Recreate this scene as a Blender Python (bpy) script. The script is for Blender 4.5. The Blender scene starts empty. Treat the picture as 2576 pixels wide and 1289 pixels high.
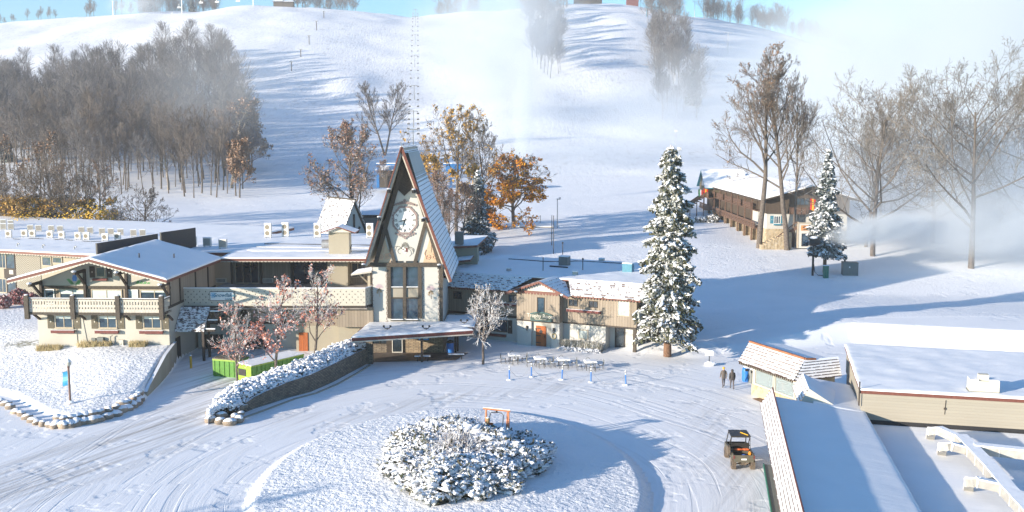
import bpy, math, random
import numpy as np
from mathutils import Vector, Matrix

# ------------------------------------------------------------------ camera
F_PX = 2600.0                      # focal length in units of a 2576 px wide frame
CU, CV = 1288.0, 644.5
HZ = 334.0                         # horizon row
CAMZ = 22.0
PITCH = math.atan((CV - HZ) / F_PX)
scene = bpy.context.scene
cam_d = bpy.data.cameras.new("camera")
cam = bpy.data.objects.new("camera", cam_d)
scene.collection.objects.link(cam)
cam.location = (0, 0, CAMZ)
cam.rotation_euler = (math.pi / 2 - PITCH, 0, 0)
cam_d.sensor_fit = 'HORIZONTAL'
cam_d.sensor_width = 36.0
cam_d.lens = 36.0 * F_PX / 2576.0
cam_d.clip_start = 0.5
cam_d.clip_end = 6000
scene.camera = cam

# ------------------------------------------------------------------ light
SUN_EL = math.radians(12.0)
SUN_AZ = math.radians(33.0)        # shadows run towards +x turned 33 deg to +y
w = bpy.data.worlds.new("World")
scene.world = w
w.use_nodes = True
nt = w.node_tree
for n in list(nt.nodes):
    nt.nodes.remove(n)
sky = nt.nodes.new("ShaderNodeTexSky")
sky.sky_type = 'NISHITA'
sky.sun_disc = False
sky.sun_elevation = SUN_EL
sky.sun_rotation = math.atan2(-math.cos(SUN_AZ), -math.sin(SUN_AZ))
sky.altitude = 300
sky.air_density = 1.0
sky.dust_density = 0.4
sky.ozone_density = 1.6
bg = nt.nodes.new("ShaderNodeBackground")
bg.inputs['Strength'].default_value = 0.092
wo = nt.nodes.new("ShaderNodeOutputWorld")
tint = nt.nodes.new("ShaderNodeMix"); tint.data_type = 'RGBA'; tint.blend_type = 'MULTIPLY'; tint.inputs[0].default_value = 1.0
tint.inputs[7].default_value = (0.50, 0.955, 1.34, 1)
nt.links.new(sky.outputs[0], tint.inputs[6]); nt.links.new(tint.outputs[2], bg.inputs[0])
nt.links.new(bg.outputs[0], wo.inputs[0])
sd = bpy.data.lights.new("sun", 'SUN')
sd.energy = 5.0
sd.angle = math.radians(0.6)
sd.color = (1.0, 0.87, 0.71)
so = bpy.data.objects.new("sun", sd)
scene.collection.objects.link(so)
dirv = Vector((math.cos(SUN_AZ) * math.cos(SUN_EL), math.sin(SUN_AZ) * math.cos(SUN_EL), -math.sin(SUN_EL)))
so.rotation_euler = dirv.to_track_quat('-Z', 'Y').to_euler()
so.location = (-60, 20, 60)
scene.view_settings.view_transform = 'Standard'
scene.view_settings.look = 'None'
scene.view_settings.exposure = 1.0
scene.view_settings.gamma = 1.0
scene.cycles.max_bounces = 6
scene.cycles.diffuse_bounces = 2
scene.cycles.glossy_bounces = 2
scene.cycles.transmission_bounces = 2
scene.cycles.transparent_max_bounces = 12
scene.cycles.volume_bounces = 4
scene.cycles.volume_step_rate = 1.0
scene.cycles.volume_max_steps = 96

R = math.radians
COL = scene.collection

# ------------------------------------------------------------------ pixel -> world helpers
_cp, _sp = math.cos(PITCH), math.sin(PITCH)
def ray(u, v):
    dx = (u - CU) / F_PX
    dy = -(v - CV) / F_PX
    return Vector((dx, _cp + dy * _sp, -_sp + dy * _cp))
def P(u, v, z=0.0):
    r = ray(u, v); t = (z - CAMZ) / r.z
    return Vector((r.x * t, r.y * t, z))
def PD(u, v, D):
    r = ray(u, v); t = D / r.y
    return Vector((r.x * t, D, CAMZ + r.z * t))
def zf(x0, y0, s):
    return lambda x, y: ((x0 + x / s) * 2576 / 3840.0, (y0 + y / s) * 2576 / 3840.0)
zA = zf(0, 500, 2.685); zB = zf(0, 900, 2.685); zC = zf(600, 700, 2.685); zD = zf(600, 1080, 2.479)
zE = zf(1150, 480, 2.5786); zF = zf(1250, 900, 2.578); zG = zf(1650, 850, 2.4325); zH = zf(1550, 400, 2.578)
zJ = zf(2500, 550, 2.4325); zK = zf(2650, 1200, 1.787); zL = zf(1350, 1450, 2.24); zR = zf(1350, 950, 2.865)
zW = zf(0, 1250, 2.6833); zX = zf(1850, 1240, 4.2933)
zH1 = zf(0, 0, 2.148); zH2 = zf(900, 0, 2.148); zH3 = zf(1800, 0, 2.148); zH4 = zf(2700, 0, 2.148)
zV = zf(2900, 300, 1.6957)

class Frame:
    """local frame of a building: origin + rotation about z"""
    def __init__(s, o, rz):
        s.o = Vector(o); s.rz = rz
        s.ex = Vector((math.cos(rz), math.sin(rz), 0)); s.ey = Vector((-math.sin(rz), math.cos(rz), 0))
    def loc(s, p):
        d = p - s.o
        return Vector((d.dot(s.ex), d.dot(s.ey), d.z))
    def y(s, u, v, c=0.0):                      # hit on local plane y=c
        r = ray(u, v); q = s.o + s.ey * c
        t = (q - Vector((0, 0, CAMZ))).dot(s.ey) / r.dot(s.ey)
        return s.loc(Vector((0, 0, CAMZ)) + r * t)
    def x(s, u, v, c=0.0):
        r = ray(u, v); q = s.o + s.ex * c
        t = (q - Vector((0, 0, CAMZ))).dot(s.ex) / r.dot(s.ex)
        return s.loc(Vector((0, 0, CAMZ)) + r * t)
    def z(s, u, v, z):
        return s.loc(P(u, v, z + s.o.z))
    def W(s, x, y, z=0):
        return s.o + s.ex * x + s.ey * y + Vector((0, 0, z))

# ------------------------------------------------------------------ terrain height
def sstep(t):
    t = np.clip(t, 0, 1); return t * t * (3 - 2 * t)
def vnoise(x, y, seed=0):
    xi = np.floor(x).astype(np.int64); yi = np.floor(y).astype(np.int64)
    fx = x - xi; fy = y - yi
    fx = fx * fx * (3 - 2 * fx); fy = fy * fy * (3 - 2 * fy)
    def h(a, b):
        n = (a * 374761393 + b * 668265263 + seed * 1274126177) & 0xffffffff
        n = ((n ^ (n >> 13)) * 1274126177) & 0xffffffff
        return ((n ^ (n >> 16)) & 0xffff) / 65535.0
    return (h(xi, yi) * (1 - fx) + h(xi + 1, yi) * fx) * (1 - fy) + (h(xi, yi + 1) * (1 - fx) + h(xi + 1, yi + 1) * fx) * fy - 0.5
_BY = [0, 112, 130, 172, 215, 260, 300, 350, 400, 450, 520, 600, 700, 800, 900, 1000, 1500]
_BZ = [0, 0, .5, 3.4, 5.0, 7.6, 10.0, 14.5, 20, 28, 42, 61, 87, 111, 132, 126, 40]
_CUu = [-900, 0, 300, 500, 700, 850, 1000, 1150, 1290, 1430, 1600, 1680, 1780, 1900, 2000, 2140, 2300, 2576, 3400]
_CVv = [72, 66, 50, 32, 22, 28, 42, 50, 26, 12, 12, 40, 62, 78, 105, 142, 190, 240, 280]
_CUg = np.arange(-1200, 3800, 12.0); _k = np.exp(-.5 * (np.arange(-15, 16) * 12 / 62.0) ** 2); _CVg = np.convolve(np.pad(np.interp(_CUg, _CUu, _CVv), 15, mode='edge'), _k / _k.sum(), 'valid')
_yfx = [-120, -60, -41.8, -37, -33.6, -31.2, -30.5]
_yfy = [100, 96, 84.6, 79.6, 77.0, 78.3, 84.2]
ISL = (-3.8, 63.0, 12.4, 17.3)
def tz(x, y):
    x = np.asarray(x, float); y = np.asarray(y, float)
    b = np.interp(y, _BY, _BZ)
    u = CU + F_PX * x / np.maximum(y, 1)
    cv = np.interp(u, _CUg, _CVg)
    zc = 22 + (HZ - cv) * 900 / F_PX
    k = (zc - 10) / 122.0
    z = np.where(y > 300, 10 + (b - 10) * k, b)
    far = sstep((y - 300) / 150)
    z = z + far * (vnoise(x / 45, y / 70, 3) * 5 + vnoise(x / 17, y / 30, 5) * 1.3)
    mid = sstep((y - 125) / 40)
    z = z + mid * vnoise(x / 14, y / 18, 9) * 0.5
    # raised lawn in front of the lounge
    yf = np.interp(x, _yfx, _yfy)
    xb = np.interp(y, [84, 85.2, 92.1, 99.5, 130], [-30.6, -30.75, -31.55, -32.6, -33])
    lawn = 0.35 + 1.5 * sstep((y - yf) / 16) + 0.12 * vnoise(x / 3, y / 3, 4)
    inside = sstep((y - yf) / 0.6 + 0.2) * sstep((xb - x) / 0.25)
    z = np.maximum(z, lawn * inside)
    # island of the roundabout
    r = np.sqrt(((x - ISL[0]) / ISL[2]) ** 2 + ((y - ISL[1]) / ISL[3]) ** 2)
    z = z + 0.42 * sstep((1 - r) * 16) + 0.4 * sstep((1 - r) * 1.4) + np.where(r < 1, .05 * vnoise(x / 1.1, y / 1.1, 8), 0)
    # snow bank at the right
    bx = np.array([15, 20, 36, 51, 90.]); byy = np.array([101, 102.5, 109.5, 104.5, 96.])
    bh = np.array([0, .25, 1.8, 1.9, 1.9])
    yb = np.interp(x, bx, byy); hh = np.interp(x, bx, bh)
    z = np.where(x > 15, np.maximum(z, hh * sstep((y - yb + 2.6) / 2.6) * (1 - 0.6 * sstep((y - yb - 6) / 25))), z)
    # snow heap under the big spruce and by the bank
    z = z + 0.75 * np.exp(-(((x - 16.0) / 4.0) ** 2 + ((y - 104.0) / 2.3) ** 2)) + np.exp(-(((x - 18) / 5) ** 2 + ((y - 103) / 2.5) ** 2)) * (.2 + .4 * vnoise(x / 1.1, y / 1.1, 17))
    return z
def tz1(x, y):
    return float(tz(np.array([x]), np.array([y]))[0])
def G(u, v):
    """first hit of the ray through (u,v) with the terrain"""
    r = ray(u, v)
    D = np.arange(50, 1400, 0.25)
    t = D / r.y
    zz = CAMZ + r.z * t
    h = tz(r.x * t, D)
    i = np.argmax(zz <= h)
    if zz[i] > h[i]:
        i = len(D) - 1
    return Vector((r.x * t[i], D[i], float(h[i])))

# ------------------------------------------------------------------ mesh builder
class MB:
    def __init__(s):
        s.v = []; s.f = []; s.m = []; s.arr = []; s.sm = []
    def q(s, *pts, m=0):
        b = len(s.v); s.v += [tuple(p) for p in pts]; s.f.append(tuple(range(b, b + len(pts)))); s.m.append(m)
    def box(s, x0, x1, y0, y1, z0, z1, m=0, top=None):
        b = len(s.v)
        s.v += [(x0, y0, z0), (x1, y0, z0), (x1, y1, z0), (x0, y1, z0), (x0, y0, z1), (x1, y0, z1), (x1, y1, z1), (x0, y1, z1)]
        for i, f in enumerate([(0, 3, 2, 1), (4, 5, 6, 7), (0, 1, 5, 4), (1, 2, 6, 5), (2, 3, 7, 6), (3, 0, 4, 7)]):
            s.f.append(tuple(b + k for k in f)); s.m.append(top if (top is not None and i == 1) else m)
        return s
    def prism(s, poly, a, b_, axis='y', m=0):
        """poly: list of 2d points; extruded along axis between a and b_"""
        def mk(p, c):
            if axis == 'y': return (p[0], c, p[1])
            if axis == 'x': return (c, p[0], p[1])
            return (p[0], p[1], c)
        n = len(poly); b = len(s.v)
        s.v += [mk(p, a) for p in poly] + [mk(p, b_) for p in poly]
        s.f.append(tuple(range(b, b + n))); s.m.append(m)
        s.f.append(tuple(range(b + 2 * n - 1, b + n - 1, -1))); s.m.append(m)
        for i in range(n):
            j = (i + 1) % n
            s.f.append((b + i, b + n + i, b + n + j, b + j)); s.m.append(m)
        return s
    def slab(s, pts, t, m=0, mt=None):
        """thick sheet: pts = top corners, thickness t downward"""
        n = len(pts); b = len(s.v)
        s.v += [tuple(p) for p in pts] + [(p[0], p[1], p[2] - t) for p in pts]
        s.f.append(tuple(range(b, b + n))); s.m.append(m if mt is None else mt)
        s.f.append(tuple(range(b + 2 * n - 1, b + n - 1, -1))); s.m.append(m)
        for i in range(n):
            j = (i + 1) % n
            s.f.append((b + i, b + n + i, b + n + j, b + j)); s.m.append(m)
        return s
    def beam(s, a, b_, w=.2, h=None, m=0):
        a = Vector(a); b_ = Vector(b_); h = h or w
        d = (b_ - a).normalized()
        up = Vector((0, 0, 1)) if abs(d.z) < .95 else Vector((0, 1, 0))
        sx = d.cross(up).normalized(); sz = sx.cross(d)
        c = []
        for p in (a, b_):
            for i, j in ((-1, -1), (1, -1), (1, 1), (-1, 1)):
                c.append(p + sx * (i * w / 2) + sz * (j * h / 2))
        b = len(s.v); s.v += [tuple(p) for p in c]
        for f in [(0, 1, 2, 3), (7, 6, 5, 4), (0, 4, 5, 1), (1, 5, 6, 2), (2, 6, 7, 3), (3, 7, 4, 0)]:
            s.f.append(tuple(b + k for k in f)); s.m.append(m)
        return s
    def tube(s, pts, rad, n=8, m=0, cap=True):
        pts = [Vector(p) for p in pts]
        if not isinstance(rad, (list, tuple)): rad = [rad] * len(pts)
        b = len(s.v)
        for i, p in enumerate(pts):
            d = (pts[min(i + 1, len(pts) - 1)] - pts[max(i - 1, 0)]).normalized()
            up = Vector((0, 0, 1)) if abs(d.z) < .9 else Vector((0, 1, 0))
            sx = d.cross(up).normalized(); sy = sx.cross(d)
            for k in range(n):
                a = 2 * math.pi * k / n
                s.v.append(tuple(p + (sx * math.cos(a) + sy * math.sin(a)) * rad[i]))
        for i in range(len(pts) - 1):
            for k in range(n):
                l = (k + 1) % n
                s.f.append((b + i * n + k, b + i * n + l, b + (i + 1) * n + l, b + (i + 1) * n + k)); s.m.append(m)
        if cap:
            s.f.append(tuple(range(b + n - 1, b - 1, -1))); s.m.append(m)
            e = b + (len(pts) - 1) * n
            s.f.append(tuple(range(e, e + n))); s.m.append(m)
        return s
    def lathe(s, prof, c=(0, 0, 0), n=14, m=0):
        s.tube([(c[0], c[1], c[2] + z) for r, z in prof], [max(r, .001) for r, z in prof], n, m); return s
    def disc(s, c, r, axis='y', n=20, m=0, rz=None):
        rz = rz or r
        b = len(s.v); c = Vector(c)
        for k in range(n):
            a = 2 * math.pi * k / n
            s.v.append(tuple(c + (Vector((math.cos(a) * r, 0, math.sin(a) * rz)) if axis == 'y' else Vector((math.cos(a) * r, math.sin(a) * rz, 0)))))
        s.f.append(tuple(range(b, b + n))); s.m.append(m); return s
    def blob(s, c, r, seed=0, m=0, n=(7, 10), rough=.18):
        rnd = random.Random(seed); c = Vector(c)
        if not isinstance(r, (tuple, list)): r = (r, r, r)
        b = len(s.v); nr, ns = n
        s.v.append((c.x, c.y, c.z - r[2]))
        for i in range(1, nr):
            ph = math.pi * i / nr
            for k in range(ns):
                th = 2 * math.pi * k / ns; q = 1 + rnd.uniform(-rough, rough)
                s.v.append((c.x + r[0] * q * math.sin(ph) * math.cos(th), c.y + r[1] * q * math.sin(ph) * math.sin(th), c.z - r[2] * q * math.cos(ph)))
        s.v.append((c.x, c.y, c.z + r[2])); e = len(s.v) - 1
        for k in range(ns):
            l = (k + 1) % ns
            s.f.append((b, b + 1 + l, b + 1 + k)); s.m.append(m)
            for i in range(nr - 2):
                o = b + 1 + i * ns
                s.f.append((o + k, o + l, o + ns + l, o + ns + k)); s.m.append(m)
            o = b + 1 + (nr - 2) * ns
            s.f.append((o + k, o + l, e)); s.m.append(m)
        return s
    def build(s, name, mats, parent=None, smooth=False, loc=None, rz=None):
        me = bpy.data.meshes.new(name)
        me.from_pydata(s.v, [], s.f)
        if not isinstance(mats, (list, tuple)): mats = [mats]
        for mm in mats: me.materials.append(mm)
        me.polygons.foreach_set('material_index', s.m)
        if smooth: me.polygons.foreach_set('use_smooth', [True] * len(s.f))
        me.update()
        o = bpy.data.objects.new(name, me); COL.objects.link(o)
        if parent: o.parent = parent
        if loc is not None: o.location = loc
        if rz is not None: o.rotation_euler = (0, 0, rz)
        return o

def arrmesh(name, V, Fq, mats, mi=None, smooth=False, attrs=None):
    """numpy mesh: V (n,3), Fq (m,k) with equal face size"""
    me = bpy.data.meshes.new(name)
    V = np.ascontiguousarray(V, np.float32); Fq = np.ascontiguousarray(Fq, np.int32)
    k = Fq.shape[1]; m = len(Fq)
    me.vertices.add(len(V)); me.vertices.foreach_set('co', V.ravel())
    me.loops.add(m * k); me.loops.foreach_set('vertex_index', Fq.ravel())
    me.polygons.add(m)
    me.polygons.foreach_set('loop_start', np.arange(0, m * k, k, dtype=np.int32))
    if not isinstance(mats, (list, tuple)): mats = [mats]
    for mm in mats: me.materials.append(mm)
    if mi is not None: me.polygons.foreach_set('material_index', np.asarray(mi, np.int32))
    if smooth: me.polygons.foreach_set('use_smooth', np.ones(m, bool))
    if attrs:
        for an, av in attrs.items():
            a = me.attributes.new(an, 'FLOAT', 'POINT'); a.data.foreach_set('value', np.asarray(av, np.float32))
    me.update(calc_edges=True); me.validate()
    return me
def linkmesh(name, me, parent=None):
    o = bpy.data.objects.new(name, me); COL.objects.link(o)
    if parent: o.parent = parent
    return o

def tag(o, label=None, cat=None, group=None, kind=None):
    if label: o['label'] = label
    if cat: o['category'] = cat
    if group: o['group'] = group
    if kind: o['kind'] = kind
    return o
def thing(name, label, cat, loc=(0, 0, 0), rz=0.0, group=None):
    o = bpy.data.objects.new(name, None); COL.objects.link(o)
    o.empty_display_size = .2
    o.location = loc; o.rotation_euler = (0, 0, rz)
    return tag(o, label, cat, group)
def dup(o, loc=None, rz=None, label=None, scale=None, parent=None):
    c = o.copy(); COL.objects.link(c)
    if parent is not None: c.parent = parent
    if loc is not None: c.location = loc
    if rz is not None: c.rotation_euler = (0, 0, rz)
    if scale is not None: c.scale = (scale, scale, scale) if not isinstance(scale, tuple) else scale
    if label: c['label'] = label
    for ch in list(o.children):
        dup(ch, parent=c)
    return c
# ------------------------------------------------------------------ materials
def newmat(name):
    m = bpy.data.materials.new(name); m.use_nodes = True
    n = m.node_tree.nodes; l = m.node_tree.links
    return m, n, l, n['Principled BSDF']
def node(n, t, **k):
    x = n.new(t)
    for a, b in k.items(): setattr(x, a, b)
    return x
def M_(n, l, op, a, b=None, c=None, clamp=False):
    x = n.new('ShaderNodeMath'); x.operation = op; x.use_clamp = clamp
    for i, q in enumerate((a, b, c)):
        if q is None: continue
        if isinstance(q, (int, float)): x.inputs[i].default_value = q
        else: l.new(q, x.inputs[i])
    return x.outputs[0]
def noise(n, l, scale, detail=3, rough=.55, vec=None, mapscale=None, coord='Object'):
    x = n.new('ShaderNodeTexNoise'); x.inputs['Scale'].default_value = scale
    x.inputs['Detail'].default_value = detail; x.inputs['Roughness'].default_value = rough
    if vec is None:
        tc = n.new('ShaderNodeTexCoord'); vec = tc.outputs[coord]
    if mapscale:
        mp = n.new('ShaderNodeMapping'); mp.inputs['Scale'].default_value = mapscale
        l.new(vec, mp.inputs[0]); vec = mp.outputs[0]
    l.new(vec, x.inputs['Vector'])
    return x.outputs['Fac']
def ramp(n, l, fac, a, b, ca=None, cb=None):
    x = n.new('ShaderNodeValToRGB'); e = x.color_ramp.elements
    e[0].position = a; e[1].position = b
    if ca: e[0].color = (*ca, 1)
    if cb: e[1].color = (*cb, 1)
    l.new(fac, x.inputs[0]); return x.outputs[0]
def mixc(n, l, fac, a, b):
    x = n.new('ShaderNodeMix'); x.data_type = 'RGBA'
    if isinstance(fac, (int, float)): x.inputs[0].default_value = fac
    else: l.new(fac, x.inputs[0])
    for i, q in ((6, a), (7, b)):
        if isinstance(q, tuple): x.inputs[i].default_value = (*q, 1)
        else: l.new(q, x.inputs[i])
    return x.outputs[2]
def bump(n, l, bs, h, dist=.02, strength=1.0, prev=None):
    x = n.new('ShaderNodeBump'); x.inputs['Distance'].default_value = dist; x.inputs['Strength'].default_value = strength
    l.new(h, x.inputs['Height'])
    if prev is not None: l.new(prev, x.inputs['Normal'])
    if bs is not None: l.new(x.outputs[0], bs.inputs['Normal'])
    return x.outputs[0]
def plain(name, col, rough=.7, var=.15, vs=3.0, metal=0.0, bmp=.0, bs_=30):
    m, n, l, b = newmat(name)
    f = noise(n, l, vs, 4)
    c1 = tuple(c * (1 - var) for c in col); c2 = tuple(min(c * (1 + var), 1) for c in col)
    l.new(ramp(n, l, f, .3, .7, c1, c2), b.inputs['Base Color'])
    b.inputs['Roughness'].default_value = rough; b.inputs['Metallic'].default_value = metal
    if bmp: bump(n, l, b, noise(n, l, bs_, 3), bmp)
    return m
SNOWC = (.87, .885, .91)
def snow_mat(name, lump=.0, lscale=2.5, fine=.006, col=SNOWC, wind=0):
    m, n, l, b = newmat(name)
    f = noise(n, l, .5, 3)
    l.new(ramp(n, l, f, .3, .7, tuple(c * .96 for c in col), col), b.inputs['Base Color'])
    b.inputs['Roughness'].default_value = .55
    b.inputs['Specular IOR Level'].default_value = .25
    p = bump(n, l, b, noise(n, l, 14, 4), fine)
    if lump: p = bump(n, l, b, noise(n, l, lscale, 4, .6), lump, prev=p)
    if wind: bump(n, l, b, noise(n, l, 1.0, 4, .6, mapscale=(.35, 2.2, 1)), wind, prev=p)
    return m
M = {}
M['snow'] = snow_mat('snow', .03, 2.0)
M['snow_roof'] = snow_mat('roof_snow', .014, .9, fine=.003, wind=.022)
M['snow_lumpy'] = snow_mat('lumpy_snow', .16, 3.2)
# tiles with courses: snow treads, dark tile lips showing in places
def tile_lip(name, thr=.5, dark=(.09, .055, .045)):
    m, n, l, b = newmat(name)
    f = noise(n, l, 2.2, 3, .7)
    l.new(mixc(n, l, ramp(n, l, f, thr - .03, thr + .03), dark, SNOWC), b.inputs['Base Color'])
    b.inputs['Roughness'].default_value = .7
    return m
M['lip'] = tile_lip('tile_edge', .47, (.14, .1, .085))
M['lip_dark'] = tile_lip('tile_edge_bare', .62)
M['lip_few'] = tile_lip('tile_edge_snowed', .58, (.17, .12, .1))
def tread(name, thr, dark=(.12, .085, .07)):
    m, n, l, b = newmat(name)
    f = noise(n, l, 3.0, 4, .75)
    l.new(mixc(n, l, ramp(n, l, f, thr - .05, thr + .04), dark, SNOWC), b.inputs['Base Color'])
    b.inputs['Roughness'].default_value = .6
    return m
M['tread'] = tread('snowy_shingle', .22)
M['tread_thin'] = tread('thinly_snowed_shingle', .5, (.1, .09, .1))
def boards(name, col, pitch=.3, groove=.35, horiz=False, var=.16):
    m, n, l, b = newmat(name)
    tc = n.new('ShaderNodeTexCoord'); sx = n.new('ShaderNodeSeparateXYZ'); l.new(tc.outputs['Object'], sx.inputs[0])
    if horiz: c = sx.outputs[2]
    else: c = M_(n, l, 'ADD', sx.outputs[0], M_(n, l, 'MULTIPLY', sx.outputs[1], 1.0))
    t = M_(n, l, 'DIVIDE', c, pitch)
    fr = M_(n, l, 'FRACT', t); fl = M_(n, l, 'FLOOR', t)
    g = M_(n, l, 'LESS_THAN', fr, .13)
    wn = n.new('ShaderNodeTexWhiteNoise'); wn.noise_dimensions = '1D'; l.new(fl, wn.inputs['W'])
    st = noise(n, l, 1.6, 4, .65, mapscale=(3, 3, .35) if not horiz else (.3, .3, 3))
    v = M_(n, l, 'ADD', M_(n, l, 'MULTIPLY', wn.outputs[0], .45), M_(n, l, 'MULTIPLY', st, .75))
    base = ramp(n, l, v, .2, .95, tuple(k * (1 - var) for k in col), tuple(min(1, k * (1 + var)) for k in col))
    l.new(mixc(n, l, M_(n, l, 'MULTIPLY', g, groove), base, tuple(k * .25 for k in col)), b.inputs['Base Color'])
    b.inputs['Roughness'].default_value = .8
    bump(n, l, b, g, .003 if horiz else .012)
    return m
M['boards'] = boards('tan_boards', (.27, .225, .175))
M['boards_grey'] = boards('grey_tan_boards', (.27, .225, .175))
M['siding'] = boards('cream_siding', (.32, .295, .24), .2, .12, True, .05)
M['brownwood'] = boards('brown_planks', (.12, .068, .045), .22, .5, True)
def stucco(name, col, stain=.12):
    m, n, l, b = newmat(name)
    f = noise(n, l, .6, 5, .6, mapscale=(1, 1, .4))
    l.new(ramp(n, l, f, .25, .75, tuple(k * (1 - stain) for k in col), col), b.inputs['Base Color'])
    b.inputs['Roughness'].default_value = .9
    bump(n, l, b, noise(n, l, 22, 3), .012)
    return m
M['stucco'] = stucco('cream_stucco', (.5, .475, .41))
M['stucco_w'] = stucco('white_stucco', (.55, .54, .5))
M['stucco_y'] = stucco('yellow_stucco', (.36, .325, .25))
M['concrete'] = stucco('concrete', (.38, .345, .28), .3)
M['timber'] = plain('dark_timber', (.045, .034, .027), .75, .3, 6, bmp=.01)
M['timber_g'] = plain('grey_brown_timber', (.065, .053, .041), .8, .35, 7, bmp=.015)
M['trim'] = plain('red_brown_trim', (.15, .05, .035), .6, .2, 5)
M['planter'] = plain('maroon_planter', (.14, .035, .03), .7, .25, 6)
M['shutter'] = plain('olive_shutter', (.105, .09, .06), .75, .2, 5)
M['black'] = plain('black_paint', (.018, .018, .02), .55, .2, 5)
M['steel'] = plain('galvanised_steel', (.42, .42, .42), .45, .15, 4, metal=.6)
M['acwhite'] = plain('ac_white', (.62, .6, .55), .5, .06, 3)
M['grille'] = plain('fan_grille', (.22, .19, .14), .7, .2, 8)
M['cream'] = plain('cream_paint', (.54, .51, .43), .6, .08, 4)
M['white'] = plain('white_paint', (.78, .78, .76), .5, .05, 4)
M['offwhite'] = plain('ivory_boards', (.5, .46, .39), .7, .12, 5)
M['window_trim'] = plain('tan_trim', (.42, .36, .27), .7, .1, 4)
M['curtain'] = plain('drawn_blind', (.55, .62, .6), .8, .1, 2)
M['blue'] = plain('blue_plastic', (.02, .16, .5), .4, .1, 4)
M['bluesign'] = plain('blue_sign', (.03, .25, .62), .4, .1, 4)
M['tealblue'] = plain('teal_blue_paint', (.05, .2, .28), .6, .15, 4)
M['bin_green'] = plain('lime_green_paint', (.07, .22, .02), .45, .2, 3)
M['bin_lime'] = plain('yellow_green_paint', (.24, .37, .04), .45, .1, 3)
M['yellow'] = plain('yellow_paint', (.6, .35, .02), .5, .15, 4)
M['orange'] = plain('orange_fabric', (.5, .11, .03), .7, .3, 6)
M['green_metal'] = plain('green_metal', (.02, .16, .11), .5, .15, 4)
M['grey_metal'] = plain('grey_box_metal', (.16, .17, .16), .55, .08, 4)
M['orange_door'] = boards('orange_door_planks', (.36, .1, .025), .2, .5)
M['deck'] = plain('snow_dusted_deck', (.3, .27, .25), .8, .4, 1.5)
M['rubber'] = plain('muddy_tyre', (.13, .1, .075), .9, .4, 12, bmp=.02)
M['olive'] = plain('dusty_olive_body', (.1, .09, .065), .55, .25, 5)
M['utvblack'] = plain('dusty_black_plastic', (.03, .028, .026), .5, .3, 6)
M['bark'] = plain('grey_bark', (.12, .1, .085), .95, .45, 5, bmp=.03)
M['pine_bark'] = plain('brown_bark', (.16, .09, .055), .95, .35, 6, bmp=.03)
def glass(name, col=(.02, .03, .04), rough=.06, blind=None):
    m, n, l, b = newmat(name)
    f = noise(n, l, .8, 2)
    l.new(ramp(n, l, f, .35, .65, tuple(k * .7 for k in col), tuple(k * 1.5 for k in col)), b.inputs['Base Color'])
    b.inputs['Roughness'].default_value = rough
    b.inputs['Specular IOR Level'].default_value = .9
    bump(n, l, b, noise(n, l, 1.3, 1), .012)
    return m
M['glass'] = glass('dark_glass')
M['glass_b'] = glass('blue_grey_glass', (.03, .055, .08))
M['glass_l'] = glass('pale_blind_glass', (.34, .39, .38), .2)
def stonewall(name, c1, c2, mortar, sx=.45, sz=.14, msize=.02):
    m, n, l, b = newmat(name)
    tc = n.new('ShaderNodeTexCoord'); s = n.new('ShaderNodeSeparateXYZ'); l.new(tc.outputs['Object'], s.inputs[0])
    cx = n.new('ShaderNodeCombineXYZ')
    l.new(M_(n, l, 'ADD', s.outputs[0], s.outputs[1]), cx.inputs[0]); l.new(s.outputs[2], cx.inputs[1])
    br = n.new('ShaderNodeTexBrick'); l.new(cx.outputs[0], br.inputs['Vector'])
    br.inputs['Scale'].default_value = 1; br.inputs['Brick Width'].default_value = sx; br.inputs['Row Height'].default_value = sz
    br.inputs['Mortar Size'].default_value = msize; br.inputs['Color1'].default_value = (*c1, 1); br.inputs['Color2'].default_value = (*c2, 1)
    br.inputs['Mortar'].default_value = (*mortar, 1); br.inputs['Bias'].default_value = -.1
    f = noise(n, l, 2.5, 4, .7)
    x = n.new('ShaderNodeMix'); x.data_type = 'RGBA'; x.blend_type = 'MULTIPLY'; x.inputs[0].default_value = .8
    l.new(br.outputs['Color'], x.inputs[6]); l.new(ramp(n, l, f, .25, .75, (.45, .45, .45), (1.3, 1.3, 1.3)), x.inputs[7])
    l.new(x.outputs[2], b.inputs['Base Color']); b.inputs['Roughness'].default_value = .9
    bump(n, l, b, br.outputs['Fac'], .03, -1 if False else 1)
    return m
M['ledge'] = stonewall('stacked_ledgestone', (.3, .25, .19), (.17, .14, .11), (.05, .04, .035), .5, .13)
M['ledge_tan'] = stonewall('tan_ledgestone', (.42, .33, .22), (.27, .2, .13), (.1, .08, .06), .5, .14)
def fieldstone(name, c1, c2, mortar, sc=2.2):
    m, n, l, b = newmat(name)
    tc = n.new('ShaderNodeTexCoord')
    vo = n.new('ShaderNodeTexVoronoi'); vo.inputs['Scale'].default_value = sc; l.new(tc.outputs['Object'], vo.inputs['Vector'])
    ve = n.new('ShaderNodeTexVoronoi'); ve.feature = 'DISTANCE_TO_EDGE'; ve.inputs['Scale'].default_value = sc; l.new(tc.outputs['Object'], ve.inputs['Vector'])
    sp = n.new('ShaderNodeSeparateColor'); l.new(vo.outputs['Color'], sp.inputs[0])
    c = ramp(n, l, sp.outputs[0], 0, 1, c1, c2)
    g = M_(n, l, 'LESS_THAN', ve.outputs['Distance'], .045)
    l.new(mixc(n, l, g, c, mortar), b.inputs['Base Color']); b.inputs['Roughness'].default_value = .9
    bump(n, l, b, ve.outputs['Distance'], .06)
    return m
M['field'] = fieldstone('tan_fieldstone', (.5, .4, .26), (.3, .23, .14), (.42, .36, .27))
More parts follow.
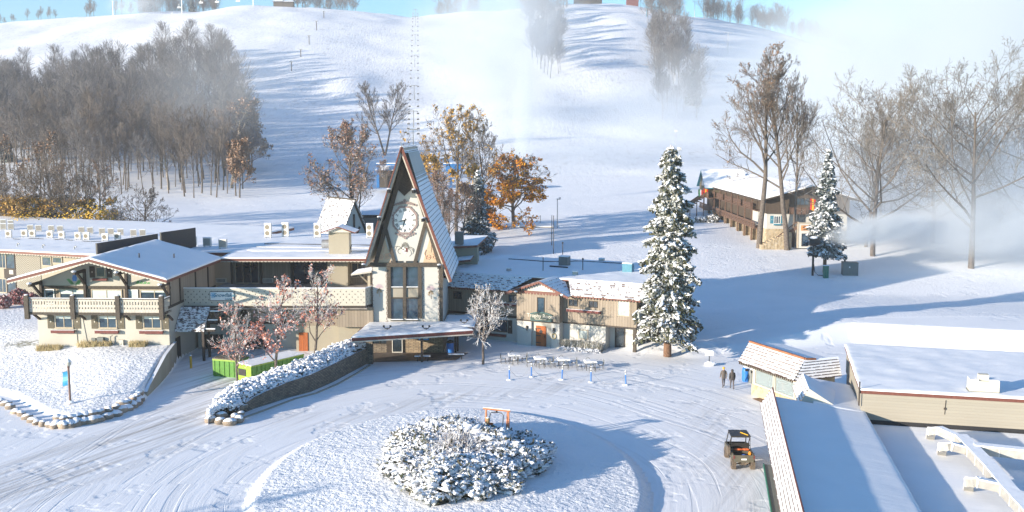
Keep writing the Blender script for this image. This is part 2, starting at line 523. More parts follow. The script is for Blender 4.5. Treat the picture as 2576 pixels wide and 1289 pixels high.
def rocky(name):
    m, n, l, b = newmat(name)
    geo = n.new('ShaderNodeNewGeometry'); s = n.new('ShaderNodeSeparateXYZ'); l.new(geo.outputs['Normal'], s.inputs[0])
    f = noise(n, l, 3, 4, .6)
    rock = ramp(n, l, noise(n, l, .9, 3), .35, .65, (.2, .165, .13), (.4, .31, .23))
    t = M_(n, l, 'ADD', s.outputs[2], M_(n, l, 'MULTIPLY', f, .7))
    l.new(mixc(n, l, ramp(n, l, t, .88, 1.0), rock, SNOWC), b.inputs['Base Color'])
    b.inputs['Roughness'].default_value = .85
    bump(n, l, b, noise(n, l, 6, 4), .05)
    return m
M['rock'] = rocky('boulder')
# bark / branches with snow lying on their upper side
def limb_mat(name, col, thr=.55, snowy=1.0, var=.35):
    m, n, l, b = newmat(name)
    geo = n.new('ShaderNodeNewGeometry'); s = n.new('ShaderNodeSeparateXYZ'); l.new(geo.outputs['Normal'], s.inputs[0])
    f = noise(n, l, 1.3, 3, .7)
    base = ramp(n, l, noise(n, l, 3, 3), .3, .7, tuple(k * (1 - var) for k in col), tuple(k * (1 + var) for k in col))
    t = M_(n, l, 'ADD', s.outputs[2], M_(n, l, 'MULTIPLY', M_(n, l, 'SUBTRACT', f, .5), 1.6))
    fac = M_(n, l, 'MULTIPLY', ramp(n, l, t, thr, thr + .12), snowy)
    l.new(mixc(n, l, fac, base, SNOWC), b.inputs['Base Color'])
    b.inputs['Roughness'].default_value = .9
    return m
M['limb'] = limb_mat('branch_with_snow', (.15, .12, .095), .75)
M['limb_frost'] = limb_mat('frosted_branch', (.26, .22, .2), .0, .95)
M['limb_dark'] = limb_mat('dark_branch', (.1, .085, .075), 1.05)
M['limb_grey'] = limb_mat('wood_branch', (.15, .143, .148), .95)
M['limb_brown'] = limb_mat('wood_twig_brown', (.16, .135, .12), 1.1)
M['limb_pale2'] = limb_mat('grey_pale_branch', (.2, .18, .16), .85)
M['leaf_yellow'] = None
M['limb_pale'] = limb_mat('pale_branch', (.3, .26, .21), .8)
def leaf_mat(name, cols, snow=0.0, rough=.7):
    m, n, l, b = newmat(name)
    geo = n.new('ShaderNodeNewGeometry')
    x = n.new('ShaderNodeValToRGB'); e = x.color_ramp.elements
    x.color_ramp.interpolation = 'LINEAR'
    e[0].position = 0; e[0].color = (*cols[0], 1); e[1].position = 1; e[1].color = (*cols[-1], 1)
    for i, c in enumerate(cols[1:-1]):
        k = e.new((i + 1) / (len(cols) - 1)); k.color = (*c, 1)
    l.new(geo.outputs['Random Per Island'], x.inputs[0])
    l.new(x.outputs[0], b.inputs['Base Color'])
    b.inputs['Roughness'].default_value = rough; b.inputs['Specular IOR Level'].default_value = .2
    return m
M['leaf_gold'] = leaf_mat('golden_leaf', [(.42, .24, .05), (.55, .32, .07), (.3, .19, .08), (.5, .33, .12)])
M['leaf_yellow'] = leaf_mat('yellow_leaf', [(.6, .36, .03), (.7, .45, .04), (.5, .3, .05), (.45, .3, .1)])
M['leaf_orange'] = leaf_mat('orange_leaf', [(.7, .26, .015), (.78, .36, .02), (.5, .18, .03), (.34, .15, .07)])
M['leaf_rust'] = leaf_mat('rust_leaf', [(.27, .14, .1), (.22, .12, .09), (.38, .24, .18), (.45, .38, .36)])
M['leaf_red'] = leaf_mat('dry_red_leaf', [(.4, .13, .09), (.55, .24, .17), (.3, .09, .07), (.75, .6, .58), (.4, .15, .1)])
M['leaf_brown'] = leaf_mat('brown_leaf', [(.25, .15, .1), (.33, .2, .12), (.18, .12, .09), (.4, .3, .24)])
M['needle'] = leaf_mat('spruce_needles', [(.05, .06, .03), (.1, .1, .05), (.04, .05, .03), (.35, .37, .36), (.14, .13, .07), (.6, .62, .63), (.06, .07, .04)])
M['needle_dark'] = leaf_mat('dark_needles', [(.02, .035, .035), (.05, .065, .055), (.3, .33, .34), (.03, .045, .04), (.55, .58, .6), (.04, .055, .05)])
M['juniper'] = leaf_mat('juniper_needles', [(.04, .05, .03), (.08, .085, .045), (.4, .42, .42), (.03, .035, .03), (.14, .12, .07), (.65, .67, .68), (.05, .06, .04)])
M['snow_clump'] = leaf_mat('snow_clumps', [(.86, .87, .9), (.82, .84, .88), (.88, .88, .9)])
M['ivy'] = leaf_mat('dark_ground_cover', [(.03, .04, .02), (.06, .05, .03), (.09, .06, .04)])
M['grass_dry'] = leaf_mat('dry_grass', [(.35, .26, .12), (.5, .4, .22), (.6, .5, .3), (.2, .2, .08)])
M['grass_grey'] = leaf_mat('frosted_grass', [(.3, .3, .26), (.16, .16, .1), (.5, .5, .48), (.7, .7, .7), (.25, .22, .14)])
M['hedge_red'] = leaf_mat('red_shrub', [(.2, .05, .06), (.35, .12, .12), (.6, .5, .5), (.12, .04, .05)])
# ------------------------------------------------------------------ ground sheet
def ground_material():
    m, n, l, b = newmat('snowy_ground')
    tc = n.new('ShaderNodeTexCoord'); P_ = tc.outputs['Object']
    s = n.new('ShaderNodeSeparateXYZ'); l.new(P_, s.inputs[0])
    def attr(a):
        x = n.new('ShaderNodeAttribute'); x.attribute_name = a; return x.outputs['Fac']
    rough, road, dirt, hill, grass = attr('rough'), attr('road'), attr('dirt'), attr('hill'), attr('grass')
    # streaks that follow the turning circle
    dx = M_(n, l, 'SUBTRACT', s.outputs[0], -3.8); dy = M_(n, l, 'MULTIPLY', M_(n, l, 'SUBTRACT', s.outputs[1], 63.0), .75)
    rr = M_(n, l, 'SQRT', M_(n, l, 'ADD', M_(n, l, 'MULTIPLY', dx, dx), M_(n, l, 'MULTIPLY', dy, dy)))
    th = M_(n, l, 'ARCTAN2', dy, dx)
    wob = noise(n, l, .06, 2)
    cx = n.new('ShaderNodeCombineXYZ')
    l.new(M_(n, l, 'ADD', rr, M_(n, l, 'MULTIPLY', wob, 3.0)), cx.inputs[0]); l.new(M_(n, l, 'MULTIPLY', th, 1.2), cx.inputs[1])
    ring = n.new('ShaderNodeTexNoise'); ring.inputs['Scale'].default_value = 2.2; ring.inputs['Detail'].default_value = 4; ring.inputs['Roughness'].default_value = .65
    l.new(cx.outputs[0], ring.inputs['Vector'])
    # streaks along the driveway (direction about (0.66,0.75)) for the dirty lane
    mp0 = n.new('ShaderNodeMapping'); mp0.inputs['Rotation'].default_value = (0, 0, -R(64)); l.new(P_, mp0.inputs[0])
    mp = n.new('ShaderNodeMapping'); mp.inputs['Scale'].default_value = (.07, 1.5, 1); l.new(mp0.outputs[0], mp.inputs[0])
    lane = n.new('ShaderNodeTexNoise'); lane.inputs['Scale'].default_value = 1.0; lane.inputs['Detail'].default_value = 5; lane.inputs['Roughness'].default_value = .7
    l.new(mp.outputs[0], lane.inputs['Vector'])
    # colours
    f = noise(n, l, .25, 4, vec=P_)
    snow = ramp(n, l, f, .3, .7, (.83, .845, .87), (.88, .89, .915))
    d = M_(n, l, 'MULTIPLY', dirt, ramp(n, l, lane.outputs['Fac'], .42, .68))
    snow = mixc(n, l, d, snow, (.3, .27, .24))
    d2 = M_(n, l, 'MULTIPLY', road, ramp(n, l, ring.outputs['Fac'], .5, .8))
    snow = mixc(n, l, M_(n, l, 'MULTIPLY', d2, .30), snow, (.55, .53, .5))
    rc = n.new('ShaderNodeCombineXYZ'); l.new(M_(n, l, 'ADD', rr, M_(n, l, 'MULTIPLY', noise(n, l, .035, 1, vec=P_), 9.0)), rc.inputs[0]); l.new(M_(n, l, 'MULTIPLY', th, .35), rc.inputs[1])
    rut = n.new('ShaderNodeTexNoise'); rut.inputs['Scale'].default_value = 2.3; rut.inputs['Detail'].default_value = 1; l.new(rc.outputs[0], rut.inputs['Vector'])
    rutm = M_(n, l, 'MULTIPLY', road, ramp(n, l, rut.outputs['Fac'], .60, .64))
    snow = mixc(n, l, M_(n, l, 'MULTIPLY', rutm, .12), snow, (.5, .5, .5))
    # hay stubble showing through on the slopes
    g1 = noise(n, l, .5, 5, .7, vec=P_, mapscale=(1, .35, .35))
    g = M_(n, l, 'MULTIPLY', hill, ramp(n, l, g1, .52, .72))
    snow = mixc(n, l, M_(n, l, 'MULTIPLY', g, .65), snow, (.45, .43, .4))
    g2 = ramp(n, l, noise(n, l, 1.7, 4, .7, vec=P_), .4, .6)
    snow = mixc(n, l, M_(n, l, 'MULTIPLY', grass, g2), snow, (.14, .13, .05))
    l.new(snow, b.inputs['Base Color']); b.inputs['Roughness'].default_value = .6; b.inputs['Specular IOR Level'].default_value = .25
    # relief
    lump = noise(n, l, 2.6, 4, .62, vec=P_)
    h = M_(n, l, 'MULTIPLY', M_(n, l, 'MULTIPLY', lump, rough), .20)
    h = M_(n, l, 'ADD', h, M_(n, l, 'MULTIPLY', M_(n, l, 'MULTIPLY', ring.outputs['Fac'], road), .03))
    h = M_(n, l, 'ADD', h, M_(n, l, 'MULTIPLY', M_(n, l, 'MULTIPLY', lane.outputs['Fac'], dirt), .05))
    h = M_(n, l, 'SUBTRACT', h, M_(n, l, 'MULTIPLY', rutm, .014))
    fv = n.new('ShaderNodeTexVoronoi'); fv.inputs['Scale'].default_value = 3.2; l.new(P_, fv.inputs['Vector'])
    fpm = M_(n, l, 'MULTIPLY', ramp(n, l, noise(n, l, .22, 3, .7, vec=P_), .55, .62), ramp(n, l, fv.outputs['Distance'], .28, .1))
    h = M_(n, l, 'SUBTRACT', h, M_(n, l, 'MULTIPLY', M_(n, l, 'MULTIPLY', fpm, M_(n, l, 'SUBTRACT', 1.0, hill)), .035))
    hs = noise(n, l, .55, 5, .6, vec=P_, mapscale=(1.6, .35, .35))
    h = M_(n, l, 'ADD', h, M_(n, l, 'MULTIPLY', M_(n, l, 'MULTIPLY', hs, hill), .28))
    h = M_(n, l, 'ADD', h, M_(n, l, 'MULTIPLY', noise(n, l, 9, 3, vec=P_), .008))
    bump(n, l, b, h, 1.0)
    return m

us = np.linspace(-1100, 3700, 640)
Ds = np.concatenate([np.arange(44, 130, .22), np.arange(130, 230, .9), np.arange(230, 520, 3), np.arange(520, 1000, 6), np.arange(1000, 1500, 40)])
gx = (us[None, :] - CU) / F_PX * Ds[:, None]
gy = np.repeat(Ds[:, None], len(us), 1)
gz = tz(gx, gy)
nr, nc = gx.shape
V = np.stack([gx, gy, gz], -1).reshape(-1, 3)
ii = (np.arange(nr - 1)[:, None] * nc + np.arange(nc - 1)[None, :]).ravel()
Fq = np.stack([ii, ii + 1, ii + nc + 1, ii + nc], -1)
X, Y = gx.ravel(), gy.ravel()
rI = np.sqrt(((X - ISL[0]) / ISL[2]) ** 2 + ((Y - ISL[1]) / ISL[3]) ** 2)
inI = rI < 1.0
yf_ = np.interp(X, _yfx, _yfy); xb_ = np.interp(Y, [84, 85.2, 92.1, 99.5, 130], [-30.6, -30.75, -31.55, -32.6, -33])
inL = (Y > yf_) & (X < xb_)
berm = np.interp(X, [15, 20, 36, 51, 90], [101, 102.5, 109.5, 104.5, 96])
road = (1 - inI) * (1 - inL) * np.clip((112 - Y) / 14, 0, 1) * np.clip((24 - X) / 6, 0, 1)
road *= np.clip(1 - (rI - 2.1) / .6, 0.25, 1)
rough = np.where(inI, 1.0, 0) + np.where(inL & (Y < 200), 1.0, 0)
rough = rough + np.where((Y > 112) & (Y < 260) & ~inL, .45, 0) + np.where((Y >= 260), .3, 0)
hill = np.clip((Y - 250) / 120, 0, 1)
def segd(x, y, pts):
    d = np.full(x.shape, 1e9)
    for (ax, ay), (bx, by) in zip(pts[:-1], pts[1:]):
        vx, vy = bx - ax, by - ay
        t = np.clip(((x - ax) * vx + (y - ay) * vy) / (vx * vx + vy * vy), 0, 1)
        d = np.minimum(d, np.hypot(x - ax - t * vx, y - ay - t * vy))
    return d
near = Y < 125
dirt = np.zeros(len(X))
dl = segd(X[near], Y[near], [(-27.5, 101), (-26.5, 93), (-24, 84), (-27, 72), (-34, 58)])
dirt[near] = np.clip(1.15 - dl / 5.0, 0, 1)
dl2 = segd(X[near], Y[near], [(-24, 82), (-14, 77), (-6, 84), (4, 88)])
dirt[near] = np.maximum(dirt[near], np.clip(.45 - dl2 / 9, 0, 1))
dl3 = segd(X[near], Y[near], [(13.5, 58), (14.6, 70), (15.5, 82)])
dirt[near] = np.maximum(dirt[near], np.clip(.35 - dl3 / 8, 0, 1))
dirt *= (1 - inI) * (1 - inL)
grass = np.zeros(len(X))
for (gxx, gyy, ra, rb, s_) in [(-47.5, 99.2, 2.6, 1.2, .95), (-43, 98.4, 1.6, .5, .6), (-39, 98.2, 2.5, .5, .7), (47, 165, 5, 5, .0)]:
    grass = np.maximum(grass, s_ * np.clip(1.4 - np.hypot((X - gxx) / ra, (Y - gyy) / rb), 0, 1))
me = arrmesh('snowy_ground', V, Fq, ground_material(), smooth=True, attrs={'rough': rough, 'road': road, 'dirt': dirt, 'hill': hill, 'grass': grass})
ground = linkmesh('snowy_ground', me)
tag(ground, 'snow covered ground from the plaza up to the ski hill', None, None, 'structure')
# ------------------------------------------------------------------ tree generators
def segs_mesh(name, S, n, mats, mi=None):
    """S array (m,8): p0(3), p1(3), r0, r1 -> one mesh of small tubes"""
    S = np.asarray(S, float); m = len(S)
    p0, p1 = S[:, 0:3], S[:, 3:6]
    d = p1 - p0; L = np.linalg.norm(d, axis=1, keepdims=True); d = d / np.maximum(L, 1e-6)
    up = np.where(np.abs(d[:, 2:3]) < .9, np.array([[0, 0, 1.]]), np.array([[0, 1., 0]]))
    sx = np.cross(d, up); sx /= np.linalg.norm(sx, axis=1, keepdims=True); sy = np.cross(sx, d)
    a = np.arange(n) * 2 * np.pi / n
    ring = sx[:, None, :] * np.cos(a)[None, :, None] + sy[:, None, :] * np.sin(a)[None, :, None]
    v0 = p0[:, None, :] + ring * S[:, 6][:, None, None]; v1 = p1[:, None, :] + ring * S[:, 7][:, None, None]
    V = np.concatenate([v0, v1], 1).reshape(-1, 3)
    base = np.arange(m)[:, None] * 2 * n
    k = np.arange(n)[None, :]; kk = (k + 1) % n
    Fq = np.stack([base + k, base + n + k, base + n + kk, base + kk], -1).reshape(-1, 4)
    if mi is not None: mi = np.repeat(mi, n)
    return arrmesh(name, V, Fq, mats, mi, smooth=n > 3)
def quads_mesh(name, C, size, mats, seed=0, mi=None, flat=0.0, aspect=1.6, nrm=None):
    """leaf-like quads at centres C with random turn; flat=1 keeps them level"""
    rg = np.random.default_rng(seed); m = len(C)
    nn = rg.normal(size=(m, 3)); nn[:, 2] = nn[:, 2] * (1 - flat) + flat * 2.2
    if nrm is not None: nn = nn * .5 + nrm
    nn /= np.linalg.norm(nn, axis=1, keepdims=True)
    t = rg.normal(size=(m, 3)); t -= (t * nn).sum(1, keepdims=True) * nn; t /= np.linalg.norm(t, axis=1, keepdims=True)
    bb = np.cross(nn, t)
    sz = np.asarray(size) * rg.uniform(.6, 1.35, m)
    t = t * (sz * aspect / 2)[:, None]; bb = bb * (sz / 2)[:, None]
    j = rg.uniform(.6, 1.2, (m, 4, 1))
    V = np.stack([C + (-t - bb) * j[:, 0], C + (t - bb) * j[:, 1], C + (t + bb) * j[:, 2], C + (-t + bb) * j[:, 3]], 1).reshape(-1, 3)
    Fq = np.arange(m * 4).reshape(m, 4)
    return arrmesh(name, V, Fq, mats, mi)

def grow(seed, H, spread=.35, trunk_r=.35, fork=.3, levels=4, kids=(7, 6, 5, 4), up=.5, droop=0, twigl=1.0, wild=.18, stems=1):
    """returns list of segments per level (p0,p1,r0,r1) and twig tips"""
    rnd = random.Random(seed)
    out = [[] for _ in range(levels + 1)]; tips = []
    def branch(p, d, L, r, lv):
        n = max(3, int(4 + 3 * (lv == 0))) if lv < levels else 2
        pts = [p]; dirs = [d]
        for i in range(n):
            w_ = wild * (.22 if lv == 0 else 1.0)
            d = (d + Vector((rnd.gauss(0, w_), rnd.gauss(0, w_), rnd.gauss(0, w_ * .6) + (up * .16 if lv > 0 else .05) - droop * .1 * lv))).normalized()
            p2 = p + d * (L / n)
            rr0 = r * (1 - .75 * i / n); rr1 = r * (1 - .75 * (i + 1) / n)
            out[lv].append((*p, *p2, rr0, rr1)); p = p2; pts.append(p); dirs.append(d)
        if lv == levels:
            tips.append(tuple(p)); return
        nk = kids[min(lv, len(kids) - 1)]
        nk = max(2, int(nk * rnd.uniform(.8, 1.25)))
        for k in range(nk):
            t = (fork + (1 - fork) * (k + rnd.random()) / nk) if lv == 0 else (.25 + .75 * (k + rnd.random()) / nk)
            t = min(t, .995); i = min(int(t * n), n - 1); q = t * n - i
            bp = pts[i].lerp(pts[i + 1], q); bd = dirs[i + 1]
            az = rnd.uniform(0, 2 * math.pi) if lv > 0 else (k * 2.399 + rnd.uniform(-.5, .5))
            side = bd.cross(Vector((math.cos(az), math.sin(az), .01)))
            if side.length < .1: side = Vector((math.cos(az), math.sin(az), 0))
            side.normalize()
            ang = rnd.uniform(.55, 1.0) if lv == 0 else rnd.uniform(.45, .95)
            ang = ang * (1.15 - .45 * t) * (spread / .35) ** .5
            nd = (bd * math.cos(ang) + side * math.sin(ang)).normalized()
            if lv == 0: ll = H * (1 - t * .62) * rnd.uniform(.42, .62) * (spread / .35) ** .6
            else: ll = L * (1.05 - .55 * t) * rnd.uniform(.4, .65)
            if lv == levels - 1: ll *= twigl
            rr = r * (1 - .75 * t) * (rnd.uniform(.42, .6) if lv == 0 else rnd.uniform(.4, .6))
            branch(bp, nd, ll, max(rr, .012), lv + 1)
    for s_ in range(stems):
        d0 = Vector((rnd.gauss(0, .02), rnd.gauss(0, .02), 1)).normalized()
        if stems > 1: a = s_ * 6.28 / stems + rnd.random(); d0 = Vector((math.cos(a) * .28, math.sin(a) * .28, 1)).normalized()
        branch(Vector((0, 0, -.3)), d0, H * .86 + .3, trunk_r / (stems ** .4), 0)
    return out, tips

def deciduous(name, seed, H, mats=('bark', 'limb'), minr=.03, leaf=None, leaf_n=0, leaf_size=.35, leaf_zone=None, trunk_lv=1, **kw):
    """meshes (trunk, crown, leaves or None)"""
    out, tips = grow(seed, H, **kw)
    tr = np.array([s for lv in out[:trunk_lv + 1] for s in lv]); cr = np.array([s for lv in out[trunk_lv + 1:] for s in lv])
    cr[:, 6:] = np.maximum(cr[:, 6:], minr * .6); 
    tm = segs_mesh(name + '_trunk', tr, 7, [M[mats[0]] if len(mats) < 3 else M[mats[2]]])
    cm = segs_mesh(name + '_crown', cr, 3, M[mats[1]])
    lm = None
    if leaf:
        rg = np.random.default_rng(seed + 5)
        T = np.array(tips + [tuple(s[3:6]) for s in out[-2]])
        if leaf_zone: 
            keep = np.array([rg.random() < leaf_zone(*p) for p in T]); T = T[keep]
        idx = rg.integers(0, len(T), leaf_n)
        C = T[idx] + rg.normal(size=(leaf_n, 3)) * leaf_size * .9
        lm = quads_mesh(name + '_leaves', C, leaf_size, M[leaf], seed)
    return tm, cm, lm
def plant_tree(kind, label, cat, meshes, loc, rz=0, sc=1.0, group=None):
    t = thing(kind, label, cat, loc, rz, group)
    t.scale = (sc, sc, sc) if not isinstance(sc, tuple) else sc
    linkmesh('trunk', meshes[0], t); linkmesh('crown', meshes[1], t)
    if meshes[2] is not None: linkmesh('leaves', meshes[2], t)
    return t

def pads_mesh(name, C, D, L, W, T, seed=0):
    """soft flattened snow pads at C lying along D"""
    rg = np.random.default_rng(seed); m = len(C)
    D = D / np.maximum(np.linalg.norm(D, axis=1, keepdims=True), 1e-6)
    S_ = np.cross(np.array([[0, 0, 1.]]), D); S_ /= np.maximum(np.linalg.norm(S_, axis=1, keepdims=True), 1e-6); U_ = np.cross(D, S_)
    nr_, ns_ = 4, 7; tv = []
    for i in range(nr_ + 1):
        ph = math.pi * i / nr_
        for k in range(ns_):
            th = 2 * math.pi * k / ns_; tv.append((math.cos(ph), math.sin(ph) * math.cos(th), math.sin(ph) * math.sin(th)))
    tv = np.array(tv); tf = np.array([(i * ns_ + k, i * ns_ + (k + 1) % ns_, (i + 1) * ns_ + (k + 1) % ns_, (i + 1) * ns_ + k) for i in range(nr_) for k in range(ns_)])
    L = np.broadcast_to(L, (m,)) * rg.uniform(.7, 1.3, m); W = W * rg.uniform(.6, 1.4, m); T = T * rg.uniform(.6, 1.4, m)
    q = tv[None] * rg.uniform(.75, 1.25, (m, len(tv), 1))
    V = C[:, None] + q[..., 0:1] * D[:, None] * L[:, None, None] + q[..., 1:2] * S_[:, None] * W[:, None, None] + q[..., 2:3] * U_[:, None] * T[:, None, None]
    Fq = (tf[None] + (np.arange(m) * len(tv))[:, None, None]).reshape(-1, 4)
    return arrmesh(name, V.reshape(-1, 3), Fq, M['snow_clump'], smooth=True)
def conifer(name, seed, H, base_r, needle='needle', snow=.5, whorls=34, z0=.08, droop=.5, dens=1.0, irregular=.2, trunk_r=None, tuft=.34, power=.85, top_thin=1.0):
    rg = np.random.default_rng(seed)
    trunk_r = trunk_r or H * .016
    tr = [(0, 0, -.5, 0, 0, H * .5, trunk_r, trunk_r * .6), (0, 0, H * .5, 0, 0, H, trunk_r * .6, .02)]
    br = []; C = []; Sn = []; PC = []; PDr = []; PL = []
    for i in range(whorls):
        t = (i + rg.uniform(0, .8)) / whorls
        z = H * (z0 + (1 - z0) * t)
        Rr = base_r * ((1 - t) ** power) * top_thin + .15
        nb = max(4, int(8 * (1 - t * .45)))
        a0 = rg.uniform(0, 6.28)
        for k in range(nb):
            a = a0 + k * 6.283 / nb + rg.normal() * .2
            L = Rr * rg.uniform(1 - irregular * 1.6, 1 + irregular)
            n = max(3, int(L / .33)); dr = droop * rg.uniform(.6, 1.3)
            pts = []
            for j in range(n + 1):
                q = j / n
                x = L * q
                zz = z + L * (.15 * q - dr * q * q * .8 + (.12 * q ** 3))
                pts.append((math.cos(a) * x, math.sin(a) * x, zz))
            for j in range(n):
                r0 = .05 * (1 - j / n) * (1 - t) + .012
                br.append((*pts[j], *pts[j + 1], r0, r0 * .7))
            pts = np.array(pts)
            for q0 in np.arange(.15, 1.02, .27 / max(L, .4)):
                if rg.random() < min(.95, snow * .95):
                    j0 = min(int(q0 * n), n - 1); dd = pts[j0 + 1] - pts[j0]; pp = pts[j0] + dd * (q0 * n - j0)
                    sd_ = rg.normal() * .16 * L * .5
                    PC.append(pp + np.array([-math.sin(a) * sd_, math.cos(a) * sd_, .05 - abs(sd_) * .3])); PDr.append(dd + rg.normal(size=3) * .08); PL.append(rg.uniform(.2, .42))
            m = int(L * 21 * dens) + 5
            q = rg.uniform(.12, 1.0, m) ** .75
            ip = np.stack([np.interp(q * n, np.arange(n + 1), pts[:, c]) for c in range(3)], 1)
            wd = (.14 + .20 * L) * (1 - .45 * q) * .75
            tx, ty = -math.sin(a), math.cos(a)
            off = rg.normal(size=m) * wd
            ip[:, 0] += tx * off; ip[:, 1] += ty * off
            ip[:, 2] -= np.abs(off) * .35 + rg.uniform(0, .3, m)
            C.append(ip)
            ms = int(m * snow * .35)
            sel = rg.integers(0, m, ms)
            sp = ip[sel].copy(); sp[:, 2] += rg.uniform(.04, .16, ms)
            Sn.append(sp)
    C = np.concatenate(C); Sn = np.concatenate(Sn)
    tm = segs_mesh(name + '_trunk', tr + br, 6, M['pine_bark'])
    cm = quads_mesh(name + '_needles', C, tuft, M[needle], seed, aspect=2.2, flat=.15)
    sm_ = quads_mesh(name + '_snow', Sn, tuft * .7, M['snow_clump'], seed + 1, aspect=1.5, flat=.55)
    return tm, cm, sm_, pads_mesh(name + '_pads', np.array(PC), np.array(PDr), np.array(PL) * (1 if H > 12 else .8), .17, .085, seed + 2)
def plant_conifer(kind, label, meshes, loc, rz=0, sc=1.0, group=None, cat='spruce tree'):
    t = thing(kind, label, cat, loc, rz, group)
    t.scale = (sc,) * 3 if not isinstance(sc, tuple) else sc
    linkmesh('trunk', meshes[0], t); c = linkmesh('crown', meshes[1], t)
    linkmesh('snow_dust', meshes[2], t); linkmesh('snow_load', meshes[3], t)
    return t

# ---- the dense wood on the hillside at the left
def at(u, v): return G(u, v)
def ux(u, D): return ((u - CU) / F_PX * D, D)
gen = [deciduous('wood_tree%d' % i, 100 + i, 20, mats=('bark', 'limb_grey' if i % 3 else 'limb_brown'), minr=.045, trunk_r=.2, spread=.33, fork=.36,
                 levels=3, kids=(15, 8, 7), up=.85, wild=.18, twigl=1.3) for i in range(7)]
rust = deciduous('wood_oak', 140, 17, mats=('bark', 'limb_grey'), minr=.045, trunk_r=.26, spread=.3, fork=.2, levels=3, kids=(13, 7, 5), up=.5, leaf='leaf_brown', leaf_n=2600, leaf_size=.3)
rw = random.Random(7)
WOOD_G = 'bare trees of the dense hillside wood'
def wood_poly_left():
    pts = []
    tries = 0
    while len(pts) < 172 and tries < 20000:
        tries += 1
        D = 244 + 95 * rw.random() ** 1.2
        u = rw.uniform(-120, 640)
        # right flank of the wood, stand ends along the run
        umax = np.interp(D, [240, 262, 330, 420, 500, 600], [600, 632, 640, 628, 610, 590])
        umin = np.interp(D, [240, 262, 300, 400, 470, 540, 600], [290, 60, -120, -120, 60, 330, 440])
        if not (umin < u < umax): continue
        x = (u - CU) / F_PX * D
        if any((x - a) ** 2 + (D - b) ** 2 < 3.4 ** 2 for a, b in pts): continue
        pts.append((x, D))
    return pts
for i, (x, D) in enumerate(wood_poly_left()):
    u = CU + F_PX * x / D
    g = gen[i % 7]; cat = 'bare tree'
    Hh = np.interp(D, [240, 300, 600], [19, 21, 19]) * rw.uniform(.6, 1.15)
    if u > 560 and rw.random() < .45:
        plant_tree('oak_tree', 'dark oak keeping brown leaves at the right flank of the hillside wood', 'oak tree', rust, (x, D, tz1(x, D)), rw.uniform(0, 6.28), Hh / 19, 'oaks with brown leaves on the flank of the wood')
    else:
        plant_tree('bare_tree', 'tall thin leafless tree inside the dense wood on the left hillside', cat, g, (x, D, tz1(x, D)), rw.uniform(0, 6.28), Hh / 20, WOOD_G)
def forest_mass(name, label, spots, meshes, mats):
    """far-off trees that read as one mass, joined into one object"""
    Vs, Fs, mi, off = [], [], [], 0
    cache = []
    for ms in meshes:
        L = []
        for k, me in enumerate(ms[:2]):
            v = np.empty(len(me.vertices) * 3, np.float32); me.vertices.foreach_get('co', v); f = np.empty(len(me.polygons) * 4, np.int32)
            me.polygons.foreach_get('vertices', f) if False else None
            li = np.empty(len(me.loops), np.int32); me.loops.foreach_get('vertex_index', li)
            L.append((v.reshape(-1, 3), li.reshape(-1, 4), k))
        cache.append(L)
    for i, (x, D, s_) in enumerate(spots):
        a = i * 2.4; c, s = math.cos(a), math.sin(a); Rm = np.array([[c, -s, 0], [s, c, 0], [0, 0, 1]]) * s_
        base = np.array([x, D, tz1(x, D)])
        for v, f, k in cache[i % len(cache)]:
            Vs.append(v @ Rm.T + base); Fs.append(f + off); mi.append(np.full(len(f), k)); off += len(v)
    o = linkmesh(name, arrmesh(name, np.concatenate(Vs), np.concatenate(Fs), mats, np.concatenate(mi)))
    return tag(o, label, None, None, 'stuff')
far_t = [deciduous('far_wood%d' % i, 160 + i, 20, mats=('bark', 'limb_grey'), minr=.09, trunk_r=.2, spread=.33, fork=.32, levels=2, kids=(17, 10), up=.8, wild=.18, twigl=1.7) for i in range(4)]
def poly_pts(n, fn, mind, seed):
    r = random.Random(seed); out = []; k = 0
    while len(out) < n and k < 20000:
        k += 1; q_ = fn(r)
        if q_ is None or any((q_[0] - a) ** 2 + (q_[1] - b) ** 2 < mind ** 2 for a, b, _ in out): continue
        out.append((q_[0], q_[1], r.uniform(.62, 1.2)))
    return out
def upper(r):
    D = r.uniform(330, 620); u = r.uniform(-140, 630)
    umax = np.interp(D, [330, 420, 500, 610], [636, 628, 606, 585]); umin = np.interp(D, [330, 520, 545, 580, 620], [-140, -140, 40, 330, 420])
    return ((u - CU) / F_PX * D, D) if umin < u < umax else None
forest_mass('upper_wood', 'grey mass of leafless trees in the upper part of the left hillside wood', poly_pts(350, upper, 5.0, 21), far_t, [M['bark'], M['limb_grey']])
def strip(lo, hi, d0, d1):
    return lambda r: (lambda D: ((r.uniform(np.interp(D, [d0, d1], lo), np.interp(D, [d0, d1], hi)) - CU) / F_PX * D, D))(r.uniform(d0, d1))
forest_mass('run_strip_wood', 'misty mass of leafless trees in the strip left of the steep run', poly_pts(62, strip([1340, 1304], [1408, 1432], 560, 930), 3.6, 22), far_t, [M['bark'], M['limb_grey']])
forest_mass('right_strip_wood', 'misty mass of leafless trees in the strip right of the steep run', poly_pts(70, strip([1655, 1600], [1768, 1690], 440, 930), 4.0, 23), far_t, [M['bark'], M['limb_grey']])
forest_mass('skyline_wood', 'faint mass of leafless trees on the skyline', poly_pts(75, lambda r: ux(r.choice([r.uniform(350, 560), r.uniform(350, 560), r.uniform(740, 900), r.uniform(1105, 1200)]), r.uniform(905, 960)), 4, 24) + poly_pts(60, lambda r: ux(r.uniform(1760, 2150), r.uniform(898, 945)), 4, 25), far_t, [M['bark'], M['limb_grey']])
